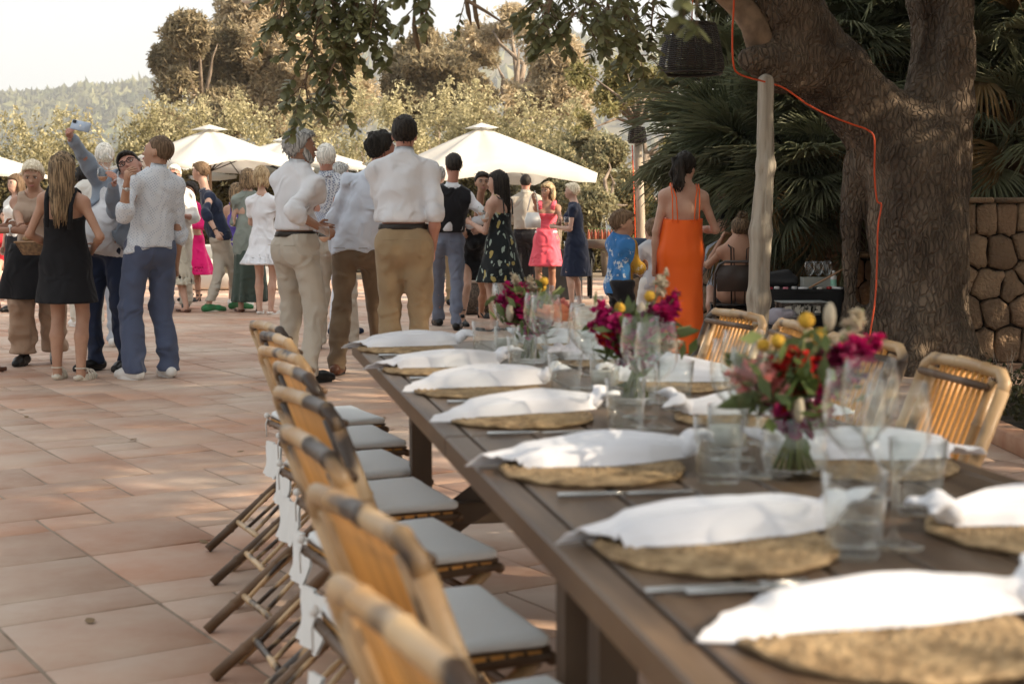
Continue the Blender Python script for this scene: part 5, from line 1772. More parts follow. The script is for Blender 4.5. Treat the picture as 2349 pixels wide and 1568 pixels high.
# ---------------------------------------------------------------- the dining table
wood_t = pm('table_wood', (.078, .048, .030), (.150, .102, .064), scale=5, stretch=(3.5, .35, 1), rough=.45, bump=.25, bscale=30, bdist=.004, objrand=.22, spec=.35)
wood_leg = pm('table_leg_wood', (.070, .045, .030), (.11, .075, .05), scale=6, stretch=(1, 1, .3), rough=.6)
S0, S1 = .55, 4.87
PE0, PE1 = .412, 1.27
TROOT = empty('dining_table', T((PE0 + PE1) / 2, S1, 0), TROT, label='long brown plank dining table laid for the wedding meal', cat='table')
def tl(perp, s, z): return np.array([perp - (PE0 + PE1) / 2, s - S1, z])
npl = 6; wpl = (PE1 - PE0 - .10) / npl
joints = [S0, 1.62, 2.74, 3.82, S1 - .10]
for a in range(npl):
    x = PE0 + .05 + wpl * (a + .5)
    for s0, s1 in ((S0, 2.73), (2.738, S1 - .052)):
        Geo().add(cbox(tl(x, (s0 + s1) / 2, .735), (wpl - .007, s1 - s0, .028), .0035)).build('plank', wood_t, TROOT, smooth=False)
for x in (PE0 + .024, PE1 - .024):
    for s0, s1 in ((S0, 2.73), (2.738, S1)):
        Geo().add(cbox(tl(x, (s0 + s1) / 2, .7265), (.047, s1 - s0, .045), .004)).build('edge_board', wood_t, TROOT, smooth=False)
Geo().add(cbox(tl((PE0 + PE1) / 2, S1 - .0245, .7265), (PE1 - PE0 - .100, .046, .045), .004)).build('edge_board', wood_t, TROOT, smooth=False)
for s_ in (1.85, 2.05, 3.85):
    for x in (PE0 + .10, PE1 - .10):
        Geo().add(cbox(tl(x, s_, .35), (.055, .060, .70), .004)).build('leg', wood_leg, TROOT, smooth=False)
    Geo().add(cbox(tl((PE0 + PE1) / 2, s_, .36), (PE1 - PE0 - .26, .05, .06), .004)).build('cross_bar', wood_leg, TROOT, smooth=False)
    Geo().add(cbox(tl((PE0 + PE1) / 2, s_, .68), (PE1 - PE0 - .28, .05, .06), .004)).build('cross_bar', wood_leg, TROOT, smooth=False)
for s_, dr in ((3.85, 1), (3.85, -1), (2.05, 1), (2.05, -1)):
    c0 = tl((PE0 + PE1) / 2 - dr * .28, s_ + .045 * dr, .30); c1 = tl((PE0 + PE1) / 2 + dr * .22, s_ + .045 * dr, .66)
    if True:
        G = Geo(); G.add(tube([c0, c1], .045, 4)); G.build('brace', wood_leg, TROOT, smooth=False)
for a, b_ in ((2.10, 3.80),):
    Geo().add(cbox(tl((PE0 + PE1) / 2, (a + b_) / 2, .30), (.06, b_ - a - .03, .055), .004)).build('stretcher', wood_leg, TROOT, smooth=False)

# ---------------------------------------------------------------- bamboo chairs
bamboo = pm('bamboo', (.44, .26, .115), (.56, .39, .22), scale=6, rough=.38, objrand=.16, spec=.5, contrast=(.35, .6), bump=.15, bscale=20)
nt = bamboo.node_tree; N = nt.nodes; L = nt.links; b = N['Principled BSDF']
src = b.inputs['Base Color'].links[0].from_socket
tc = N.new('ShaderNodeTexCoord'); oi = N.new('ShaderNodeObjectInfo')
va = N.new('ShaderNodeVectorMath'); va.operation = 'ADD'
L.new(tc.outputs['Object'], va.inputs[0]); L.new(oi.outputs['Location'], va.inputs[1])
nz = N.new('ShaderNodeTexNoise'); nz.inputs['Scale'].default_value = 5.5; nz.inputs['Detail'].default_value = 3
L.new(va.outputs[0], nz.inputs['Vector'])
rp = N.new('ShaderNodeValToRGB'); rp.color_ramp.elements[0].position = .54; rp.color_ramp.elements[1].position = .61
rp.color_ramp.elements[0].color = (0, 0, 0, 1); rp.color_ramp.elements[1].color = (1, 1, 1, 1)
L.new(nz.outputs['Fac'], rp.inputs[0])
mx = N.new('ShaderNodeMix'); mx.data_type = 'RGBA'; mx.inputs['B'].default_value = rgb((.045, .027, .017))
L.new(rp.outputs[0], mx.inputs['Factor']); L.new(src, mx.inputs['A']); L.new(mx.outputs['Result'], b.inputs['Base Color'])
slat_m = pm('bamboo_slat', (.68, .33, .085), (.52, .25, .065), scale=5, stretch=(1, 1, .3), rough=.4, objrand=.12, spec=.45)
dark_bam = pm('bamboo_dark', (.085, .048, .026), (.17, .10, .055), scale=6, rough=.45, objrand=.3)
cush = pm('cushion_cloth', (.80, .84, .86), (.76, .80, .82), scale=3, rough=.9, bump=.2, bscale=60, sheen=.2)
tie_m = pm('tie_cloth', (.76, .76, .74), rough=.9)

def bamb(G, pts, r, n=9, node=.16, m=0):
    """bamboo cane: nodes bulge along the way"""
    P = [np.array(p, float) for p in pts]
    seg = [0]
    for a in range(len(P) - 1): seg.append(seg[-1] + np.linalg.norm(P[a + 1] - P[a]))
    L_ = seg[-1]; ts = [0]; rs = [r]
    q = node * .6
    while q < L_ - .02:
        for dq, f in ((-.008, 1.0), (-.003, 1.14), (.003, 1.14), (.008, 1.0)):
            ts.append(q + dq); rs.append(r * f)
        q += node
    ts += [L_]; rs += [r]
    for sg in seg[1:-1]:
        ts.append(sg); rs.append(r)
    o = np.argsort(ts); ts = np.array(ts)[o]; rs = np.array(rs)[o]
    C = np.array([[np.interp(t, seg, [p[k_] for p in P]) for k_ in range(3)] for t in ts])
    keep = np.concatenate([[True], np.diff(ts) > 1e-5])
    G.add(tube(C[keep], rs[keep], n), m)

def make_chair(label):
    root = empty('bamboo_chair', (0, 0, 0), 0, label=label, cat='chair', group='folding bamboo chairs along the table')
    W = .188; zt = .80
    xb, xt = -.17, -.320            # foot and top of the back (leaning away from the table)
    def bp(y, z): return (xb + (xt - xb) * (z - .41) / (zt - .41), y, z)
    # outer back frame with rounded shoulders
    for s_ in (1, -1):
        G = Geo(); bamb(G, [(.15, s_ * W * .98, .02), bp(s_ * W, .45), bp(s_ * W, zt - .035)], .0155); G.build('back_post', bamboo, root)
        G = Geo(); bamb(G, [bp(s_ * (W - .052), .44), bp(s_ * (W - .046), zt - .02)], .0125); G.build('inner_post', bamboo, root)
    G = Geo()
    t = np.linspace(0, 1, 5)
    pts = [bp(-W, zt - .05), bp(-W + .004, zt - .018), bp(-W + .03, zt), bp(0, zt + .006), bp(W - .03, zt), bp(W - .004, zt - .018), bp(W, zt - .05)]
    bamb(G, pts, .0148, 10, .12); G.build('top_rail', bamboo, root)
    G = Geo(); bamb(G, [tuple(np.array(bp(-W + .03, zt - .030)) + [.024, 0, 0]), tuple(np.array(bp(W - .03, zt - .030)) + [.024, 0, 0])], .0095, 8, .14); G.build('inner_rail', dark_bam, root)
    G = Geo(); bamb(G, [bp(-W, .50), bp(W, .50)], .014); G.build('lower_rail', bamboo, root)
    ns = 9
    sl_me = None
    for j in range(ns):
        y = -W + .085 + (2 * W - .17) * j / (ns - 1)
        G = Geo(); bamb(G, [bp(y, .50), bp(y, .70), bp(y, zt - .01)], .0066, 6, .22)
        G.build('back_slat', slat_m, root)
    # seat
    for s_ in (1, -1):
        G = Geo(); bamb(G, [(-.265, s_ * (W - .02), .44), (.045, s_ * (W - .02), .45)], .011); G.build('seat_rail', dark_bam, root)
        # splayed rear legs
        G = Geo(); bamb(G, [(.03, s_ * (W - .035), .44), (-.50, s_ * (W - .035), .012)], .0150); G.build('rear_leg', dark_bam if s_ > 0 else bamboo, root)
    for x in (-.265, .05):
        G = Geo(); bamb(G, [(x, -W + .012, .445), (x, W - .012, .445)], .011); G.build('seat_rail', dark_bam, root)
    for j in range(9):
        x = -.245 + .033 * j
        G = Geo(); G.add(box((x, 0, .457), (.024, .35, .008))); G.build('seat_slat', slat_m, root, smooth=False)
    # lattice between the rear legs, and front stretcher
    def rl(y, z): return (.03 - .53 * (.44 - z) / .428, y, z)
    for z in (.10, .30):
        G = Geo(); bamb(G, [rl(-W + .03, z), rl(W - .03, z)], .010, 7); G.build('leg_rail', bamboo, root)
    for j in range(4):
        y0 = -W + .06 + j * .08
        G = Geo(); bamb(G, [rl(y0, .10), rl(y0 + (.06 if j % 2 else -.0), .30)], .0065, 6, .3); G.build('lattice_cane', bamboo, root)
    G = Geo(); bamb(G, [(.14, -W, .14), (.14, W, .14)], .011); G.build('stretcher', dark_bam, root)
    # cushion, tied on
    F = Field(k=.02)
    def cu(X, Y, Z):
        x = np.abs(X + .105) - .145; y = np.abs(Y) - .162; puff = .010 * np.cos(np.clip(X + .105, -.2, .2) * 8) * np.cos(np.clip(Y, -.2, .2) * 7)
        z = np.abs(Z - .475) - .002 - puff * .7
        return np.sqrt(np.maximum(x, 0) ** 2 + np.maximum(y, 0) ** 2 + np.maximum(z, 0) ** 2) + np.minimum(np.maximum(np.maximum(x, y), z), 0) - .010
    F.fn(cu, (-.28, -.21, .450), (.07, .21, .515))
    a_ = Sines(20, 6, 3); F.noise = lambda X, Y, Z: .002 * a_(X, Y, Z)
    c = Geo().add(F.build(.010)).build('seat_cushion', cush, root)
    Geo().add(cbox((-.105, 0, .463), (.31, .34, .006), .002)).build('cushion_base', dark_bam, root)
    for s_ in (1, -1):
        G = Geo()
        b0 = np.array([-.245, s_ * .15, .472])
        G.add(tube([b0, b0 + [-.025, s_ * .01, .0], b0 + [-.035, s_ * .008, -.03], b0 + [-.034, s_ * .004, -.075]], [.006, .007, .006, .004], 6, flat=.5))
        G.add(ball(b0 + [-.03, s_ * .01, 0], .011, 7, 5))
        G.build('tie', tie_m, c)
    # white flap hanging behind the seat
    V = []; n = 7
    for a in range(n):
        for d_ in range(5):
            z = .40 - .115 * d_ / 4; y = -.10 + .15 * a / (n - 1)
            V.append((-.300 - .02 * d_ / 4 + .006 * math.sin(a * 1.9 + d_), y + .008 * math.sin(d_ * 2), z))
    F2 = [[a * 5 + d_, (a + 1) * 5 + d_, (a + 1) * 5 + d_ + 1, a * 5 + d_ + 1] for a in range(n - 1) for d_ in range(4)]
    V2 = [(x - .006, y, z) for x, y, z in V]
    V = V + V2; F3 = [[q + n * 5 for q in f[::-1]] for f in F2]
    Geo().add((np.array(V), np.array(F2 + F3))).build('cloth_flap', tie_m, c)
    return root
chair = make_chair('bamboo chair nearest the camera, on the left of the table')
ch_s = [1.36, 1.88, 2.42, 3.03, 3.55, 4.02, 4.52, 5.02]
ordn = ['first', 'second', 'third', 'fourth', 'fifth', 'sixth', 'seventh', 'eighth']
CX = .455; CR = RAD(13)
chair.location = T(CX, ch_s[0]); chair.rotation_euler = (0, 0, TROT + CR)
for a in range(1, 8):
    dup(chair, T(CX + [0, .01, -.015, .0, .01, -.01, .0, -.02][a], ch_s[a]), TROT + CR + RAD([0, 2, -3, 2, -2, 3, -1, 2][a]),
        'bamboo chair with white cushion, ' + ('farthest from the camera' if a == 7 else ordn[a] + ' from the camera') + ' in the left row')
for a, (s_, lab) in enumerate(((3.20, 'bamboo chair in the right row, nearest the planting bed and the camera'), (3.80, 'bamboo chair in the right row, its top rail in front of the old trunk'),
                               (4.46, 'bamboo chair in the right row, right of the prop pole'), (4.93, 'bamboo chair in the right row beside the hem of the orange dress'))):
    dup(chair, T(1.45 + [.0, .04, .07, .07][a], s_), TROT + math.pi + RAD([-4, 5, -8, 6][a]), lab, (1.0, 1.18, 1.02))

# ---------------------------------------------------------------- place settings
straw = pm('woven_straw', (.22, .145, .075), (.48, .34, .19), scale=34, rough=.8, bump=.9, bscale=85, bdist=.008, contrast=(.35, .65))
linen = pm('white_linen', (.75, .76, .80), (.69, .70, .75), scale=4, rough=.9, bump=.12, bscale=90, sheen=.3, bdist=.003)
steel = pm('cutlery_steel', (.45, .45, .44), rough=.22, metal=1.0)
TZ = .7495
def placemat(p, s_, label, seed):
    g = np.random.default_rng(seed); R_ = .156
    rings = []
    for q in range(1, 34):
        r = R_ * q / 33; ph = (q % 3)
        rings.append((r, .010 + (.0035 if ph == 1 else 0.0)))
    prof = [(0.001, 0.0), (R_ * .97, 0.0), (R_ * 1.01, .005)] + [(r, z) for r, z in rings[::-1]] + [(.001, .012)]
    V, F = lathe(prof, 72)
    th = np.arctan2(V[:, 1], V[:, 0]); rr = np.hypot(V[:, 0], V[:, 1])
    V[:, 2] += np.where(V[:, 2] > .002, .0022 * np.sin(th * np.maximum(14, (rr / R_ * 60).astype(int)) + np.floor(rr / R_ * 11) * 1.5), 0)
    V[:, :2] *= (1 + .012 * np.sin(th * 9 + seed) + .006 * np.sin(th * 23))[:, None]
    o = Geo().add((V, F)).build('placemat', straw, label=label, cat='placemat', group='woven straw placemats')
    o.location = T(p, s_, TZ); o.rotation_euler = (0, 0, g.uniform(0, 6)); o.scale = (1, 1, .8)
    return o
def napkin(p, s_, side, label, seed, ang=0.0):
    """folded napkin: a creased sheet narrowing to a knot; the fan end points to the table edge"""
    g = np.random.default_rng(seed)
    nu, nv = 64, 41
    u = np.linspace(0, 1, nu)[:, None]; v = np.linspace(-1, 1, nv)[None]
    wl_ = np.interp(u[:, 0], [0, .12, .45, .75, .93, 1], np.array([.050, .072, .078, .058, .030, .020]) * g.uniform(.92, 1.08, 6))[:, None]
    sk = g.uniform(.35, .8) * g.choice([-1, 1])
    x = -.205 + .335 * u - .040 * (sk * v + .3 * v * v) * (1 - u) ** 2 * 1.6
    bend = g.uniform(-.02, .02) * np.sin(u * 3)
    edge = 1 + .07 * np.sin(u * g.uniform(7, 12) + g.uniform(0, 6)) + .012 * np.sin(u * 31 + seed)
    y = wl_ * v * edge + bend
    body = (.012 + .020 * np.sin(np.clip(u, 0, 1) * np.pi * .9) ** .8) * (1 - np.abs(v) ** 2.6)
    z = .004 + body
    for q in range(6):
        c0 = g.uniform(-.8, .8); c1 = c0 * .75 + g.uniform(-.15, .15); sg = g.uniform(.045, .11); hgt = g.uniform(.005, .014) * (1 if q else 1.3)
        cc = c0 + (c1 - c0) * u + .05 * np.sin(u * 7 + q)
        dd = (v - cc) / sg
        rid = np.where(dd > 0, np.exp(-dd ** 2), np.exp(-(dd / 2.6) ** 2))
        z = z + hgt * rid * np.clip(.35 + u * 1.1, 0, 1) * (1 - .5 * u ** 4)
    fo = g.uniform(-.2, .5)                         # a folded-over flap with a crisp edge
    z = z + .0045 / (1 + np.exp(-(v - fo + .5 * (1 - u)) * 55)) + .003 / (1 + np.exp((v + .75 - .3 * u) * 60))
    z = z - .010 * np.clip(np.abs(v) - .86, 0, 1) / .14 * (z > .006)
    z = np.maximum(z, .0015) - .010 * (x < -.165) * np.clip((-.165 - x) / .02, 0, 1)
    V = np.stack([x + 0 * v, y, z], -1).reshape(-1, 3)
    i_ = np.arange(nu - 1)[:, None]; j_ = np.arange(nv - 1)[None]
    F4 = np.stack([i_ * nv + j_, (i_ + 1) * nv + j_, (i_ + 1) * nv + j_ + 1, i_ * nv + j_ + 1], -1).reshape(-1, 4)
    V2 = V.copy(); V2[:, 2] = np.minimum(V[:, 2] - .0025, .03) - .0005
    G = Geo(); G.add((V, F4)); G.add((V2, F4[:, ::-1]))
    b = list(range(0, nv)) + [k_ * nv + nv - 1 for k_ in range(1, nu)] + [(nu - 1) * nv + k_ for k_ in range(nv - 2, -1, -1)] + [k_ * nv for k_ in range(nu - 2, 0, -1)]
    nb = len(b); Vr = np.concatenate([V[b], V2[b]])
    G.add((Vr, np.array([[q, nb + q, nb + (q + 1) % nb, (q + 1) % nb] for q in range(nb)])))
    # the knot and its two tails
    F = Field(k=.012)
    kx = .135
    tt = np.linspace(0, 2 * np.pi, 9)
    tlt = g.uniform(-.5, .5)
    ring = [(kx + .012 * math.sin(q + tlt), .020 * math.cos(q), .026 + .019 * math.sin(q)) for q in tt]
    F.chain(ring, [g.uniform(.010, .0145) for _ in tt], k=.008)
    F.cap((kx - .03, 0, .022), (kx + .012, 0, .026), .021, .017, k=.01, flat=.8, f=(0, 0, 1))
    for q in (-1, 1):
        a0 = np.array([kx + .008, q * .008, .034]); a1 = a0 + [g.uniform(.012, .03), q * g.uniform(.012, .03), g.uniform(.0, .02)]; a2 = a1 + [g.uniform(.012, .035), q * g.uniform(.0, .03), g.uniform(-.016, .014)]
        fl = unit([g.normal(0, .3), g.normal(0, .5), 1])
        F.chain([a0, a1, a2], [.011, .019, .007], k=.010, flat=.38, f=fl)
    a2_ = Sines(95, 6, seed + 1, (.6, 1.2, 1)); a3 = Sines(150, 6, seed + 2, (.35, 1.3, 1.3))
    F.noise = lambda X, Y, Z: .0022 * a2_(X, Y, Z) + .0018 * np.abs(a3(X, Y, Z))
    F.cuts.append(lambda X, Y, Z: .0 - Z)
    G.add(F.build(.005))
    o = G.build('napkin', linen, label=label, cat='napkin', group='knotted white linen napkins')
    o.location = T(p, s_ + .038 * (1 if side < 0 else 1), TZ + .0118)
    o.rotation_euler = (0, 0, TROT + (0 if side < 0 else math.pi) + RAD(ang)); o.scale = (.97, .68, .82)
    return o
def knife(p, s_, side, label, fork=False):
    G = Geo()
    if not fork:
        G.add(tube([(-.11, 0, .004), (-.02, 0, .004), (.0, 0, .003)], [.0075, .006, .004], 8, flat=.5))
        G.add(tube([(0, 0, .003), (.05, 0, .003), (.10, .002, .003), (.118, .001, .003)], [.006, .010, .009, .002], 8, flat=.15))
    else:
        G.add(tube([(-.10, 0, .004), (0, 0, .006), (.04, 0, .004)], [.008, .004, .006], 8, flat=.4))
        for y in (-.009, -.003, .003, .009): G.add(tube([(.04, y * .6, .004), (.06, y, .003), (.10, y, .006)], [.003, .002, .0015], 5))
    nm = 'fork' if fork else 'knife'
    o = G.build(nm, steel, label=label, cat=nm, group='table cutlery')
    o.location = T(p, s_, TZ + .001); o.rotation_euler = (0, 0, TROT + (0 if side < 0 else math.pi))
    return o
lft = [(.655, 1.32), (.615, 1.73), (.600, 2.31), (.605, 2.94), (.60, 3.43), (.575, 3.92), (.56, 4.56)]
rgt = [(1.085, 1.73), (1.07, 2.26), (1.08, 2.84), (1.09, 3.44), (1.09, 4.02), (1.08, 4.56)]
nl = ['nearest the camera', 'second from the camera', 'third from the camera', 'fourth from the camera', 'fifth from the camera', 'sixth from the camera', 'at the far left corner']
nr_ = ['nearest the camera', 'second from the camera', 'third from the camera', 'fourth from the camera', 'fifth from the camera', 'at the far right corner']
for q, (p, s_) in enumerate(lft):
    placemat(p, s_, 'round woven straw placemat on the left side of the table, ' + nl[q], q)
    napkin(p + .055, s_ + .01, -1, 'knotted white napkin on the left side of the table, ' + nl[q], 40 + q, ang=[-2, 6, 3, 8, 2, 6, 3][q])
    knife(p + .0, s_ - .215, -1, 'table knife beside the left placemat ' + nl[q])
knife(.56, 1.53, -1, 'fork lying between the two nearest left placemats', True)
for q, (p, s_) in enumerate(rgt):
    placemat(p, s_, 'round woven straw placemat on the right side of the table, ' + nr_[q], 20 + q)
    napkin(p + .0, s_ + .01, 1, 'knotted white napkin on the right side of the table, ' + nr_[q], 60 + q, ang=[8, -4, 3, -6, 5, 0][q])

# ---------------------------------------------------------------- glasses
def shell(prof_out, t=.0016):
    po = np.array(prof_out, float)
    return po
def wine_mesh():
    out = [(.001, 0), (.036, 0), (.037, .002), (.020, .005), (.006, .010), (.0042, .020), (.004, .075), (.006, .086), (.018, .095), (.032, .110), (.040, .130), (.0415, .150), (.039, .175), (.035, .200)]
    inn = [(.0338, .200), (.0378, .175), (.0402, .150), (.0387, .131), (.031, .112), (.017, .0975), (.001, .092)]
    return Geo().add(lathe(out + inn, 28)).mesh('wine_glass', GLASS)
def tumbler_mesh():
    out = [(.001, 0), (.029, 0), (.031, .003), (.034, .050), (.0375, .098)]
    inn = [(.0358, .098), (.0325, .050), (.0290, .012), (.001, .011)]
    return Geo().add(lathe(out + inn, 28)).mesh('tumbler', GLASS)
WG, TB = wine_mesh(), tumbler_mesh()
def place(me, nm, loc, label, cat, group, sc=1.0, rz=0):
    o = bpy.data.objects.new(nm, me); COL.objects.link(o); o.location = loc; o.scale = (sc,) * 3; o.rotation_euler = (0, 0, rz)
    tag(o, label=label, cat=cat, group=group); return o
wl = ['the two nearest left napkins', 'the second and third left napkins', 'the third and fourth left napkins', 'the fourth and fifth left napkins', 'the fifth and sixth left napkins', 'the two farthest left napkins']
gl = [1.66, 2.17, 2.72, 3.24, 3.74, 4.30]
for q, s_ in enumerate(gl):
    place(TB, 'tumbler', T(.775, s_, TZ), 'clear water tumbler by the knots of ' + wl[q], 'tumbler', 'glasses on the table', 1.12)
    place(WG, 'wine_glass', T(.850, s_ + .04, TZ), 'slim wine glass just right of the tumbler, level with ' + wl[q], 'wine glass', 'glasses on the table', 1.08)
    place(WG, 'wine_glass', T(.865 + .01 * (q % 2), s_ + .20, TZ), 'larger wine glass behind the slim one, level with ' + wl[q], 'wine glass', 'glasses on the table', 1.08)
gr2 = [1.98, 2.52, 3.12, 3.70, 4.28]
wr_ = ['the two nearest right napkins', 'the second and third right napkins', 'the third and fourth right napkins', 'the fourth and fifth right napkins', 'the two farthest right napkins']
for q, s_ in enumerate(gr2):
    place(TB, 'tumbler', T(.975, s_ - .10, TZ), 'clear water tumbler near the knots of ' + wr_[q], 'tumbler', 'glasses on the table', 1.12)
    place(WG, 'wine_glass', T(.955, s_ + .02, TZ), 'wine glass near the knots of ' + wr_[q], 'wine glass', 'glasses on the table', 1.08)
# small candle jars
cj = Geo().add(lathe([(.001, 0), (.036, 0), (.038, .004), (.038, .085), (.0355, .085), (.0355, .010), (.001, .009)], 24)).mesh('candle_jar', GLASS)
wax = pm('wax', (.80, .78, .70), rough=.5)
for p_, s_, lab in ((.90, 2.47, 'candle jar beside the nearest vase'), (.92, 3.42, 'candle jar beside the middle vase'), (.86, 4.40, 'candle jar near the far vase')):
    o = place(cj, 'candle_jar', T(p_, s_, TZ), 'glass ' + lab, 'candle jar', 'candle jars on the table')
    Geo().add(lathe([(.001, .0102), (.0345, .0102), (.0345, .045), (.001, .045)], 20)).build('candle', wax, o)

# ---------------------------------------------------------------- vases and flowers
vase_me = Geo().add(lathe([(.001, 0), (.040, 0), (.050, .008), (.056, .040), (.052, .075), (.040, .105), (.038, .125), (.046, .140),
                           (.0440, .140), (.0360, .125), (.0378, .105), (.0495, .075), (.0535, .040), (.047, .012), (.001, .010)], 30)).mesh('vase', GLASS)
mag = pm('magenta_petal', (.58, .02, .16), (.36, .01, .12), scale=20, rough=.55, transl=.35, island=.35)
burg = pm('burgundy_petal', (.16, .01, .045), (.28, .012, .09), scale=20, rough=.55, transl=.3, island=.35)
redp = pm('red_petal', (.62, .03, .02), (.50, .02, .03), scale=15, rough=.5, transl=.35, island=.2)
pinkp = pm('pink_petal', (.72, .26, .26), (.80, .38, .32), scale=15, rough=.55, transl=.4, island=.2)
peach = pm('peach_petal', (.85, .40, .24), (.90, .48, .32), scale=9, rough=.55, transl=.4, island=.12)
yel = pm('yellow_bloom', (.62, .38, .04), (.48, .27, .03), scale=80, rough=.8, bump=1, bscale=220, bdist=.004)
creamp = pm('cream_petal', (.72, .66, .52), (.60, .52, .42), scale=15, rough=.6, transl=.4, island=.2)
leafg = pm('bouquet_leaf', (.08, .12, .035), (.17, .21, .08), scale=8, rough=.5, transl=.35, island=.3)
stem_g = pm('flower_stem', (.16, .20, .07), (.26, .28, .12), scale=9, rough=.5)
def petal(G, p, d, sz, w=.5, n=4):
    d = unit(d); s_ = unit(np.cross(d, [.3, .2, 1.0]))
    up = np.cross(s_, d)
    V = [p, p + d * sz * .5 + s_ * sz * w * .5 + up * sz * .08, p + d * sz + s_ * sz * w * .22 + up * sz * .2, p + d * sz - s_ * sz * w * .22 + up * sz * .2, p + d * sz * .5 - s_ * sz * w * .5 + up * sz * .08]
    G.add((np.array(V), np.array([[0, 1, 2, 3]]))); G.add((np.array([V[0], V[3], V[4]]), np.array([[0, 1, 2]])))
def bouquet(p_, s_, spec, lab, seed, zs=1.0):
    g = np.random.default_rng(seed)
    spec = [(a, b, c, d * zs, e) for a, b, c, d, e in spec]
    v = place(vase_me, 'vase', T(p_, s_, TZ), 'clear round glass vase ' + lab, 'vase', 'flower vases on the table')
    loc = T(p_, s_, TZ)
    root = empty('bouquet', loc, 0, label='bouquet of magenta and yellow flowers in the vase ' + lab, cat='flowers', group='bouquets on the table')
    St = Geo()
    def stem(h):
        h = np.array(h); b = np.array([-h[0] * .18 + g.normal(0, .012), -h[1] * .18 + g.normal(0, .012), .014])
        m = np.array([h[0] * .16, h[1] * .16, .13])
        b[:2] = np.clip(b[:2], -.034, .034); m[:2] = np.clip(m[:2], -.024, .024)
        St.add(tube([b, m, m * .4 + h * .6 + [0, 0, .01], h], [.0032, .003, .0025, .002], 5))
        return unit(h - m)
    for kind, x, y, z, sz in spec:
        h = np.array([x, y, z]); d = stem(h)
        G = Geo()
        if kind == 'ball':
            V, F = ball(h, sz * .86, 14, 10); V = V + g.normal(0, sz * .03, V.shape); G.add((V, F)); G.build('flower', yel, root)
        elif kind == 'rose':
            for a in range(30):
                t = a / 30; th = a * 2.4; dd = np.array([math.cos(th) * (.2 + t), math.sin(th) * (.2 + t), 1.1 - 1.0 * t])
                petal(G, h - [0, 0, sz * .4] + unit(dd) * sz * .15 * t, dd, sz * (.75 + .5 * t), 1.2)
            G.build('flower', peach if sz > .03 else pinkp, root)
        elif kind in ('stock', 'burg', 'cream', 'pink', 'red'):
            mt = {'stock': mag, 'burg': burg, 'cream': creamp, 'pink': pinkp, 'red': redp}[kind]
            nfl = int(22 + sz * 420)
            for a in range(nfl):
                t = a / nfl; q = h - d * sz * (1 - t) * 1.6 + g.normal(0, sz * .22 * (1.1 - t * .6), 3)
                od = unit(g.normal(size=3) + [0, 0, .3])
                for _ in range(5): petal(G, q, od + g.normal(0, .75, 3), sz * .38 * (1.15 - .5 * t), 1.05)
            G.build('flower', mt, root)
        elif kind == 'bud':
            V, F = ball(h, (sz * .6, sz * .6, sz * 1.4), 8, 6); G.add((V, F)); G.build('flower', creamp, root)
        elif kind == 'leaf':
            V = []; 
            e = h - d * sz * 1.5; sd = unit(np.cross(d, [.2, 1, .1]))
            for t, w in ((0, .05), (.25, .8), (.5, 1), (.8, .6), (1, .02)):
                c = e + d * sz * 2 * t + np.array([0, 0, -.02 * t * t]); V += [c - sd * w * sz * .30, c + [0, -.004, 0], c + sd * w * sz * .30]
            F = [[r_ * 3 + c, r_ * 3 + c + 1, r_ * 3 + c + 4, r_ * 3 + c + 3] for r_ in range(4) for c in (0, 1)]
            G.add((np.array(V), np.array(F))); G.build('leaf', leafg, root)
    St.build('stem', stem_g, root)
    P = g.normal(0, 1, (160, 3)) * [.042, .042, .035] + [0, 0, .160]
    Geo().add(leafcloud(P, .022, seed, .4, droop=.3)).build('foliage', leafg, root, smooth=False)
bouquet(.915, 2.19, [('ball', .015, .0, .325, .016), ('ball', -.035, -.02, .285, .014), ('ball', .03, -.03, .295, .016), ('ball', -.05, .03, .27, .013), ('red', -.02, -.03, .265, .042), ('red', .012, -.045, .255, .04),
                     ('burg', .085, -.01, .26, .075), ('burg', .055, .03, .24, .07), ('stock', .13, .01, .29, .055), ('burg', .10, .02, .21, .06), ('burg', .03, .0, .19, .05), ('stock', .05, -.02, .225, .05), ('red', -.045, -.01, .235, .05), ('pink', -.11, .01, .21, .045), ('cream', .115, .03, .345, .035), ('bud', .06, .03, .33, .018),
                     ('pink', -.085, -.01, .24, .05), ('pink', -.06, -.03, .215, .05), ('bud', -.005, -.05, .15, .016), ('leaf', .0, -.06, .24, .065), ('leaf', .015, -.055, .22, .055), ('leaf', -.1, .02, .26, .05), ('leaf', -.11, -.01, .17, .05), ('leaf', .05, .04, .30, .05)],
        'nearest the camera', 5, .80)
bouquet(.915, 3.14, [('ball', -.035, .0, .245, .015), ('ball', .035, .01, .275, .015), ('bud', .015, .0, .23, .02), ('stock', -.085, .0, .25, .06), ('stock', -.06, -.02, .215, .06), ('burg', -.02, .0, .215, .055), ('stock', .085, -.01, .235, .07),
                    ('burg', .06, .02, .25, .065), ('stock', .10, .01, .28, .05), ('stock', .055, -.03, .19, .055), ('cream', .075, .02, .335, .035), ('pink', .03, -.02, .19, .04), ('stock', .045, .01, .225, .06), ('stock', -.10, .02, .205, .05), ('red', -.085, -.01, .175, .035), ('red', .085, -.01, .165, .04), ('cream', .10, -.02, .15, .04),
                    ('leaf', .13, .0, .2, .045), ('leaf', -.03, -.03, .18, .05), ('leaf', .0, .02, .26, .04)], 'in the middle of the table', 6, .90)
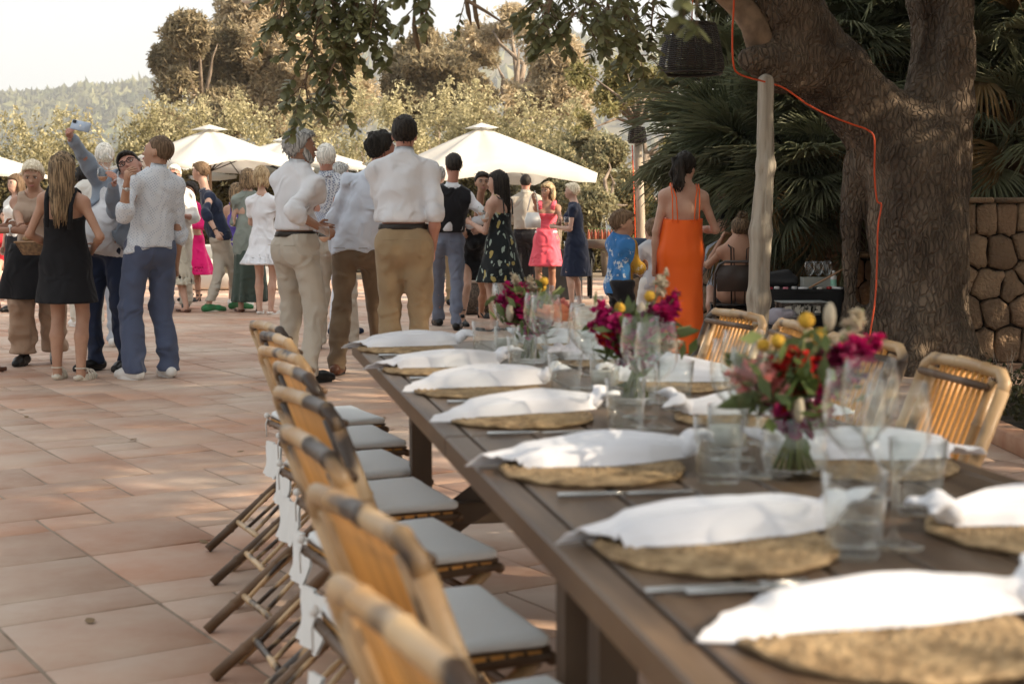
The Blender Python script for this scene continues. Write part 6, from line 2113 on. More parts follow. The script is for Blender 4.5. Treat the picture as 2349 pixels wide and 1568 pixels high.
bouquet(.87, 4.08, [('ball', .04, .0, .255, .016), ('ball', .035, .02, .235, .015), ('stock', -.07, .0, .235, .065), ('stock', -.04, -.01, .215, .07), ('burg', -.015, -.02, .20, .06), ('cream', -.05, .01, .275, .035), ('cream', .0, .02, .27, .03), ('rose', .065, -.03, .155, .058),
                    ('pink', .105, .0, .19, .05), ('pink', .12, -.01, .165, .045), ('stock', .01, .0, .19, .055), ('stock', -.10, .01, .205, .05), ('stock', -.02, .02, .245, .05), ('burg', -.06, -.02, .18, .05), ('leaf', .07, .01, .22, .05), ('leaf', .09, .0, .24, .04), ('leaf', -.06, -.02, .15, .05), ('bud', -.06, -.03, .16, .02)], 'at the far end of the table', 7, .94)
# ---------------------------------------------------------------- the guests
wshirt = cloth('white_shirt', (.76, .77, .80)); wshirt2 = cloth('white_shirt_warm', (.78, .77, .74)); lblue = cloth('pale_blue_shirt', (.66, .71, .80))
dotw = cloth('dotted_shirt', (.68, .72, .77), pattern=dots_pattern((.40, .46, .55), 62, .30))
dotb = cloth('patterned_shirt', (.68, .71, .76), pattern=dots_pattern((.14, .18, .30), 55, .40))
blazer = cloth('blue_grey_blazer', (.24, .29, .36), (.29, .34, .41)); navy = cloth('navy', (.018, .026, .055)); navyt = cloth('navy_trousers', (.020, .030, .065))
slate = cloth('slate_trousers', (.070, .090, .155), (.085, .105, .17)); beige = cloth('beige_trousers', (.52, .47, .39), (.47, .42, .35)); cream = cloth('cream_trousers', (.60, .56, .48))
khaki = cloth('khaki_trousers', (.34, .25, .145), (.30, .215, .125)); brownt = cloth('brown_trousers', (.155, .105, .065), (.19, .135, .085)); greyb = cloth('grey_blue_trousers', (.15, .17, .23), (.18, .20, .26))
blackc = cloth('black_dress', (.008, .008, .010), (.012, .012, .014), sheen=.05); orange = cloth('orange_dress', (.93, .155, .015), (.88, .13, .012), rough=.42, sheen=.1, weave=.05)
pinkc = cloth('pink_dress', (.86, .12, .16), (.80, .10, .15), rough=.6); magc = cloth('magenta_skirt', (.62, .008, .14)); sage = cloth('sage_dress', (.20, .23, .20), (.24, .27, .24)); dgreen = cloth('green_skirt', (.06, .085, .07))
whited = cloth('white_dress', (.78, .80, .84)); tanw = cloth('tan_trousers', (.42, .29, .20), (.38, .26, .18)); sheer = cloth('sheer_blouse', (.44, .33, .25)); purple = cloth('purple_jersey', (.13, .09, .42)); creams = cloth('cream_shorts', (.66, .62, .45))
floral = cloth('leafy_dress', (.012, .016, .018), pattern=leaf_pattern((.36, .44, .38), (.42, .34, .12), 17))
boyshirt = cloth('boy_shirt', (.045, .20, .50), pattern=split_pattern((.46, .26, .03), 'Y', .04, (.62, .68, .72)))
pleat = cloth('pleated_skirt', (.62, .58, .47)); blackt = cloth('black_trousers', (.012, .012, .015)); belt = pm('belt_leather', (.02, .014, .010), rough=.4); redc = cloth('red_top', (.42, .02, .03)); beigesh = cloth('beige_shirt', (.44, .40, .33))
wshoe = pm('white_leather', (.72, .71, .68), rough=.45); bshoe = pm('black_leather', (.010, .010, .010), rough=.35); brshoe = pm('brown_leather', (.12, .045, .022), (.08, .03, .015), rough=.4, scale=20); gshoe = pm('green_suede', (.03, .22, .08), (.06, .15, .06), rough=.7, scale=12)
csole = pm('cream_rubber', (.62, .57, .48), rough=.6); wsole = pm('white_rubber', (.74, .73, .70), rough=.6); dsole = pm('dark_rubber', (.02, .02, .02), rough=.7); silver = pm('silver_leather', (.62, .62, .62), rough=.3, metal=.5)
gblack = pm('glossy_black', (.01, .01, .01), rough=.15); dlens = pm('dark_lens', (.015, .012, .010), rough=.08); smetal = pm('watch_metal', (.55, .54, .52), rough=.3, metal=.8)
def G0(px, py): return tuple(gr(px, py))
def GX(px, Y):
    v = at(px, 500, Y); return (v.x, Y, 0)
gc = 'wedding guests on the terrace'
NEAR, MID, FAR = .0135, .0175, .023

# waitress with basket
person('blonde waitress in sheer beige blouse, black apron and wide tan trousers', G0(92, 838), 1.66, 188, 'f', feet=(gr(128, 832), gr(56, 838)), look=(0, -16, 0),
       L=at(118, 560, 10.75), R=at(60, 548, 10.8), hair=('updo', 'pale', {'at': (0, -.09, .07)}), skin='tan', h=NEAR, head=(76, 405), group=gc,
       cl=(shirt(sheer, 'none', hem=.95, e=.036, collar=False, neck=.02, name='blouse'), trousers(tanw, e=.03, wide=.035, top=1.0, bottom=.10, pocket=False), dress(blackc, hem=.56, top=1.02, name='apron', flare=.06, e=.078, folds=5), shoes(bshoe, dsole, 'sneaker')))
# woman in black dress, from behind
person('woman in short black dress seen from behind, long wavy blonde hair and chunky cream sandals', G0(152, 878), 1.64, -4, 'f', feet=(gr(132, 872), gr(186, 874)),
       L=(-.14, .22, 1.02), R=(.16, .22, 1.02), eL=(-1, -.9, -.6), eR=(1, -.9, -.6), hair=('long', 'dirty', {'len': .40, 'wave': .012, 'wf': 17, 'face': 1.5}), skin='tan', h=NEAR, head=(146, 390), group=gc,
       cl=(dress(blackc, hem=.60, neckf=1.30, neckb=1.235, flare=.045, e=.012, straight=True, straps=[(.088, .098, .019)], folds=4, foldamp=.03), shoes(csole, csole, 'sandal'), glasses(gblack, dlens, up=.085, back=.02)))
# selfie man
C_ = person('laughing man with glasses in blue-grey blazer and navy trousers raising a phone', G0(250, 852), 1.80, 158, 'm', 1.12, feet=(gr(292, 850), gr(222, 850)), head=(300, 385), headdy=-.10, look=(18, 18, 30),
       R=at(166, 318, 10.35), L=at(262, 425, 10.25), eR=(-.2, 0, -1), eL=(.8, .2, -1), hair=('short', 'dark'), skin='red', h=NEAR, expr=2, belly=.9, group=gc,
       cl=(shirt(wshirt, 'none', hem=.86, tuck=False, e=.040, seed=4), shirt(blazer, 'long', hem=.80, tuck=False, e=.058, collar=False, opening=(.24, .07), name='blazer', seed=8, flare=.03, neck=.02),
           trousers(navyt, e=.02, top=.99), shoes(bshoe, dsole, 'shoe'), glasses(gblack)))
# man in dotted shirt
D_ = person('man in pale dotted shirt and slate-blue trousers leaning into the selfie, white sneakers', G0(352, 868), 1.80, 42, 'm', .92, feet=(gr(310, 872), gr(388, 866)), head=(362, 352), headdy=-.05, look=(38, 10, 6),
       L=at(290, 424, 9.85), R='hang', eL=(.4, .9, -1), hair=('crop', 'brown'), skin='tan', h=NEAR, expr=1, group=gc, twist=0,
       cl=(shirt(dotw, 'roll', hem=.90, tuck=False, e=.026, flare=.02, back_tail=.12), trousers(slate, e=.022, top=1.0, wide=.01), shoes(wshoe, wsole, 'sneaker'), watch(-1, smetal)))
# grey-haired man behind
person('white-haired man in cream jacket standing behind the black-dress woman, back turned', GX(226, 12.8), 1.76, 10, 'm', 1.05, head=(240, 362), hair=('short', 'white'), h=MID, group=gc, L='front', R='front',
       cl=(shirt(cloth('cream_jacket', (.70, .68, .63)), 'long', hem=.78, tuck=False, e=.036, neck=.01, name='jacket'), trousers(cloth('pale_jeans', (.46, .50, .56)), e=.018), shoes(wshoe, wsole, 'sneaker')))
# background left
person('person with brown hair and white top half hidden behind the waitress', GX(42, 17.5), 1.68, 150, 'f', hair=('long', 'brown', {'len': .3}), h=FAR, group=gc,
       cl=(shirt(wshirt2, 'half', hem=.95, e=.02, collar=False), trousers(blackt, e=.02), shoes(bshoe, dsole, 'shoe')))
person('dark-haired man glimpsed between the raised arm and the cream jacket', GX(196, 15.2), 1.70, 30, 'm', hair=('curly', 'black'), h=FAR, group=gc,
       cl=(shirt(wshirt2, 'long', hem=1.0, e=.024), trousers(cream, e=.02), shoes(wshoe, wsole, 'sneaker')))
# older man with sunglasses
person('older man in white shirt, cream trousers and sunglasses facing the camera', G0(408, 708), 1.82, 178, 'm', 1.12, hair=('short', 'white'), skin='red', h=MID, group=gc, L='glass', R='hang', belly=.5,
       cl=(shirt(wshirt2, 'roll', hem=.82, tuck=False, e=.03), trousers(cream, e=.03, top=1.0), shoes(bshoe, dsole, 'shoe'), glasses(gblack, dlens)))
person('woman in pleated cream skirt mostly hidden by the man in the dotted shirt', G0(385, 716), 1.66, 60, 'f', hair=('bob', 'blonde'), h=FAR, group=gc, skin='fair', feet=(gr(372, 714), gr(428, 717)),
       cl=(shirt(wshirt2, 'long', hem=.8, e=.02, collar=False, tuck=False), dress(pleat, hem=.36, top=1.0, name='skirt', folds=22, foldamp=.05, flare=.10), shoes(brshoe, brshoe, 'flat')))
person('dark curly-haired woman in a magenta dress and black heels', G0(447, 690), 1.64, 150, 'f', hair=('curly', 'dark'), skin='deep', h=FAR, group=gc, L='glass', R='hang', feet=(gr(455, 692), gr(434, 690)),
       cl=(dress(magc, hem=.40, sleeve='long', flare=.14, folds=7, foldamp=.06, e=.014), flatband(pm('tan_belt', (.45, .30, .2)), .98, 1.10, .022), shoes(bshoe, bshoe, 'heel', heel=.06)))
person('man in dark navy shirt, beige trousers and green sneakers looking back over his shoulder', G0(505, 712), 1.84, -72, 'm', .95, feet=(gr(478, 716), gr(540, 710)), head=(460, 396), look=(150, 0, 0), twist=0,
       R=at(495, 530, 17.35), L='hang', eR=(1, -1, .2), hair=('short', 'brown'), h=MID, group=gc,
       cl=(shirt(navy, 'roll', hem=.86, tuck=False, e=.028, flare=.01), trousers(beige, e=.014, top=.98, bottom=.13), shoes(gshoe, csole, 'sneaker'), watch(1, gblack)))
LC = person('child in purple basketball jersey with white number and cream shorts, back turned', G0(545, 704), 1.60, -12, 'f', .92, hair=('long', 'dirty', {'len': .26}), h=FAR, group=gc, L='front', R='front',
       cl=(shirt(purple, 'none', hem=.72, tuck=False, e=.03, collar=False, flare=.02, name='jersey'), trousers(creams, e=.035, bottom=.48, top=.95, wide=.03, name='shorts', pocket=False), shoes(wshoe, dsole, 'sneaker')))
person('woman in long sage-green dress and cardigan with her back turned', G0(574, 716), 1.74, 20, 'f', .95, hair=('bob', 'dirty', {'len': .12}), h=MID, group=gc, L=(-.06, .25, 1.12), R='front',
       cl=(dress(dgreen, hem=.13, top=1.0, name='skirt', folds=8, foldamp=.09, flare=.06), shirt(sage, 'long', hem=.60, tuck=False, e=.028, collar=False, flare=.04, name='cardigan'), shoes(brshoe, brshoe, 'flat')))
person('woman in short white dress with flared skirt and shoulder-length blonde hair, back turned', G0(606, 722), 1.70, -8, 'f', 1.0, feet=(gr(596, 721), gr(622, 722)), head=(600, 406), hair=('bob', 'blonde', {'len': .13, 'face': 2.2}), h=MID, group=gc, L='front', R='front', skin='fair',
       cl=(dress(whited, hem=.62, sleeve='short', flare=.12, folds=8, foldamp=.07, e=.012), shoes(wshoe, wsole, 'flat')))
# bearded grey man
O_ = person('bearded grey-haired man in white shirt with rolled sleeves and beige trousers holding a glass', GX(680, 10.1), 1.83, -36, 'm', .96, feet=(gr(656, 868), gr(708, 880)), head=(690, 340), look=(-38, 4, 0),
       R=at(738, 524, 9.95), L='front', eR=(.1, -.8, -1), eL=(-.2, -1, -.4), hair=('thick', 'grey'), skin='deep', h=NEAR, group=gc,
       cl=(shirt(wshirt, 'roll', hem=1.035, e=.032, seed=12, amp=.007), trousers(beige, e=.022, belt=belt, top=1.02), shoes(bshoe, dsole, 'shoe'), beard('grey')))
P_ = person('white-haired man in blue-patterned shirt and beige trousers, dark slippers', G0(755, 804), 1.80, -4, 'm', 1.05, feet=(gr(726, 802), gr(800, 800)), head=(748, 365), look=(12, 0, 0), hair=('short', 'white'), skin='red', h=MID, group=gc, L='front', R='front',
       cl=(shirt(dotb, 'roll', hem=1.015, e=.028), trousers(beige, e=.028, top=1.0, wide=.01, belt=belt), shoes(navy, dsole, 'shoe')))
person('man in white trousers and navy shoes behind the patterned shirt', GX(800, 14.2), 1.70, -50, 'm', 1.0, feet=(gr(768, 770), gr(790, 768)), hair=('short', 'grey'), h=FAR, group=gc, L='front', R='front',
       cl=(shirt(wshirt, 'long', hem=1.0, e=.02), trousers(cloth('white_trousers', (.72, .74, .80)), e=.018, top=1.0), shoes(navy, dsole, 'shoe')))
Q_ = person('curly dark-haired man in untucked pale shirt, brown trousers and brown boots', G0(822, 858), 1.80, -14, 'm', 1.0, feet=(gr(772, 862), gr(868, 848)), head=(876, 345), headdy=.05, look=(-40, 0, 0), hair=('curly', 'dark'), skin='red', h=NEAR, group=gc,
       L='pocket', R='front', eL=(-1, -.9, .2), cl=(shirt(lblue, 'long', hem=.88, tuck=False, e=.030, seed=22, back_tail=.05), trousers(brownt, e=.016, top=1.0), shoes(brshoe, dsole, 'shoe')))
R_ = person('tall dark-haired man seen from behind in white shirt, dark belt and khaki trousers', GX(928, 9.85), 1.87, -2, 'm', 1.03, feet=(gr(898, 888), gr(958, 888)), head=(928, 312), look=(0, -4, 0), hair=('short', 'dark'), skin='red', h=NEAR, group=gc,
       R='pocket', L=(-.02, .24, 1.14), eR=(.3, -1, 0), eL=(-.6, -.9, -.8), cl=(shirt(wshirt, 'long', hem=1.065, e=.030, seed=30, amp=.0075), trousers(khaki, e=.022, belt=belt, top=1.05), shoes(brshoe, dsole, 'shoe')))
person('grey-haired man in khaki trousers behind the waistcoat', G0(1015, 700), 1.76, -10, 'm', 1.0, hair=('short', 'salt'), h=FAR, group=gc, head=(1008, 405), L='front', R='front',
       cl=(shirt(wshirt2, 'long', hem=1.0), trousers(khaki, e=.025), shoes(bshoe, dsole, 'shoe')))
person('man in black waistcoat, white shirt and grey-blue trousers, back turned', G0(1048, 756), 1.82, 6, 'm', 1.0, feet=(gr(1006, 748), gr(1048, 758)), head=(1040, 382), look=(14, 0, 0), hair=('short', 'dark'), skin='red', h=MID, group=gc, R=(.12, .14, 1.05), L='front', eR=(1, -.6, -.3),
       cl=(shirt(wshirt, 'long', hem=.98, e=.026), vest(blackt), trousers(greyb, e=.014, top=1.0, bottom=.06), shoes(bshoe, dsole, 'shoe')))
person('woman with sunglasses on her head in black dress and high heels, facing right', G0(1082, 748), 1.66, -150, 'f', 1.0, feet=(gr(1104, 730), gr(1060, 748)), head=(1106, 420), look=(-18, 0, 0), hair=('short', 'dark'), skin='tan', h=MID, group=gc, R='glass', L='hang', expr=1,
       cl=(dress(blackc, hem=.50, sleeve='none', flare=.03, folds=5, foldamp=.03), shoes(bshoe, bshoe, 'heel', heel=.08), glasses(gblack, dlens, up=.088, back=.05)))
person('long-haired woman in a black leaf-print sleeveless dress holding a glass', GX(1150, 14.6), 1.70, 55, 'f', 1.08, head=(1140, 420), look=(28, 0, 0), hair=('long', 'dark', {'len': .34, 'wave': .007}), skin='fair', h=MID, group=gc, R='front', L='glass', eL=(-.3, -.4, -1),
       cl=(dress(floral, hem=.52, neckf=1.34, neckb=1.30, flare=.09, folds=8, foldamp=.06), shoes(bshoe, bshoe, 'flat')))
person('man with cropped hair in beige shirt, back turned, under the large parasol', GX(1208, 20.0), 1.75, -5, 'm', 1.12, hair=('crop', 'dark'), skin='red', h=FAR, group=gc, head=(1206, 420), L='front', R='front',
       cl=(shirt(beigesh, 'long', hem=1.0, e=.03), trousers(blackt), shoes(bshoe, dsole, 'shoe')))
person('woman in bright pink sleeveless dress with white belt, one hand raised', G0(1250, 697), 1.66, 172, 'f', 1.0, head=(1256, 440), look=(-30, 0, 0), hair=('bob', 'blonde', {'len': .13}), skin='deep', h=MID, group=gc, feet=(gr(1266, 697), gr(1238, 699)),
       R=at(1222, 450, 18.6), L=at(1288, 520, 18.5), eR=(-1, 0, -1), cl=(dress(pinkc, hem=.54, neckf=1.32, neckb=1.36, flare=.06, folds=7, foldamp=.04, straps=[(.09, .10, .03)]), flatband(wshoe, 1.01, 1.04, .026, 'white_belt'), shoes(brshoe, brshoe, 'flat'), glasses(gblack, dlens, up=.088, back=.05)))
person('short grey-haired woman in navy dress and silver flats, turned to the woman in pink', G0(1322, 705), 1.60, 78, 'f', 1.1, feet=(gr(1312, 707), gr(1330, 703)), head=(1312, 440), look=(0, 0, 0), hair=('short', 'pale'), skin='fair', h=MID, group=gc, L='glass', R='glass',
       cl=(dress(navy, hem=.44, sleeve='cap', flare=.04, folds=4, foldamp=.03, e=.016), shoes(silver, silver, 'flat')))
# boy
person('boy in blue and yellow sports shirt with folded arms', GX(1422, 11.0), 1.24, -64, 'm', .78, head=(1428, 516), look=(-24, -4, 0), hair=('short', 'brown'), skin='tan', h=NEAR, group=gc, L='cross', R='cross',
       cl=(shirt(boyshirt, 'half', hem=.80, tuck=False, e=.030, collar=False, flare=.02, name='sports_shirt'), trousers(blackt, e=.03, bottom=.5, top=.98, name='shorts', pocket=False), shoes(wshoe, wsole, 'sneaker')))
# woman in orange
Z_ = person('woman in long orange strap dress seen from behind, dark ponytail', GX(1562, 11.2), 1.72, 2, 'f', 1.04, head=(1571, 386), look=(-30, -10, 0), hair=('ponytail', 'dark', {'len': .27, 'side': -.005}), skin='fair', h=NEAR, group=gc,
       L=at(1500, 610, 11.2), R=(.14, .24, 1.10), eL=(-1, -.2, 0), eR=(1, -.8, -.8),
       cl=(dress(orange, hem=.115, neckf=1.24, neckb=1.205, flare=.02, folds=5, foldamp=.05, e=.012, straight=True, straps=[(.105, .112, .0048), (.065, .095, .0048)]), shoes(bshoe, bshoe, 'flat')))
# seated woman, back, with bun
AA = person('seated woman with hair in a bun and thin black straps across her bare back', GX(1690, 12.2), 1.68, -4, 'f', 1.0, seat=.44, head=(1698, 528), look=(10, -6, 0), hair=('bun', 'bunbrown', {'at': (.01, -.045, .125)}), skin='tan', h=NEAR, group=gc,
       L=(-.12, .30, 1.0), R=(.12, .28, .95), legs=True, feet=((GX(1668, 12.8)[0], 12.75, 0), (GX(1708, 12.8)[0], 12.75, 0)),
       cl=(dress(blackc, hem=.30, neckf=1.0, neckb=.86, flare=.10, straps=[(.07, .10, .006), (.035, .09, .004)], folds=4),))
person('dark-haired woman leaning in with a hand at her brow, behind the seated woman', GX(1672, 13.3), 1.62, 60, 'f', 1.0, head=(1674, 455), look=(25, -4, 0), hair=('thick', 'black'), skin='fair', h=MID, group=gc, L=at(1650, 450, 13.1), R='front', eL=(-.6, -.5, -1),
       cl=(shirt(blackt, 'half', hem=.9, collar=False, tuck=False), trousers(blackt)))
person('brown-haired girl sitting opposite the face painter', GX(1655, 13.0), 1.35, 170, 'f', .85, seat=.42, head=(1662, 512), look=(0, -18, 0), hair=('short', 'brown'), skin='fair', h=MID, group=gc, L='front', R='front', feet=((GX(1668, 12.9)[0], 12.7, 0), (GX(1640, 12.9)[0], 12.7, 0)),
       cl=(shirt(cloth('striped_top', (.40, .45, .52)), 'half', hem=.6, collar=False, tuck=False),))
person('small child in white shorts beside the orange dress', GX(1503, 12.4), 1.12, 20, 'm', .8, hair=('short', 'brown'), skin='fair', h=MID, group=gc, L='front', R='front',
       cl=(shirt(cloth('child_top', (.60, .62, .66)), 'half', hem=.85, collar=False, tuck=False), trousers(wshoe, bottom=.5, wide=.03, name='shorts', e=.03)))
# seated far left guest
person('seated guest in a red top at the far left edge', GX(12, 20.5), 1.66, 200, 'f', 1.05, seat=.42, hair=('short', 'dark'), skin='fair', h=FAR, group=gc, feet=((GX(22, 20)[0], 20.0, 0), (GX(2, 20)[0], 20.0, 0)),
       cl=(shirt(redc, 'half', hem=.5, collar=False, tuck=False), ))
# guest at the left edge reaching into the basket
person('guest at the left edge reaching towards the bread basket, white watch strap', (at(-75, 500, 10.6).x, 10.6, 0), 1.70, -80, 'f', 1.0, look=(0, -10, 0), hair=('bob', 'brown'), skin='deep', h=NEAR, group=gc, R=at(30, 528, 10.55), L=at(8, 520, 10.75), eR=(0, -.6, -1), eL=(0, .3, -1),
       cl=(dress(cloth('rust_dress', (.40, .18, .10)), hem=.5, sleeve='cap', flare=.05), shoes(brshoe, brshoe, 'flat'), watch(1, wshoe)))

# jersey number
G = Geo()
for q in (0, 1):
    x = .005 + q * .055
    G.add(box((x, 0, 0), (.022, .002, .115))); G.add(box((x, 0, -.056), (.042, .0022, .012)))
o = G.build('jersey_number', wsole, LC.root, smooth=False)
o.location = tuple(LC.C + np.array([.0, -.150, -.05])); 
# ---------------------------------------------------------------- things held and worn
def wineglass(px, py, Y, label, tilt=(0, 0), wine=True, sc=.95):
    o = bpy.data.objects.new('wine_glass', WG); COL.objects.link(o)
    p = at(px, py, Y); o.location = (p.x, p.y, p.z - .14 * sc); o.rotation_euler = (RAD(tilt[0]), RAD(tilt[1]), 0); o.scale = (sc,) * 3
    tag(o, label=label, cat='wine glass', group='glasses held by guests')
    if wine:
        Geo().add(lathe([(.001, .0935), (.016, .0985), (.030, .1125), (.0375, .130), (.001, .130)], 20)).build('wine', pm('rose_wine', (.75, .42, .28), rough=.1, spec=.5), o)
    return o
wineglass(236, 402, 10.2, 'wine glass with a little rosé held at the selfie man\'s chest')
wineglass(266, 368, 9.85, 'empty tilted wine glass raised in front of the selfie man\'s shoulder', (10, -24), False)
wineglass(743, 540, 9.8, 'champagne glass held low by the bearded man', (0, 0), True, 1.0)
wineglass(1112, 500, 14.3, 'wine glass between the two dark-haired women')
wineglass(1104, 485, 14.35, 'second wine glass close beside it, in the hand of the woman in black', sc=.9)
wineglass(1300, 508, 18.0, 'wine glass held by the woman in navy')
wineglass(412, 480, 17.2, 'small glass held by the older man with sunglasses', wine=False)
# phone
ph = Geo().add(cbox((0, 0, 0), (.150, .008, .074), .003)).build('phone', pm('phone_case', (.42, .50, .62), (.38, .46, .58), rough=.25, coat=.5, scale=3), label='pale blue smartphone held up for the selfie', cat='phone')
pp = at(185, 289, 10.28); ph.location = pp; ph.rotation_euler = (RAD(-20), RAD(12), RAD(-14))
Geo().add(cbox((-.055, -.006, .022), (.026, .005, .024), .003)).build('camera_bump', gblack, ph)
Geo().add(ball((.0, -.0045, .0), (.008, .001, .009), 10, 6)).build('emblem', wshoe, ph)
# bread basket
wicker = pm('wicker', (.30, .19, .10), (.14, .085, .05), scale=40, rough=.8, bump=1, bscale=90, bdist=.006)
bk = empty('bread_basket', tuple(at(84, 566, 10.62)), RAD(10), label='small wicker basket with a wooden board and bread held by the waitress', cat='basket')
G = Geo(); n = 40
prof = []
for a in range(12): prof.append((.085 + .045 * a / 11 + (.004 if a % 2 else 0), -.06 + .008 * a))
pr = [(.001, -.06)] + prof + [(prof[-1][0] - .008, .028), (.08, -.05), (.001, -.052)]
V, F = lathe(pr, n); V[:, 0] *= 1.15; V[:, 1] *= .8; G.add((V, F)); G.build('body', wicker, bk)
Geo().add(cbox((0, 0, .036), (.30, .17, .014), .004)).build('board', pm('board_wood', (.36, .22, .12), (.28, .17, .09), scale=8, stretch=(.3, 1, 1), rough=.6), bk)
G = Geo()
for x, y in ((-.07, 0), (-.02, .03), (.03, -.02), (.08, .01)): G.add(ball((x, y, .062), (.032, .026, .020), 10, 6))
G.build('bread', pm('bread', (.55, .42, .26), (.40, .25, .12), scale=22, rough=.8), bk)
# white handbag by the pink dress
hb = empty('handbag', tuple(at(1222, 505, 18.75)), RAD(8), label='white leather handbag hanging beside the pink dress', cat='handbag')
V = np.array([(x * w * .8, y * d, z * .85) for z, w, d in ((-.12, .12, .05), (.0, .13, .055), (.12, .09, .03)) for x, y in ((-1, -1), (1, -1), (1, 1), (-1, 1))])
F = [[a * 4 + b_, a * 4 + (b_ + 1) % 4, a * 4 + 4 + (b_ + 1) % 4, a * 4 + 4 + b_] for a in range(2) for b_ in range(4)] + [[3, 2, 1, 0], [8, 9, 10, 11]]
Geo().add((V, F)).build('body', wshoe, hb); Geo().add(tube([(-.07, 0, .12), (-.03, .0, .30), (.03, .0, .38), (.05, 0, .30), (.07, 0, .12)], .008, 6)).build('strap', wshoe, hb)

# ---------------------------------------------------------------- wicker lampshades
rattan = pm('dark_rattan', (.010, .008, .006), (.022, .016, .011), scale=30, rough=.5, spec=.4)
def lampshade(loc, rt, rb, hgt, label, strips=56, rows=24, grp=None):
    root = empty('lampshade', loc, 0, label=label, cat='lampshade')
    G = Geo()
    for r_ in range(rows):
        q = r_ / (rows - 1); z = hgt / 2 - hgt * q
        R0 = rt + (rb - rt) * (q ** .75) - (.02 * max(0, q - .88) / .12)
        n = strips
        t = np.linspace(0, 2 * np.pi, n * 2 + 1)
        rr = R0 + .0055 * np.sin(t * n / 1.0 + math.pi * (r_ % 2))
        G.add(tube(np.stack([rr * np.cos(t), rr * np.sin(t), np.full_like(t, z)], -1), hgt / rows * .40, 5, cap=False))
    G.build('weave', rattan, root)
    G = Geo()
    for a in range(strips // 2):
        t = 2 * math.pi * a / (strips // 2)
        pts = []
        for q in np.linspace(0, 1, 7):
            R0 = rt + (rb - rt) * (q ** .75) - (.02 * max(0, q - .88) / .12); pts.append((R0 * math.cos(t), R0 * math.sin(t), hgt / 2 - hgt * q))
        G.add(tube(pts, .004, 5))
    for z, R0 in ((hgt / 2, rt), (-hgt / 2, rb - .02)):
        t = np.linspace(0, 2 * np.pi, 41); G.add(tube(np.stack([R0 * np.cos(t), R0 * np.sin(t), np.full_like(t, z)], -1), .008, 6, cap=False))
    t = np.linspace(0, 2 * np.pi, 21)
    G.add(tube([(-rt, 0, hgt / 2), (rt, 0, hgt / 2)], .004, 5)); G.add(tube([(0, -rt, hgt / 2), (0, rt, hgt / 2)], .004, 5))
    G.build('frame', rattan, root)
    return root
lY = 8.4; lc = at(1586, 113, lY); sp = lY / FPX
ls = lampshade(tuple(lc), 53 * sp, 76 * sp, 108 * sp, 'large dark wicker lampshade hanging from the carob tree')
Geo().add(tube([(0, 0, 54 * sp), (.01, 0, .45), (0.02, 0, .8)], .004, 5)).build('cord', cab, ls)
sY = ltY - .0; l2 = at(1464, 310, sY); sp = sY / FPX
l2r = lampshade((tp.x - .0, sY, l2.z), 17 * sp, 22 * sp, 34 * sp, 'small wicker lantern around the stem of the slender tree', 30, 9)
G = Geo(); G.add(tube([(lb.x - .085, ltY - .05, .0), (lb.x + (tp.x - lb.x) * .5 - .08, ltY - .05, tp.z * .5), (tp.x - .075, ltY - .05, tp.z - .3)], .009, 5)); G.build('cable', cab, label='orange cable running up the pale slender stem', cat='cable')
# string light bulb
bl = empty('light_bulb', tuple(at(566, -6, 6.2)), 0, label='round white bulb hanging at the top edge left of the carob spray', cat='light bulb')
Geo().add(ball((0, 0, 0), .028, 16, 12)).build('globe', pm('opal_glass', (.82, .80, .74), rough=.25), bl)
Geo().add(tube([(0, 0, .02), (0, 0, .06)], .013, 8)).add(tube([(0, 0, .06), (0, 0, .5)], .003, 5)).build('socket', gblack, bl)

# ---------------------------------------------------------------- face-painting corner
blackcl = pm('black_tablecloth', (.010, .010, .011), (.016, .016, .017), rough=.9, scale=5, bump=.3, bscale=14)
tb = empty('trestle_table', tuple(gr(1850, 850)), 0, label='black cloth covered table with make-up and brushes beside the old trunk', cat='table')
ty_ = 11.55; x0 = at(1740, 600, ty_).x; x1 = at(1945, 600, ty_).x; tb.location = ((x0 + x1) / 2, ty_, 0)
w_ = (x1 - x0); tzt = at(1850, 664, ty_ - .3).z
n = 30; V = []
for zz in (0.0, tzt - .02, tzt):
    for a in range(n):
        t = 2 * math.pi * a / n; cx, sy = math.cos(t), math.sin(t)
        e = 8
        r_ = (abs(cx) ** e + abs(sy) ** e) ** (-1 / e); q = 1 + (.02 * math.sin(a * 2.4) if zz == 0 else 0)
        V.append((cx * r_ * w_ / 2 * q, sy * r_ * .30 * q, zz))
V.append((0, 0, tzt)); F = [[r0 * n + a, r0 * n + (a + 1) % n, (r0 + 1) * n + (a + 1) % n, (r0 + 1) * n + a] for r0 in (0, 1) for a in range(n)] + [[2 * n + a, 2 * n + (a + 1) % n, 3 * n] for a in range(n)]
Geo().add((np.array(V), F)).build('tablecloth', blackcl, tb)
fy = ty_ - .62; fz = at(1830, 752, fy).z
st_ = empty('low_stand', (at(1830, 700, fy).x, fy, 0), 0, label='low black-draped stand with plastic boxes in front of the make-up table', cat='stand')
V2 = np.array(V); V2[:, 0] *= .92; V2[:, 1] *= .8; V2[:, 2] *= fz / tzt
Geo().add((V2, F)).build('tablecloth', blackcl, st_)
clearp = GLASS
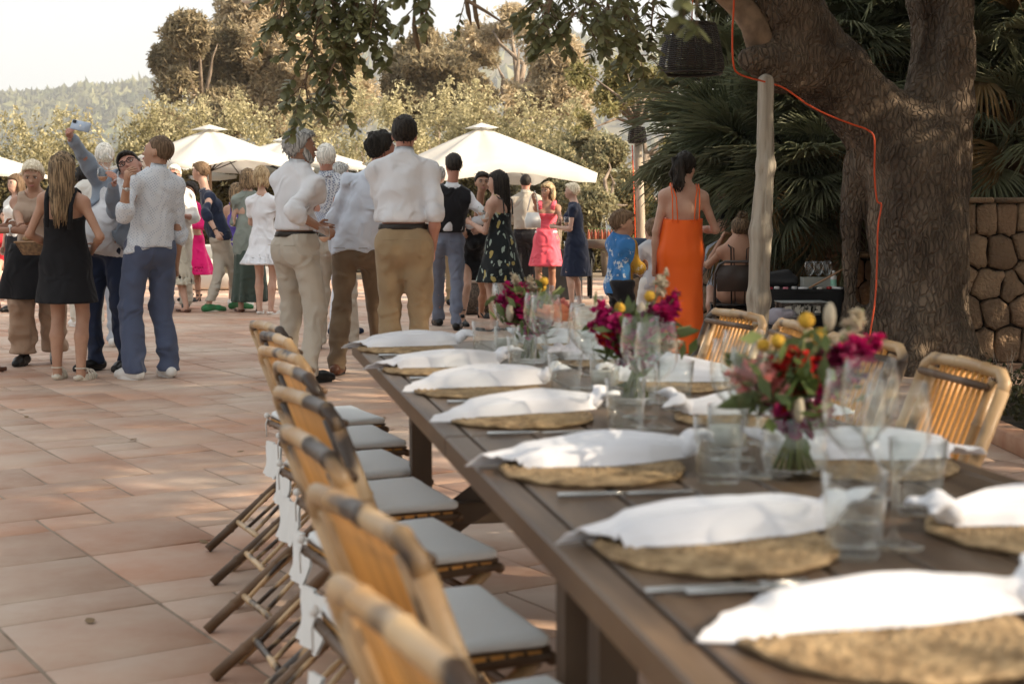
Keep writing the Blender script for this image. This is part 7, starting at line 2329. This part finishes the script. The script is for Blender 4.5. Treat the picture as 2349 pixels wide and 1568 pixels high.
def pbox(px, py, Y, w, d, h_, label, rot=0):
    c = at(px, py, Y); r0 = empty('plastic_box', (c.x, Y, c.z), RAD(rot), label=label, cat='plastic box', group='clear plastic boxes on the low stand')
    G = Geo()
    for s_ in (1, -1):
        G.add(box((s_ * w / 2, 0, h_ / 2), (.003, d, h_))); G.add(box((0, s_ * d / 2, h_ / 2), (w - .006, .003, h_)))
    G.add(box((0, 0, .002), (w - .008, d - .008, .003))); G.build('tray', clearp, r0, smooth=False)
    Geo().add(cbox((0, 0, h_ + .003), (w + .012, d + .012, .007), .002)).build('lid', pm('cloudy_plastic', (.48, .51, .51), rough=.3, transl=.4), r0)
    g = np.random.default_rng(int(px)); G = Geo()
    for q in range(12):
        ww = g.uniform(.03, .07)
        G.add(box((g.uniform(-w / 2 + .04, w / 2 - .04), g.uniform(-d / 2 + .03, d / 2 - .03), .008 + h_ * .35), (ww, .02, h_ * g.uniform(.4, .7)), np.array(Matrix.Rotation(g.uniform(-.4, .4), 3, 'Y'))))
    G.build('packet', [pm('packet_print', (.06, .06, .06), (.62, .60, .55), scale=30, contrast=(.42, .46))], r0, smooth=False)
    return r0
pbox(1830, 748, fy, .21, .15, .075, 'smaller lower clear plastic box')
pbox(1838, 722, fy + .02, .36, .22, .10, 'larger clear plastic box of stencils stacked on top', 4)
# crumpled cloth
F_ = Field(k=.05); g = np.random.default_rng(3)
c0 = np.array(at(1785, 728, fy))
for q in range(7): F_.ell(g.normal(0, .035, 3) * [1, .8, 1.0] + [0, 0, .02], (.05, .045, .035))
a_ = Sines(45, 8, 3, octs=2); F_.noise = lambda X, Y, Z: .010 * a_(X, Y, Z)
o = Geo().add(F_.build(.009)).build('cleaning_cloth', cloth('lilac_cloth', (.42, .40, .46)), label='crumpled grey-lilac cloth beside the plastic boxes', cat='cloth'); o.location = c0
# on the table
def tp3(px, dy=0.0, dz=0.0): c = at(px, 655, ty_ + dy); return (c.x, ty_ + dy, tzt + dz)
cad = Geo(); cad.add(box((0, 0, .003), (.25, .13, .006)))
for s_ in (1, -1): cad.add(box((s_ * .125, 0, .045), (.008, .146, .09))); cad.add(box((0, s_ * .069, .045), (.242, .008, .09)))
cd = cad.build('caddy', pm('grey_plastic', (.30, .31, .28), rough=.5), smooth=False, label='grey plastic caddy holding glasses of brushes', cat='caddy'); cd.location = tp3(1876, -.12)
for q, dx in enumerate((-.07, 0, .07)):
    place(WG, 'wine_glass', tuple(np.array(tp3(1876, -.12)) + [dx, 0, .008]), ('left', 'middle', 'right')[q] + ' stemmed glass standing in the grey caddy', 'wine glass', 'glasses in the caddy', 1.05)
bt = empty('bottle', tp3(1912, -.20), 0, label='white pump bottle with pale green label on the make-up table', cat='bottle')
Geo().add(lathe([(.001, 0), (.022, 0), (.024, .006), (.024, .10), (.015, .115), (.010, .12), (.001, .12)], 18)).build('body', wsole, bt); Geo().add(lathe([(.0245, .025), (.0248, .026), (.0248, .075), (.0245, .076)], 18)).build('label', pm('green_label', (.30, .62, .48), rough=.5), bt)
Geo().add(lathe([(.001, .12), (.011, .12), (.011, .145), (.001, .147)], 12)).build('cap', wsole, bt)
bag = Field(k=.04); bag.cap((-.09, 0, .05), (.10, 0, .05), .055); bag.cap((-.07, 0, .10), (.06, 0, .12), .035); bag.cuts.append(lambda X, Y, Z: -Z)
a_ = Sines(30, 6, 9); bag.noise = lambda X, Y, Z: .008 * a_(X, Y, Z)
o = Geo().add(bag.build(.010)).build('bag', pm('black_bag', (.015, .015, .017), rough=.5), label='black bag slumped on the make-up table behind the pole', cat='bag'); o.location = tp3(1788, .0)
o = Geo().add(tube([(-.17, 0, .0), (.17, 0, .19)], .008, 8)).build('wooden_stick', pm('stick_wood', (.34, .20, .11), rough=.6), label='wooden stick leaning against the side of the old trunk', cat='stick'); o.location = tp3(1905, -.27, .01)
for q in range(9):
    g = np.random.default_rng(q); nm = ('red pot', 'white sponge', 'pink palette', 'silver tube', 'white tub', 'black compact', 'pale brush case', 'red compact', 'white saucer')[q]
    colr = ((.4, .02, .04), (.7, .7, .68), (.6, .2, .25), (.5, .5, .5), (.7, .7, .7), (.02, .02, .02), (.6, .55, .5), (.35, .03, .03), (.7, .7, .68))[q]
    G = Geo(); G.add(lathe([(.001, 0), (.02, 0), (.021, .003), (.021, .016), (.018, .02), (.001, .02)], 14)) if q % 2 else G.add(cbox((0, 0, .008), (.07, .04, .016), .003))
    o = G.build('make_up_pot', pm('paint_' + nm.replace(' ', '_'), colr, rough=.4), label=nm + ' lying on the black make-up table', cat='make-up', group='make-up on the table'); o.location = tp3(1762 + q * 20 + (8 if q == 5 else 0), -.24 + .03 * (q % 2)); o.rotation_euler = (0, 0, q * .7)
# folding chair
fc = empty('folding_chair', (at(1690, 700, 12.15).x, 11.98, 0), 0, label='black metal folding chair under the seated woman', cat='chair')
cx_ = .215
G = Geo()
arc = [(-cx_, .0, .30), (-cx_, -.02, .70), (-cx_ + .03, -.03, .775), (-cx_ + .08, -.03, .80), (cx_ - .08, -.03, .80), (cx_ - .03, -.03, .775), (cx_, -.02, .70), (cx_, .0, .30)]
G.add(tube(arc, .012, 8)); G.build('back_frame', pm('grey_tube', (.10, .09, .085), rough=.35, metal=.6), fc)
Geo().add(cbox((0, -.028, .66), (2 * cx_ - .03, .008, .22), .003)).build('backrest', pm('brown_vinyl', (.05, .038, .032), (.065, .05, .04), rough=.4, scale=4), fc)
Geo().add(cbox((0, .20, .43), (.40, .38, .02), .005)).build('seat', gblack, fc)
for s_ in (1, -1):
    Geo().add(tube([(s_ * cx_, .0, .32), (s_ * cx_, .36, .01)], .011, 7)).build('leg', gblack, fc); Geo().add(tube([(s_ * (cx_ - .02), .34, .42), (s_ * (cx_ - .02), -.10, .01)], .011, 7)).build('leg', gblack, fc)
# folded jacket on the low wall
jk = Field(k=.04)
for q in range(5): jk.cap((-.18 + .02 * q, .02 * q - .03, .02 + .018 * q), (.16 - .02 * q, .01 * q, .025 + .016 * q), .05, .045, flat=.5, f=(0, 0, 1))
a_ = Sines(26, 6, 2); jk.noise = lambda X, Y, Z: .008 * a_(X, Y, Z); jk.cuts.append(lambda X, Y, Z: -.0 - Z)
o = Geo().add(jk.build(.012)).build('jacket', cloth('denim', (.06, .09, .15)), label='folded dark blue jacket lying on the low wall', cat='jacket'); o.location = (at(1478, 590, 14.3).x, 14.35, .845)
# framed board on the wall
pf = empty('chalkboard', tuple(at(1778, 548, 14.75)), 0, label='small dark framed board leaning on the rubble wall right of the pole', cat='board')
Geo().add(cbox((0, 0, 0), (.16, .03, .24), .004)).build('frame', gblack, pf); Geo().add(box((0, -.0165, 0), (.12, .004, .20))).build('panel', pm('slate_panel', (.12, .19, .19), rough=.3), pf)

# ---------------------------------------------------------------- drinks cart, bottles, benches
ctY = 20.6
ct = empty('drinks_cart', (at(1388, 600, ctY).x, ctY, 0), 0, label='wooden-topped drinks cart with large dark iron wheels', cat='cart')
zt_ = at(1388, 548, ctY).z; iron = pm('cast_iron', (.012, .012, .012), rough=.5, metal=.4)
Geo().add(cbox((0, 0, zt_ - .07), (.62, .6, .12), .01)).build('top', pm('cart_wood', (.14, .11, .085), (.20, .16, .12), scale=8, stretch=(.3, 1, 1), rough=.7), ct)
for x in (-.22, .24):
    for y in (-.24, .24):
        G = Geo(); t = np.linspace(0, 2 * np.pi, 25)
        G.add(tube([(x + (.10 if x > 0 else -.0) * 0, y + .26 * math.cos(q) * .35, .30 + .28 * math.sin(q)) for q in t], .022, 6, cap=False))
        for q in range(4): G.add(tube([(x, y + .09 * math.cos(q * .785), .30 + .27 * math.sin(q * .785)), (x, y - .09 * math.cos(q * .785), .30 - .27 * math.sin(q * .785))], .010, 5))
        G.build('wheel', iron, ct)
        G = Geo(); G.add(tube([(x, y, zt_ - .13), (x * .8, y, .55), (x * 1.15, y, .30)], .02, 6)); G.build('leg', iron, ct)
g = np.random.default_rng(12)
btl = Geo().add(lathe([(.001, 0), (.035, 0), (.036, .01), (.036, .16), (.014, .21), (.013, .26), (.001, .262)], 12)).mesh('bottle', pm('soda_bottle', (.26, .05, .03), (.40, .16, .08), rough=.15, scale=4))
btc = Geo().add(lathe([(.001, 0), (.042, 0), (.043, .01), (.043, .20), (.016, .26), (.015, .31), (.001, .312)], 12)).mesh('bottle', GLASS)
capm = Geo().add(lathe([(.001, .262), (.015, .262), (.015, .275), (.001, .277)], 10)).mesh('cap', pm('green_cap', (.08, .40, .12), rough=.4))
for q in range(8):
    o = place(btl, 'bottle', (at(1352 + q * 7.5, 540, ctY).x - .02, ctY - .16 + .02 * (q % 2), zt_), 'orange drink bottle with green cap on the cart, %s from the left' % ordn[q], 'bottle', 'orange drink bottles on the cart', .55)
    c = bpy.data.objects.new('cap', capm); COL.objects.link(c); c.parent = o
for q, (px, sc_) in enumerate(((1385, 1.1), (1398, 1.2), (1408, .9), (1420, 1.1))):
    place(btc, 'bottle', (at(px, 540, ctY).x, ctY - .05 + .05 * (q % 2), zt_), 'clear glass bottle, %s of four on the cart' % ordn[q], 'bottle', 'clear bottles on the cart', sc_)
bk2 = Geo().add(lathe([(.001, 0), (.07, 0), (.085, .20), (.081, .20), (.067, .01), (.001, .01)], 20)).build('ice_bucket', pm('bucket_tin', (.42, .43, .42), rough=.35, metal=.7), label='metal ice bucket behind the bottles on the cart', cat='bucket'); bk2.location = (at(1404, 540, ctY).x, ctY + .1, zt_)
# black draped bar table behind the pink dress
bY = 20.3; bx_ = at(1250, 600, bY).x
bt2 = empty('bar_table', (bx_, bY, 0), 0, label='black draped bar table behind the woman in pink', cat='table')
V3 = np.array(V); V3[:, 0] *= 1.05 / w_; V3[:, 1] *= .9; V3[:, 2] *= at(1250, 572, bY).z / tzt
Geo().add((V3, F)).build('tablecloth', blackcl, bt2)
for q, px in enumerate((1196, 1203, 1300, 1308)):
    place(TB, 'tumbler', (at(px, 560, bY).x, bY - .1, at(1250, 572, bY).z), 'upturned tumbler, %s from the left on the black bar table' % ordn[q], 'tumbler', 'tumblers on the bar table', 1.2)
# low rattan bench with pale cushion
rb_ = empty('rattan_bench', (at(1095, 680, 16.6).x, 17.2, 0), 0, label='low dark rattan bench with pale cushion behind the black dress', cat='bench')
Geo().add(cbox((0, 0, .20), (.62, .5, .36), .02)).build('base', pm('bench_rattan', (.05, .035, .025), (.12, .085, .06), scale=40, rough=.7, bump=1, bscale=60, contrast=(.45, .55)), rb_); Geo().add(cbox((0, 0, .42), (.64, .52, .08), .03)).build('cushion', wshirt2, rb_)
sofaw = pm('sofa_cloth', (.70, .66, .58), (.64, .60, .52), scale=3, rough=.9)
for px, Y, w2, lab in ((-10, 22.5, 1.8, 'white outdoor sofa at the left edge under the guest in red'), (545, 23, 1.5, 'white outdoor sofa behind the man in green sneakers')):
    so_ = empty('outdoor_sofa', (at(px, 600, Y).x, Y, 0), 0, label=lab, cat='sofa')
    Geo().add(cbox((0, 0, .2), (w2, .8, .36), .04)).build('base', sofaw, so_); Geo().add(cbox((0, .33, .52), (w2, .18, .40), .05)).build('backrest', sofaw, so_)
    for q in (-1, 1): Geo().add(cbox((q * w2 * .24, -.05, .43), (w2 * .46, .6, .12), .04)).build('seat_cushion', sofaw, so_)
jk2 = Field(k=.04); jk2.chain([(0, 0, .25), (.0, -.04, 0), (-.06, -.05, -.22)], [.07, .06, .05], flat=.5, f=(0, 1, 0)); a_ = Sines(26, 6, 2); jk2.noise = lambda X, Y, Z: .012 * a_(X, Y, Z)
o = Geo().add(jk2.build(.014)).build('jacket', cloth('brown_jacket', (.14, .10, .08)), label='brown jacket slung over the sofa by the purple jersey', cat='jacket'); o.location = at(525, 580, 22.4)

# dry leaves scattered on the tiles
g = np.random.default_rng(31)
dl = Geo().add((LV * [1, 1, 1], LF)).mesh('dry_leaf', pm('dry_leaf', (.16, .10, .05), (.26, .17, .08), scale=8, rough=.7))
for q, (px, py) in enumerate(((458, 1240), (645, 1070), (300, 1010), (880, 958), (950, 960), (905, 985), (40, 940), (60, 955), (1090, 850), (760, 1130), (560, 1035), (200, 1420))):
    p = gr(px, py, .007); o = bpy.data.objects.new('fallen_leaf', dl); COL.objects.link(o); o.location = (p.x, p.y, .012); o.rotation_euler = (g.normal(0, .15), g.normal(0, .15), g.uniform(0, 6)); o.scale = (.045,) * 3
    tag(o, label='dry fallen leaf ' + ('near the splayed legs of the left chairs', 'left of the far chair backs', 'in the middle of the open tiles', 'just left of the table corner', 'under the far corner of the table', 'beside the far end of the chair row', 'at the left picture edge below the sandals', 'beside the leaf at the left picture edge', 'behind the far end of the table', 'on the tiles under the far seats', 'left of the middle chair legs', 'at the lower left among the red tiles')[q], cat='leaf', group='dry leaves on the tiles')
